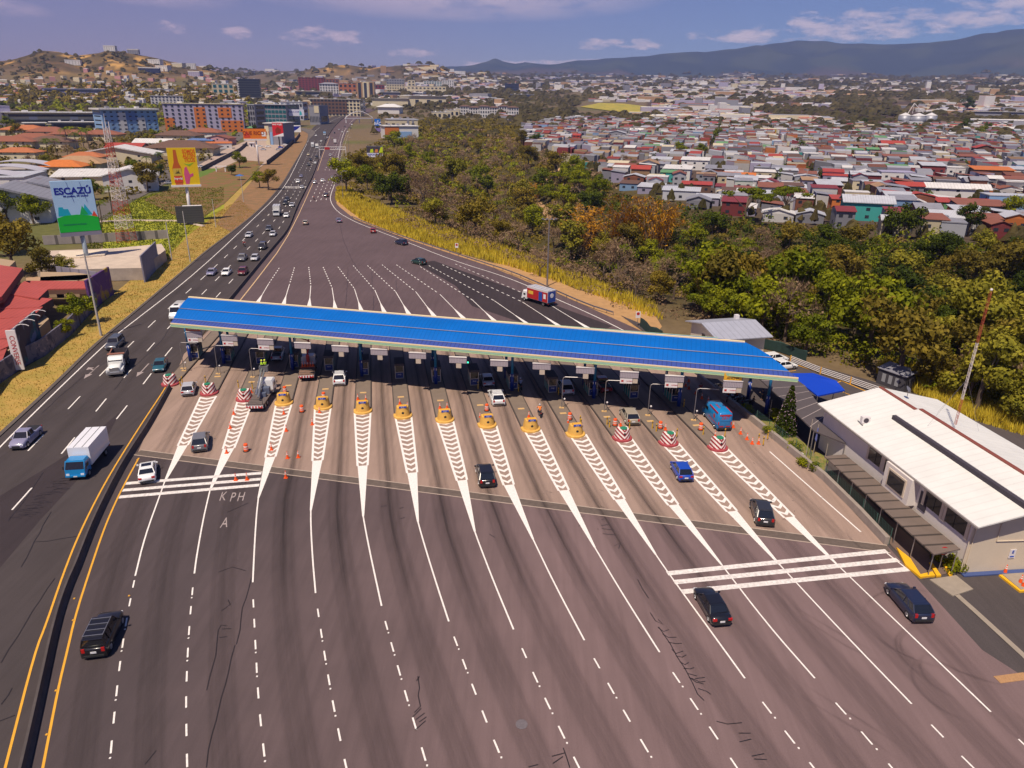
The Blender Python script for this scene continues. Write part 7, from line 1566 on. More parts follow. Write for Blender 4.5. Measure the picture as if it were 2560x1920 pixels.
bld('shopping_hall','wide white mall hall with cream walls',932,1020,246,266,60,0,'cream','white',0,0,ov=3); bld('shopping_hall','white mall hall with brown glazed entrance',1000,1115,240,266,50,0,'cream','white',1,4,ww=.3,wh=.6,ov=4,rowsz=(0,.8)); bld('shopping_hall','long low white roof behind the mall',950,1045,231,242,40,0,'grey','white',0,0,ov=4); bld('shopping_hall','white tent roofed hall by the motorway',940,1003,268,284,40,-10,'white','white',0,0,hip=True); bld('shopping_hall','low wide white roof left of the beige tower',740,832,228,240,40,0,'cream','white',1,1,wh=.5,ov=4)
bld('office_block','beige office with deep brown window grid',774,905,248,290,26,-14,'cream','white',5,14,ww=.62,wh=.55,ov=2,bands=[('brown',.04,.74,.1,.92)]); bld('car_park','striped white parking deck beside the window grid office',878,912,252,282,20,-10,'white','white',4,1,wh=.5)
bld('glass_office','teal glass office complex with solar panel roof',648,735,262,318,40,-24,'grey','silver',5,6,wm='teal',ww=.8,wh=.6,ov=3,bands=[('cream',0,.08,0,1)]); bld('office_block','grey side wing with white frames left of the teal office',612,655,262,330,30,-22,'grey','silver',5,3,ww=.6,wh=.6)
bld('office_block','modern grey block with a big white cube front',765,812,264,312,34,-20,'grey','grey',1,7,ww=.35,wh=.5,rowsz=(0,.6),bands=[('cream',.5,.95,.62,1.)]); bld('office_block','light block behind the grey modern one',700,765,255,300,30,-14,'silver','silver',3,6)
bld('shop','white topped shop with grey sides behind the red billboard',650,722,309,362,34,-20,'grey','white',0,0,bands=[('cream',.0,.25,0,.9),('lightblue',.3,.45,0,.6)],ov=1.5)
bld('shop','white and orange striped shop right of the road',958,1052,316,348,26,10,'white','white',0,0,bands=[('orange',0,.42,.35,.95),('lightblue',.3,.8,0,.6)],ov=1.); bld('shop','grey white tall shop block behind the orange one',968,1050,300,334,24,10,'cream','silver',1,3,ww=.3,wh=.5,bands=[('grey',.62,.7,0,1),('grey',.8,.86,0,1)],roofz=1.)
bld('office_block','stepped white low office, left part',1080,1130,281,296,20,6,'cream','white',1,4); bld('office_block','stepped white low office, middle part',1110,1150,276,291,20,6,'cream','white',1,3); bld('office_block','stepped white low office, right part',1135,1175,272,287,20,6,'cream','white',1,3)
for i in range(6): bld('apartment_house','cream apartment house with brown hipped roof among the trees, %s of six'%('first','second','third','fourth','fifth','last')[i],1150+i*24,1178+i*24,266+i%2*3,288+i%3*3,16,8,'white','brown',3,4,hip=True,cat='house')
bld('warehouse','long white roofed warehouse right of the silos',2430,2600,280,300,50,0,'grey','white',0,0,ov=2); bld('warehouse','white roofed sheds below the long warehouse',2440,2560,318,332,30,-4,'lilac','white',0,0,ov=2); bld('warehouse','blue long factory on the left of the plain',1275,1335,236,246,40,0,'navy','silver',0,0)
# --- left foreground buildings
def lhp(px,py,w_,d_,h_,ang,roof,rc,wc,label,**k):
    x,y=G(px,py) if py>430 else GT(px,py)[:2]; z=hz(x,y); return house(x-(d_/2)*math.sin(R(ang)),y+(d_/2)*math.cos(R(ang)),z,w_,d_,h_,ang,roof,rc,wc,label,**k)
m_redroof=M('roof_red',(.37,.065,.055),.7,nz=.12,sc=.4,stripe=(0,.9,.8))
rh_=thing('villa','house with stepped salmon red metal roofs behind the graffiti wall','house'); A0=G(0,950)
m_browng=M('gable_brown',(.14,.07,.05),.9)
def redroof(px0,py0,px1,py1,px2,py2,px3,py3,z0,z1,name='roof'):
    a,b=G(px0,py0,z0),G(px1,py1,z0); c_,d_=G(px2,py2,z1),G(px3,py3,z1)
    MB().loft([[(*a,z0-.5),(*b,z0-.5),(*b,z0+.12),(*a,z0+.12)],[(*d_,z1-.5),(*c_,z1-.5),(*c_,z1+.12),(*d_,z1+.12)]]).build(name,m_redroof,rh_)
    MB().face([(b[0]+.02,b[1],z0-1.3),(c_[0]+.02,c_[1],z1-1.3),(c_[0]+.02,c_[1],z1-.02),(b[0]+.02,b[1],z0+.1)]).build('gable_end',m_browng,rh_)
    MB().face([(a[0],a[1]-.04,z0-1.0),(b[0],b[1]-.04,z0-1.0),(b[0],b[1]-.04,z0-.12),(a[0],a[1]-.04,z0-.12)]).build('eave_board',m_browng,rh_)
for q in ((-60,778,5,742,57,672,-60,655,6.2,6.7),(15,735,96,748,120,725,62,704,4.9,5.3),(-60,775,96,770,132,748,10,738,4.3,4.7),(-60,802,82,792,108,768,-60,765,3.9,4.3),(-60,828,60,820,90,795,-60,790,3.5,3.9),(-60,852,44,846,62,826,-60,818,3.1,3.5),(-60,905,20,868,46,850,-60,850,2.8,3.1),(108,724,228,722,225,704,65,703,3.6,4.2),(-60,985,5,905,18,872,-60,900,2.5,3.0)): redroof(*q)
m_tanw=M('wall_tan',(.38,.27,.17),.9,nz=.08,sc=.8)
wb=MB(); wb.prism([G(110,745),G(200,742),G(228,735),G(232,720),G(110,718)],0,3.5); wb.prism([G(-60,800),G(20,760),G(55,720),G(-60,700)],0,6.1); wb.prism([G(-80,985),G(45,905),G(110,850),G(130,830),G(90,790),G(-80,800)],0,2.5); wb.build('wall',m_tanw,rh_)
for px,py,z in ((155,735,1.8),(40,715,4.8),(18,738,4.8),(12,905,1.6)):
    q=G(px,py,z); f=MB().box((q[0]+.0,q[1]-.6,z),(1.3,.15,1.2),R(20)).build('window',m_win,rh_)
MB().prism([G(65,694,3.5),G(225,686,3.5),G(225,700,3.5),G(65,703,3.5)],3.0,3.5).build('parapet',M('wall_brown',(.42,.26,.15),.9,nz=.1,sc=.8),rh_)
# graffiti wall with purple panel
def graf(name,base,dark,light,sc):
    m=bpy.data.materials.new(name); m.use_nodes=True; t=m.node_tree; p=t.nodes['Principled BSDF']; p.inputs['Roughness'].default_value=.85; tc=t.nodes.new('ShaderNodeTexCoord')
    n=t.nodes.new('ShaderNodeTexNoise'); n.inputs['Scale'].default_value=sc; n.inputs['Detail'].default_value=3; n.inputs['Distortion'].default_value=1.8; t.links.new(tc.outputs['Object'],n.inputs['Vector'])
    n2=t.nodes.new('ShaderNodeTexNoise'); n2.inputs['Scale'].default_value=sc*.7; n2.inputs['Distortion'].default_value=2.5; mp=t.nodes.new('ShaderNodeMapping'); mp.inputs[1].default_value=(9,3,2); t.links.new(tc.outputs['Object'],mp.inputs[0]); t.links.new(mp.outputs[0],n2.inputs['Vector'])
    c_=mixc(t,math_n(t,'MULTIPLY_ADD',n.outputs[0],9.,-4.6,clamp=True),base,dark); c_=mixc(t,math_n(t,'MULTIPLY_ADD',n2.outputs[0],12.,-6.8,clamp=True),c_,light); t.links.new(c_,p.inputs['Base Color']); return m
gw=[G(-60,1000),G(0,957),G(60,915),G(110,890),G(175,838),G(225,783),G(245,765)]
wallribbon('graffiti_wall',resample(gw,3),[(-.15,0),(-.15,2.9),(.15,2.9),(.15,0)],graf('graffiti',(.13,.12,.16),(.05,.05,.09),(.26,.20,.22),.5),'long grey wall covered in blue and grey graffiti along the grass bank','wall')
wallribbon('painted_wall',[G(228,775),G(283,735)],[(-.2,0),(-.2,6.0),(.2,6.0),(.2,0)],graf('mural',(.09,.03,.16),(.30,.20,.03),(.12,.05,.18),.22),'tall purple painted wall with yellow shapes at the end of the graffiti wall','wall')
wallribbon('panel_fence',[G(283,733),G(150,712)],[(-.1,0),(-.1,4.3),(.1,4.3),(.1,0)],M('panel_grey',(.24,.22,.28),.8,nz=.1,sc=1,stripe=(0,2.6,.6)),'grey panel fence running back from the purple wall','fence')
tb_=thing('hoarding','dark double sided hoarding with white letter strip and arched lamps in the lower left','billboard'); a=Vector(G(52,928)); b=Vector(G(108,872)); dd=(b-a); Lb_=dd.length; tb_.location=(a.x,a.y,0); tb_.rotation_euler=(0,0,math.atan2(dd.y,dd.x))
MB().box((Lb_/2,0,3.6),(Lb_,.35,6.0)).build('panel',graf('hoarding_art',(.05,.035,.05),(.02,.10,.12),(.20,.18,.24),.16),tb_); MB().box((-.1,0,3.5),(.25,1.3,6.4)).build('edge_strip',m_wpan,tb_)
text('edge_text','CONVERSE',.95,m_red,tb_,(-.24,0,3.5),(math.pi/2,R(90),R(-90))); mb=MB(); mb.tube((.5,0,0),(.5,0,.8),.15); mb.tube((Lb_-.5,0,0),(Lb_-.5,0,.8),.15); mb.build('post',m_steel,tb_)
for k in range(4): x=Lb_*(k+.5)/4; MB().path([(x,0,6.6),(x,-.5,7.0),(x,-1.1,7.15),(x,-1.8,7.0),(x,-2.1,6.8)],.06,5).build('lamp_arm',m_wpan,tb_)
# roofless white warehouse
wr=thing('ruined_warehouse','roofless pale concrete warehouse with grey end panel behind the lot','building'); q0=G(100,702); 
m_pale=M('pale_concrete',(.52,.42,.34),.9,nz=.25,sc=.3); m_cwall=M('stained_wall',(.36,.30,.26),.9,nz=.3,sc=.4)
c4_=[G(95,692),G(200,704),G(362,700),G(418,652),G(408,636),G(290,648),G(120,655)]; MB().prism(c4_,0,2.9,0,1).build('wall',[m_cwall,m_pale],wr)
MB().prism([G(150,632,2.9),G(270,628,2.9),G(262,640,2.9),G(200,646,2.9),G(140,646,2.9)],2.88,3.3).build('roof_slab',M('slab_white',(.66,.56,.44),.9,nz=.12,sc=.4),wr)
wallribbon('end_panel',[G(362,706),G(398,665)],[(-.15,0),(-.15,6.2),(.15,6.2),(.15,0)],M('panel_lilac',(.20,.19,.25),.8,nz=.15,sc=.6),'tall blank grey end panel of the roofless warehouse','panel')
wallribbon('block_wall',[G(110,612),G(250,606),G(420,596)],[(-.15,0),(-.15,2.6),(.15,2.6),(.15,0)],M('block_wall_mat',(.30,.26,.25),.9,nz=.2,sc=.6,stripe=(0,4.,.4)),'weathered concrete block wall under the blue billboard','wall')
wallribbon('curved_kerb',resample([G(250,555),G(330,552),G(440,553),G(510,566)],3),[(-.6,0),(-.5,.35),(.5,.35),(.6,0)],m_pale,'broken pale concrete strip crossing the green lot','kerb')
# gutters and roofs behind
LL=[(20,560,26,22,7,22,'gablex','grey','white','grey roofed white hall behind the big tree, front gable'),(90,535,26,20,7,22,'gablex','grey','white','grey roofed white hall behind the big tree, right gable'),
 (-30,480,30,30,6,15,'flat','silver','white','flat silver hall roof at the left edge'),(215,470,26,18,5,18,'shed','white','cream','large house with a white sloping roof'),(330,478,22,16,6.5,24,'gablex','white','white','white gabled house beside the lattice tower'),(290,408,42,22,5,10,'gablex','white','cream','wide cream shed with white roof edges'),
 (150,440,22,14,4,8,'hip','orange','cream','orange tiled roof house, front left'),(190,430,26,16,4.4,8,'hip','tan','cream','house with a broad tan tiled hip roof'),(210,415,20,12,5,8,'hip','terracotta','cream','terracotta roofed house behind the tan one'),(40,400,24,12,4.5,6,'hip','terracotta','cream','terracotta tiled house at the far left'),(20,372,34,16,5,6,'hip','rust','cream','rust tiled house row, left'),(75,365,34,18,5,6,'hip','rust','cream','rust tiled house row, middle'),(120,372,30,16,5,6,'hip','brown','cream','brown tiled house row, right'),(55,340,36,18,5,6,'hip','terracotta','cream','terracotta tiled roofs further back, left'),(115,345,30,18,5,6,'hip','rust','cream','terracotta tiled roofs further back, right'),(170,352,30,16,5,6,'hip','rust','cream','dark tiled house beside the palms'),(250,352,30,16,5,6,'hip','rust','cream','dark tiled house behind the lattice tower'),
 (310,385,24,14,4,0,'gable','red','cream','bright red roofed house behind the lattice tower'),(440,358,34,18,6,-4,'hip','brown','cream','brown tiled white house below the hotel'),(505,352,32,16,7,-4,'hip','rust','white','large tiled house with white gable below the hotel'),(450,390,44,22,5,8,'hip','brown','cream','wide dark tiled roof behind the yellow billboard'),(380,372,26,14,4,4,'gable','white','white','white roofed annex beside the blue canopies'),(545,362,20,12,5,-10,'gablex','rust','pink','pink gabled house at the street'),(550,372,18,8,4,24,'shed','orange','white','orange roofed house at the street'),(610,330,18,10,4,0,'gable','green','cream','green roofed house behind the orange billboard'),(500,362,20,10,3.4,0,'shed','blue','grey','pair of blue canopies behind the yellow billboard'),(260,335,18,10,5,0,'flat','white','white','small white block in front of the blue office')]
for q in LL: lhp(*q,nw=3)
# arched metal roofs
for k,(px,py,l) in enumerate(((90,440,'rear arched white metal roof'),(60,455,'middle arched white metal roof'),(20,475,'front arched white metal roof'))):
    x,y=G(px,py); h_=thing('arched_hall',l+' at the left edge','building',(x-10,y+4,0),R(14)); n=12
    MB().loft([[(xx,-7,7.5-.018*(xx)**2*.5),(xx,7,7.5-.018*(xx)**2*.5),(xx,7,7.8-.018*(xx)**2*.5),(xx,-7,7.8-.018*(xx)**2*.5)] for xx in [-17+34*i/n for i in range(n+1)]]).build('roof',M('arch_roof',(.52,.50,.55),.5,.1,nz=.05,sc=.5,stripe=(1,1.2,.8)),h_); MB().box((0,0,2.5),(32,12,5)).build('wall',m_wallg,h_)
# ================================================================ billboards, towers, lamp posts on the left
def board(name,label,x,y,tl,tr,bl,br,mat,yaw=0,thick=.6,side=None):
    "rectangular board above (x,y), its size from the four picture corners"
    zt=zat(x,y,(tl[0]+tr[0])/2,(tl[1]+tr[1])/2); zb=zat(x,y,(bl[0]+br[0])/2,(bl[1]+br[1])/2); az_=math.atan2(x,y)
    def lat(px,py):
        d=ray(px,py); t=math.hypot(x,y)/math.hypot(d[0],d[1]); vx,vy=d[0]*t-x,d[1]*t-y; return vx*math.cos(az_)-vy*math.sin(az_)
    xl=(lat(*tl)+lat(*bl))/2; xr=(lat(*tr)+lat(*br))/2; W=(xr-xl); xo=(xl+xr)/2
    r=thing(name,label,'billboard',(x,y,hz(x,y)),-az_+R(yaw)); z0=hz(x,y); p=MB().box((xo,0,(zt+zb)/2-z0),(W,thick,zt-zb)).build('panel',mat,r); return r,p,xo,W,zb-z0,zt-z0
def quad(par,name,mat,xo,zo,pts,d=-.33,th=.03):
    mb=MB(); P=[(xo+a,d,zo+b) for a,b in pts]; Q=[(x,d+th,z) for x,y,z in P]
    ar=sum(P[i][0]*P[(i+1)%len(P)][2]-P[(i+1)%len(P)][0]*P[i][2] for i in range(len(P)))
    if ar<0: P=P[::-1]; Q=Q[::-1]
    b=len(mb.v); mb.v+=P+Q; n=len(P)
    for t in tessellate_polygon([[Vector((p[0],p[2],0)) for p in P]]):
        t=list(t); q=[(P[i][0],P[i][2]) for i in t]
        if (q[1][0]-q[0][0])*(q[2][1]-q[0][1])-(q[2][0]-q[0][0])*(q[1][1]-q[0][1])<0: t=t[::-1]
        mb.f.append(tuple(b+i for i in t)); mb.m.append(0)
    for i in range(n): j=(i+1)%n; mb.f.append((b+j,b+i,b+n+i,b+n+j)); mb.m.append(0)
    return mb.build(name,mat,par)
def P_(n,c=(.5,.5,.5),ro=.55): return M('print_'+n,c,ro)
x,y=G(228,672); r,p,xo,W,zb,zt=board('billboard','tall pale blue ESCAZÚ billboard with a green hill on a grey pole',x,y,(124,452),(229,451),(148,578),(251,578),P_('sky',(.38,.58,.80)),4,.9)
Hh=zt-zb; d=-.48
quad(p,'print_hill',P_('green',(.0,.42,.03)),xo,zb,[(-W/2,0),(W/2,0),(W/2,Hh*.27),(W*.3,Hh*.31),(0,Hh*.34),(-W*.3,Hh*.33),(-W/2,Hh*.29)],d); 
quad(p,'print_town',P_('cyan',(.0,.36,.50)),xo,zb,[(-W*.46,Hh*.32),(-W*.42,Hh*.5),(-W*.32,Hh*.5),(-W*.3,Hh*.46),(-W*.2,Hh*.46),(-W*.15,Hh*.33)],d+.02); quad(p,'print_peak',P_('green2',(.0,.38,.08)),xo,zb,[(.06*W,Hh*.33),(.15*W,Hh*.51),(.27*W,Hh*.33)],d+.01); quad(p,'print_peak',P_('cyan'),xo,zb,[(.14*W,Hh*.32),(.22*W,Hh*.54),(.38*W,Hh*.32)],d+.02); quad(p,'print_peak',P_('red',(.65,.06,.02)),xo,zb,[(.34*W,Hh*.28),(.42*W,Hh*.4),(.5*W,Hh*.26)],d+.01)
t_=text('print_title','ESCAZÚ',2.1,P_('navy',(.0,.01,.28)),p,(xo+.0*W,d,zb+Hh*.80),sx=1.0,bold=.07); text('print_subtitle','Mi pueblo, Mi ciudad',.62,P_('navy'),p,(xo+.05*W,d,zb+Hh*.705),bold=.012); text('print_small','Municipalidad de Escazú',.5,P_('teal',(.0,.14,.16)),p,(xo-.1*W,d-.02,zb+Hh*.15))
for k in (-.12,.2): MB().tube((xo+k*W,d-.02,zb+Hh*.98),(xo+(k+.1)*W,d-.02,zb+Hh*.58),.03,n=4).build('print_line',P_('navy'),p)
MB().box((xo,0,zb-.55),(W*1.02,1.1,.9)).build('walkway',M('board_grey',(.20,.19,.26),.7),r); MB().tube((xo*.6,0.4,0),(xo*.8,.4,zb-.3),.55,.5,14).build('pole',M('pole_blue_grey',(.28,.34,.40),.5),r,True); MB().box((xo+W/2+.05,0,(zb+zt)/2),(.12,1.0,Hh)).build('edge',m_trim,r)
x,y=-113,250; r,p,xo,W,zb,zt=board('billboard','yellow beer bottle billboard on a white pole over the brown field',x,y,(415,370),(488,369),(430,464),(500,459),P_('yellow',(.75,.50,.0)),2,.8); Hh=zt-zb; d=-.43
bt=[(-.36,0),(-.1,0),(-.08,.45),(-.16,.62),(-.19,.95),(-.29,.95),(-.32,.62),(-.40,.45)]; quad(p,'print_bottle',P_('amber',(.50,.10,.01)),xo,zb,[(a*W,b*Hh) for a,b in bt],d); quad(p,'print_label',P_('gold',(.60,.42,.05)),xo,zb,[(-.385*W,.25*Hh),(-.09*W,.25*Hh),(-.09*W,.45*Hh),(-.39*W,.45*Hh)],d-.03)
quad(p,'print_band',P_('red'),xo,zb,[(-.38*W,.07*Hh),(-.09*W,.07*Hh),(-.09*W,.23*Hh),(-.38*W,.23*Hh)],d-.03); text('print_brand','Imperial',1.05,P_('white',(.8,.8,.8)),p,(xo-.235*W,d-.06,zb+Hh*.175),sx=.75,bold=.03)
for s in (-1,1):
    for k in range(4): MB().tube((xo-.235*W,d-.06,zb+Hh*.33),(xo-.235*W+s*(.35+.16*k),d-.06,zb+Hh*(.42-.035*k)),.07,.02,4).build('print_eagle_wing',m_trim,p)
for k,tx in enumerate(('SOMOS','AUTEN','TICOS')): text('print_title',tx,1.75,P_('orange_red',(.72,.10,.0)),p,(xo+.24*W,d,zb+Hh*(.90-.115*k)),sx=.68,bold=.05)
quad(p,'print_toucan',P_('pink',(.62,.08,.22)),xo,zb,[(.0,.02*Hh),(.12*W,.02*Hh),(.18*W,.2*Hh),(.3*W,.24*Hh),(.3*W,.32*Hh),(.18*W,.28*Hh),(.1*W,.5*Hh),(.02*W,.46*Hh),(-.02*W,.3*Hh)],d-.01); quad(p,'print_leaf',P_('leaf',(.25,.45,.02)),xo,zb,[(.02*W,.58*Hh),(.2*W,.5*Hh),(.38*W,.6*Hh),(.18*W,.56*Hh)],d-.01)
MB().box((xo,0,zb-.35),(W*1.05,1.4,.7)).build('walkway',m_wpan,r); MB().tube((xo*.9,.5,0),(xo,.5,zb-.3),.55,.5,12).build('pole',m_wpan,r,True)
x,y=G(478,562); r,p,xo,W,zb,zt=board('billboard','back of a dark grey billboard standing low on the lot',x,y,(438,519),(506,511),(443,560),(510,554),M('board_back',(.05,.05,.055),.8,stripe=(2,.8,.6)),-4,1.0); MB().box((xo+.12*W,.4,zt+.05),(W*.7,1.6,.12)).build('catwalk',m_wpan,r); mb=MB(); [mb.tube((xo+s*W*.4,.6,0),(xo+s*W*.4,.6,zb+.5),.14) for s in (-1,1)]; mb.build('post',m_steel,r)
x,y,_=GT(648,414); r,p,xo,W,zb,zt=board('billboard','orange food billboard on a slim white pole beside the gravel lot',x,y,(606,323),(664,321),(609,348),(667,346),P_('orange',(.75,.19,.01)),0,1.); Hh=zt-zb; text('print_title','QUE RICO 11',3.0,P_('maroonp',(.25,.02,.0)),p,(xo+.08*W,-.53,zb+Hh*.55),sx=.9,bold=.08); quad(p,'print_food',P_('red'),xo,zb,[(-.46*W,.1*Hh),(-.2*W,.1*Hh),(-.2*W,.35*Hh),(-.33*W,.8*Hh),(-.46*W,.4*Hh)],-.53); quad(p,'print_price',P_('white'),xo,zb,[(.3*W,.25*Hh),(.47*W,.25*Hh),(.47*W,.7*Hh),(.3*W,.7*Hh)],-.53); MB().box((xo,0,zb-.5),(W,1.4,1.)).build('walkway',m_wpan,r); MB().tube((xo*.0,.6,0),(xo*.4,.6,zb),.5,.45,10).build('pole',m_wpan,r,True)
x,y,_=GT(700,368); r,p,xo,W,zb,zt=board('billboard','tall red billboard with white corner on a dark pole',x,y,(680,307),(706,306),(682,341),(709,341),P_('red2',(.62,.01,.015)),0,1.); Hh=zt-zb; quad(p,'print_corner',P_('white'),xo,zb,[(-.5*W,0),(.5*W,0),(.5*W,.25*Hh)],-.53); quad(p,'print_photo',P_('maroonp'),xo,zb,[(-.2*W,.2*Hh),(.25*W,.25*Hh),(.3*W,.5*Hh),(0,.7*Hh),(-.25*W,.5*Hh)],-.54); text('print_title','MAS VIAJES',1.7,P_('white'),p,(xo,-.54,zb+Hh*.87),sx=.9,bold=.04); MB().tube((0,.6,0),(xo*.5,.6,zb),.5,.45,8).build('pole',m_trim,r)
x,y,_=GT(738,330); r,p,xo,W,zb,zt=board('billboard','small white and blue billboard with red side behind the red one',x,y,(723,313),(752,313),(724,333),(752,332),P_('white'),0,1.); Hh=zt-zb; quad(p,'print_sail',P_('navy'),xo,zb,[(-.3*W,.1*Hh),(-.1*W,.85*Hh),(.5*W,.9*Hh),(.2*W,.5*Hh)],-.53); quad(p,'print_side',P_('red2'),xo,zb,[(-.5*W,0),(-.35*W,0),(-.35*W,Hh),(-.5*W,Hh)],-.53); MB().tube((xo,.6,0),(xo,.6,zb),.4,n=8).build('pole',m_trim,r)
x,y,_=GT(735,318); r,p,xo,W,zb,zt=board('billboard','long white billboard with a teal map end before the teal office',x,y,(706,275),(760,272),(707,292),(760,288),P_('white2',(.66,.66,.78)),0,1.); Hh=zt-zb; text('print_title','PLAZADELSOL.COM',2.4,P_('navy'),p,(xo-.12*W,-.53,zb+Hh*.62),sx=.9,bold=.03); quad(p,'print_map',P_('teal2',(.05,.45,.5)),xo,zb,[(.27*W,.1*Hh),(.4*W,.2*Hh),(.38*W,.6*Hh),(.3*W,.9*Hh)],-.53); MB().tube((xo,.6,0),(xo,.6,zb),.5,n=8).build('pole',m_trim,r)
x,y,_=GT(943,333); r,p,xo,W,zb,zt=board('billboard','upright blue sign with a white mark on the right of the far road',x,y,(936,297),(951,297),(937,314),(951,314),P_('blue',(.0,.13,.55)),0,1.); Hh=zt-zb; text('print_title','BAC',4.,P_('white'),p,(xo,-.53,zb+Hh*.3),bold=.05); quad(p,'print_mark',P_('white'),xo,zb,[(-.15*W,.6*Hh),(.2*W,.65*Hh),(.1*W,.8*Hh)],-.53); mb=MB(); [mb.tube((xo+s*W*.45,.5,0),(xo+s*W*.45,.5,zb+2),.3,n=6) for s in (-1,1)]; mb.build('post',m_wpan,r); MB().box((xo,.2,zb*.45),(W*.9,.4,3.5)).build('lower_panel',P_('purple',(.2,.15,.4)),r)
x,y,_=GT(934,417); r,p,xo,W,zb,zt=board('billboard','roadside billboard with workers in yellow vests right of the slip road',x,y,(916,366),(957,364),(917,393),(957,392),P_('white2'),-4,1.); Hh=zt-zb; quad(p,'print_photo',P_('dark',(.05,.04,.05)),xo,zb,[(-.5*W,.38*Hh),(.5*W,.38*Hh),(.5*W,Hh),(-.5*W,Hh)],-.53); quad(p,'print_vest',P_('lime',(.5,.62,.0)),xo,zb,[(-.3*W,.4*Hh),(-.08*W,.4*Hh),(-.1*W,.75*Hh),(-.25*W,.7*Hh)],-.56); quad(p,'print_vest',P_('lime'),xo,zb,[(.25*W,.4*Hh),(.5*W,.4*Hh),(.5*W,.95*Hh),(.38*W,.9*Hh)],-.56); quad(p,'print_face',P_('orangep',(.6,.2,.05)),xo,zb,[(.0,.42*Hh),(.2*W,.42*Hh),(.2*W,.7*Hh),(.05*W,.72*Hh)],-.56); text('print_title','REPORTEROS',1.6,P_('navy'),p,(xo,-.53,zb+Hh*.2),sx=.9,bold=.03); MB().tube((xo*.2,.6,0),(xo*.5,.6,zb+1),.45,n=8).build('pole',m_trim,r)
# lattice tower
lt=thing('lattice_tower','red and white lattice telecom tower between the two big billboards','tower'); x,y=G(318,604); lt.location=(x,y,0); ztp=zat(x,y,271,318); nseg=8
for k in range(nseg):
    a,b=k/nseg,(k+1)/nseg; mb=MB(); w0=2.0*(1-a)+.5*a; w1=2.0*(1-b)+.5*b; cs=[(-1,-1),(1,-1),(1,1),(-1,1)]
    for i in range(4):
        (ax_,ay_),(bx_,by_)=cs[i],cs[(i+1)%4]; mb.tube((ax_*w0,ay_*w0,a*ztp),(ax_*w1,ay_*w1,b*ztp),.075,n=4)
        ns=3
        for j in range(ns):
            t0,t1=j/ns,(j+1)/ns; q0=w0+(w1-w0)*t0; q1=w0+(w1-w0)*t1; z0=(a+(b-a)*t0)*ztp; z1=(a+(b-a)*t1)*ztp; mb.tube((ax_*q0,ay_*q0,z0),(bx_*q1,by_*q1,z1),.04,n=3,cap=False); mb.tube((bx_*q0,by_*q0,z0),(ax_*q1,ay_*q1,z1),.04,n=3,cap=False); mb.tube((ax_*q0,ay_*q0,z0),(bx_*q0,by_*q0,z0),.035,n=3,cap=False)
    mb.build('lattice_section',m_mw if k%2==1 else M('tower_red',(.42,.06,.03),.6),lt)
mb=MB(); 
for a in range(3): mb.tube((.9*math.cos(a*2.1),.9*math.sin(a*2.1),ztp-3),(.9*math.cos(a*2.1),.9*math.sin(a*2.1),ztp+1.5),.12,n=5)
mb.tube((0,0,ztp),(0,0,ztp+3.5),.06); mb.build('antenna',m_wpan,lt); MB().ball((0,-.7,ztp*.62),1.,10,6,sy=.4).build('dish',m_wpan,lt)
# poles
def lamp(px,py,tx,ty,label,arms=0,r0=.14,mat=None,cat='pole',name='pole',fit=None):
    x,y=G(px,py) if py>430 else GT(px,py)[:2]; z=hz(x,y); zt=zat(x,y,tx,ty); r=thing(name,label,cat,(x,y,z)); MB().tube((0,0,0),(0,0,zt-z),r0,r0*.6,8).build('pole',mat or m_steel,r)
    if arms:
        mb=MB(); mb.tube((-1.6,0,zt-z-.1),(1.6,0,zt-z-.1),.06); 
        for k in range(4): mb.box((-1.5+k,0,zt-z+.1),(.5,.5,.2))
        mb.build('lamp_frame',m_steel,r)
    if fit: 
        mb=MB(); s=fit; mb.path([(0,0,zt-z-.2),(s*.6,0,zt-z+.3),(s*2.2,0,zt-z+.5)],.06); mb.box((s*2.4,0,zt-z+.48),(.6,.25,.1)); mb.build('lamp_arm',m_steel,r)
    return r
lamp(1368,713,1374,548,'very tall grey floodlight mast beside the yellow grass',1,.22,name='floodlight_mast')
lamp(253,839,210,633,'slender leaning grey roadside pole in front of the purple wall',0,.22,M('pole_pale',(.46,.42,.38),.7)); lamp(430,650,414,555,'concrete utility pole by the grey end panel',0,.17,M('pole_pale')); lamp(476,655,452,528,'concrete utility pole near the dark billboard with fittings',0,.17,M('pole_pale')); lamp(540,568,529,497,'concrete utility pole right of the dark billboard',0,.16,M('pole_pale')); lamp(609,505,600,440,'concrete utility pole on the brown embankment',0,.16,M('pole_pale'))
for px,py,tx,ty,l in ((740,526,732,450,'lamp post on the median, nearest beyond the canopy'),(768,466,762,412,'second lamp post on the median'),(787,428,782,380,'third lamp post on the median'),(858,500,856,430,'lamp post on the sandy shoulder at the road bend'),(873,395,874,345,'lamp post by the slip road trees'),(800,395,798,360,'fourth lamp post on the median'),(812,352,811,325,'fifth lamp post on the median')): lamp(px,py,tx,ty,l,0,.14,name='lamp_post',cat='lamp post',fit=1)
for i,(px,py) in enumerate(((2012,470),(2200,520),(2480,500),(2110,405),(1985,455),(2380,470),(2540,520),(1860,385),(2300,400),(1720,372),(1960,360),(2450,385))):
    x,y,z=GT(px,py); r=thing('utility_pole','thin utility pole standing among the crowded houses','pole',(x,y,z),R(-16),'utility poles among the houses'); MB().tube((0,0,0),(0,0,10),.14,.09,6).build('pole',M('pole_pale'),r); mb=MB(); mb.box((0,0,9.5),(1.8,.1,.1)); mb.box((0,0,8.8),(1.2,.1,.1)); mb.build('crossarm',M('pole_pale'),r)
    mb=MB()
    for s_ in (-.8,.8): mb.path([(s_+k*4.4,0,9.5-.9*math.sin(math.pi*k/8)) for k in range(9)],.035,3)
    mb.build('wires',m_trim,r)
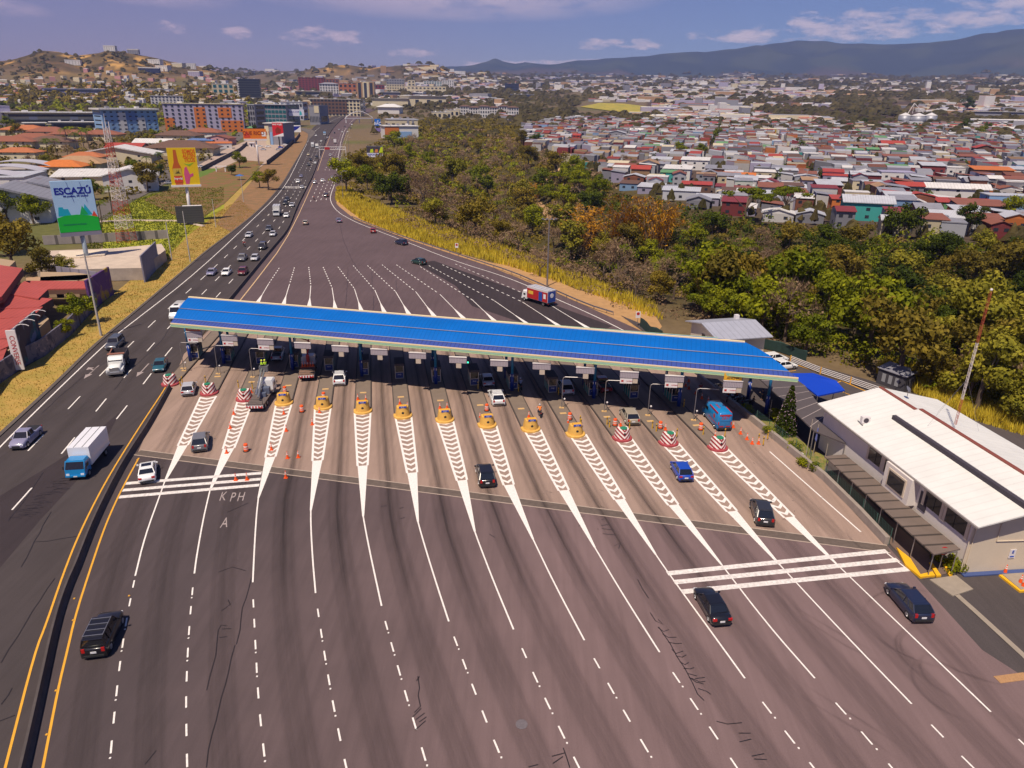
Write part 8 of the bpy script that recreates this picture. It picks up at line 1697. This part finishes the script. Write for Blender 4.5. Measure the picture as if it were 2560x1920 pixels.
# gantry over the far road
gx=thing('sign_gantry','white overhead gantry spanning the far motorway','gantry'); a=Vector(GT(800,398)[:2]); b=Vector(GT(866,398)[:2]); z=hz(*a); zt=zat(a.x,a.y,799,367)-z; gx.location=(a.x,a.y,z); L_=(b-a).length; gx.rotation_euler=(0,0,math.atan2((b-a).y,(b-a).x)); mb=MB()
for x in (0,L_): mb.tube((x,0,0),(x,0,zt),.22,n=6)
for zz in (zt,zt-1.8): mb.tube((0,0,zz),(L_,0,zz),.15,n=5)
for k in range(12): mb.tube((L_*k/12,0,zt-1.8),(L_*(k+1)/12,0,zt),.08,n=4)
mb.build('frame',m_wpan,gx); MB().box((L_*.3,-.2,zt-1.),(3.4,.2,1.6)).build('red_sign',m_red,gx)
fbr=thing('footbridge','arched white footbridge over the motorway in the distance','bridge'); a=Vector(GT(864,308)[:2]); b=Vector(GT(932,306)[:2]); z=hz(*a); fbr.location=(a.x,a.y,z+6); L_=(b-a).length; fbr.rotation_euler=(0,0,math.atan2((b-a).y,(b-a).x)); MB().box((L_/2,0,0),(L_,3,1.2)).build('deck',m_wpan,fbr); MB().path([(L_*k/12,0,1+8*math.sin(math.pi*k/12)) for k in range(13)],.5,5).build('arch',m_wpan,fbr); mb=MB(); [mb.tube((x,0,-6),(x,0,0),.7) for x in (1,L_/2,L_-1)]; mb.build('pier',m_wpan,fbr)
for px,py,l in ((1142,634,'small white road sign on the shoulder before the yellow grass'),(1593,815,'white road sign at the end of the sandy shoulder')):
    x,y=G(px,py); s_=thing('road_sign',l,'sign',(x,y,0)); MB().tube((0,0,0),(0,0,2.6),.05).build('post',m_steel,s_); MB().box((0,-.06,2.3),(.9,.05,1.3)).build('panel',m_wpan,s_); MB().tube((0,-.09,2.5),(0,-.11,2.5),.3,.3,16).build('ring_symbol',m_red,s_)
# hedge wall of the gravel lot, arbour and garden things
wallribbon('lot_fence',resample([GT(505,428)[:2],GT(600,378)[:2],GT(618,362)[:2]],6),[(-.2,0),(-.2,2.4),(.2,2.4),(.2,0)],M('fence_black',(.03,.03,.04),.8),'dark fence between the side street and the gravel lot','fence',zf=hz)
wallribbon('lot_fence',resample([GT(668,412)[:2],GT(705,383)[:2],GT(742,350)[:2],GT(750,338)[:2]],6),[(-.2,0),(-.2,2.6),(.2,2.6),(.2,0)],M('fence_black'),'dark fence between the gravel lot and the brown bank','fence',zf=hz)
x,y=G(553,432); ar=thing('arbour','white arbour frame in the small park','arbour',(x,y,hz(x,y))); mb=MB(); [mb.box((s*2.6,0,1.5),(.5,.5,3.)) for s in (-1,1)]; mb.box((0,0,3.1),(8,1.2,.4)); mb.build('frame',m_wpan,ar)
x,y=G(600,450); ub=thing('parasol','blue parasol over a table in the small park','parasol',(x,y,hz(x,y))); MB().tube((0,0,0),(0,0,2.6),.06).build('pole',m_steel,ub); MB().tube((0,0,2.2),(0,0,3.0),2.4,.1,10).build('canopy',P_('blue2',(.05,.14,.4)),ub)
x,y,_=GT(631,368); gh2=thing('guard_hut','white guard hut at the gravel lot entrance','hut',(x,y,hz(x,y))); MB().box((0,0,1.6),(3.4,3,3.2)).build('wall',m_wpan,gh2); MB().box((0,0,3.4),(5.2,4.5,.4)).build('roof',m_wpan,gh2); MB().box((0,-1.52,1.5),(1.2,.05,1.8)).build('window',m_win,gh2)
# trees of the left side
LT=[('olive',40,690,1.5,'large spreading olive tree in front of the pale warehouse'),('olive',-10,640,1.4,'olive tree at the left edge below the grey hall'),('mid',20,560,1.3,'round green tree at the grey hall, left'),('mid',85,560,1.25,'round green tree at the grey hall, right'),('olive',110,705,.9,'low bushy tree over the villa roofs'),('yellow',165,700,.6,'small yellowish bush tree by the tan villa'),('mid',200,812,.75,'bright green young tree behind the graffiti wall'),('mid',165,845,.4,'small green bush behind the graffiti wall'),
 ('dark',720,468,.01,'x'),('olive',672,475,1.1,'orange green tree on the brown embankment'),('mid',650,470,.9,'green tree left of the embankment tree'),('mid',600,420,1.1,'small tree by the park lawn'),('dark',580,440,.8,'dark tree beside the arbour'),('olive',370,480,1.5,'broad olive tree left of the yellow billboard'),('mid',340,455,1.3,'green tree behind the lattice tower'),('dark',395,455,1.2,'dark tree left of the yellow billboard'),('mid',230,500,1.,'green bush tree by the street'),('bare',170,395,1.3,'bare grey tree among the tiled roofs'),('bare',80,420,1.,'bare tree near the arched roofs'),('mid',590,325,1.2,'green tree behind the orange billboard'),('dark',635,338,1.,'dark tree at the lot corner'),('olive',40,345,1.4,'brown green tree at far left behind tiled roofs'),('yellow',120,415,.8,'yellow green bush between the tiled roofs'),('mid',385,345,.9,'hedge tree before the blue office'),('mid',405,372,.8,'round shrub tree by the tiled houses')]
for i,(k,px,py,s,l) in enumerate(LT):
    if s<.1: continue
    x,y=G(px,py) if py>430 else GT(px,py)[:2]; tree(k,i%3,x,y,hz(x,y),s,l)
for i,(px,py,s) in enumerate(((122,395,1.6),(145,392,1.5),(172,372,1.9),(192,378,1.7),(210,368,1.6),(224,372,1.9),(305,335,1.8),(255,560,1.0),(280,530,1.2),(400,420,1.2),(370,430,1.1),(475,400,.8))):
    x,y=G(px,py) if py>430 else GT(px,py)[:2]; tree('palm',i%3,x,y,hz(x,y),s,'tall palm tree %s'%(['first from the left in the palm row','second in the palm row','third in the palm row','fourth in the palm row','fifth in the palm row','last in the palm row','in front of the blue office','left of the lattice tower foot','beside the lattice tower foot','behind the yellow billboard, right','behind the yellow billboard, left','over the wide dark tiled roof'][i]))
brush('garden_trees',L_mid,[(0,345),(640,345),(640,262),(0,262)],330,51,'green garden trees filling the gaps between the offices and tiled houses',5,10,.5,45)
brush('garden_trees',L_olv,[(-40,520),(250,520),(420,470),(520,400),(420,345),(-40,345)],240,52,'olive garden trees between the tiled houses on the left',3.5,7,.42,45)
brush('garden_trees',L_dark,[(1340,340),(1560,420),(2000,520),(2560,580),(2560,300),(1500,300)],420,53,'dark green street trees scattered between the crowded houses',4,8,.5,45)
brush('distant_scrub',L_olv,[(0,262),(640,262),(640,235),(0,225)],420,54,'olive trees at the foot of the left hill',7,13,.9,30)
rn=random.Random(31); k=0
while k<70:
    px=rn.uniform(0,640); py=rn.uniform(262,345); 
    if 420<px<615 and py>262 and py<335: continue
    if 240<px<410 and py>270 and py<340: continue
    x,y,z=GT(px,py); s=rn.uniform(1.,1.7); kk=rn.choice(['dark','mid','olive','olive','bare']); 
    if ntree>292: break
    sw='small' if s<1.35 else 'large'; tree(kk,rn.randint(0,2),x,y,z,s,'%s %s between the offices and the hill'%(sw,KW[kk]),'%s %ss between the offices and the hill'%(sw,KW[kk])); k+=1
rn=random.Random(15)
for i in range(900):
    px=rn.uniform(0,1330); py=rn.uniform(228,345); x,y,z=GT(px,py)
    if 720<px<930 and py>285: continue
    if 520<px<720 and py>300: continue
    s=rn.uniform(2.5,6)*(math.hypot(x,y)/900)**.6; clump(x,y,z,s,s*1.1)
TVm=TV.mesh('distant_trees',leafmat('leaves_far',(.07,.06,.018),(.16,.12,.045),.02)); obj('distant_trees',TVm,kind='stuff',label='scattered dark trees over the far city and the hills',cat='trees')
# ================================================================ haze
hb=MB().box((0,3500,640),(21500,14200,1420)); hm=bpy.data.materials.new('haze'); hm.use_nodes=True; t=hm.node_tree; t.nodes.clear(); pv=t.nodes.new('ShaderNodeVolumePrincipled'); pv.inputs['Color'].default_value=(.40,.50,1.,1); pv.inputs['Density'].default_value=HAZE; pv.inputs['Anisotropy'].default_value=0.; out=t.nodes.new('ShaderNodeOutputMaterial'); t.links.new(pv.outputs[0],out.inputs['Volume'])
hb.build('haze',hm,kind='stuff',label='thin bluish haze in the air over the whole valley',cat='haze')
scn.cycles.volume_bounces=0; scn.cycles.max_bounces=6; scn.cycles.transparent_max_bounces=12
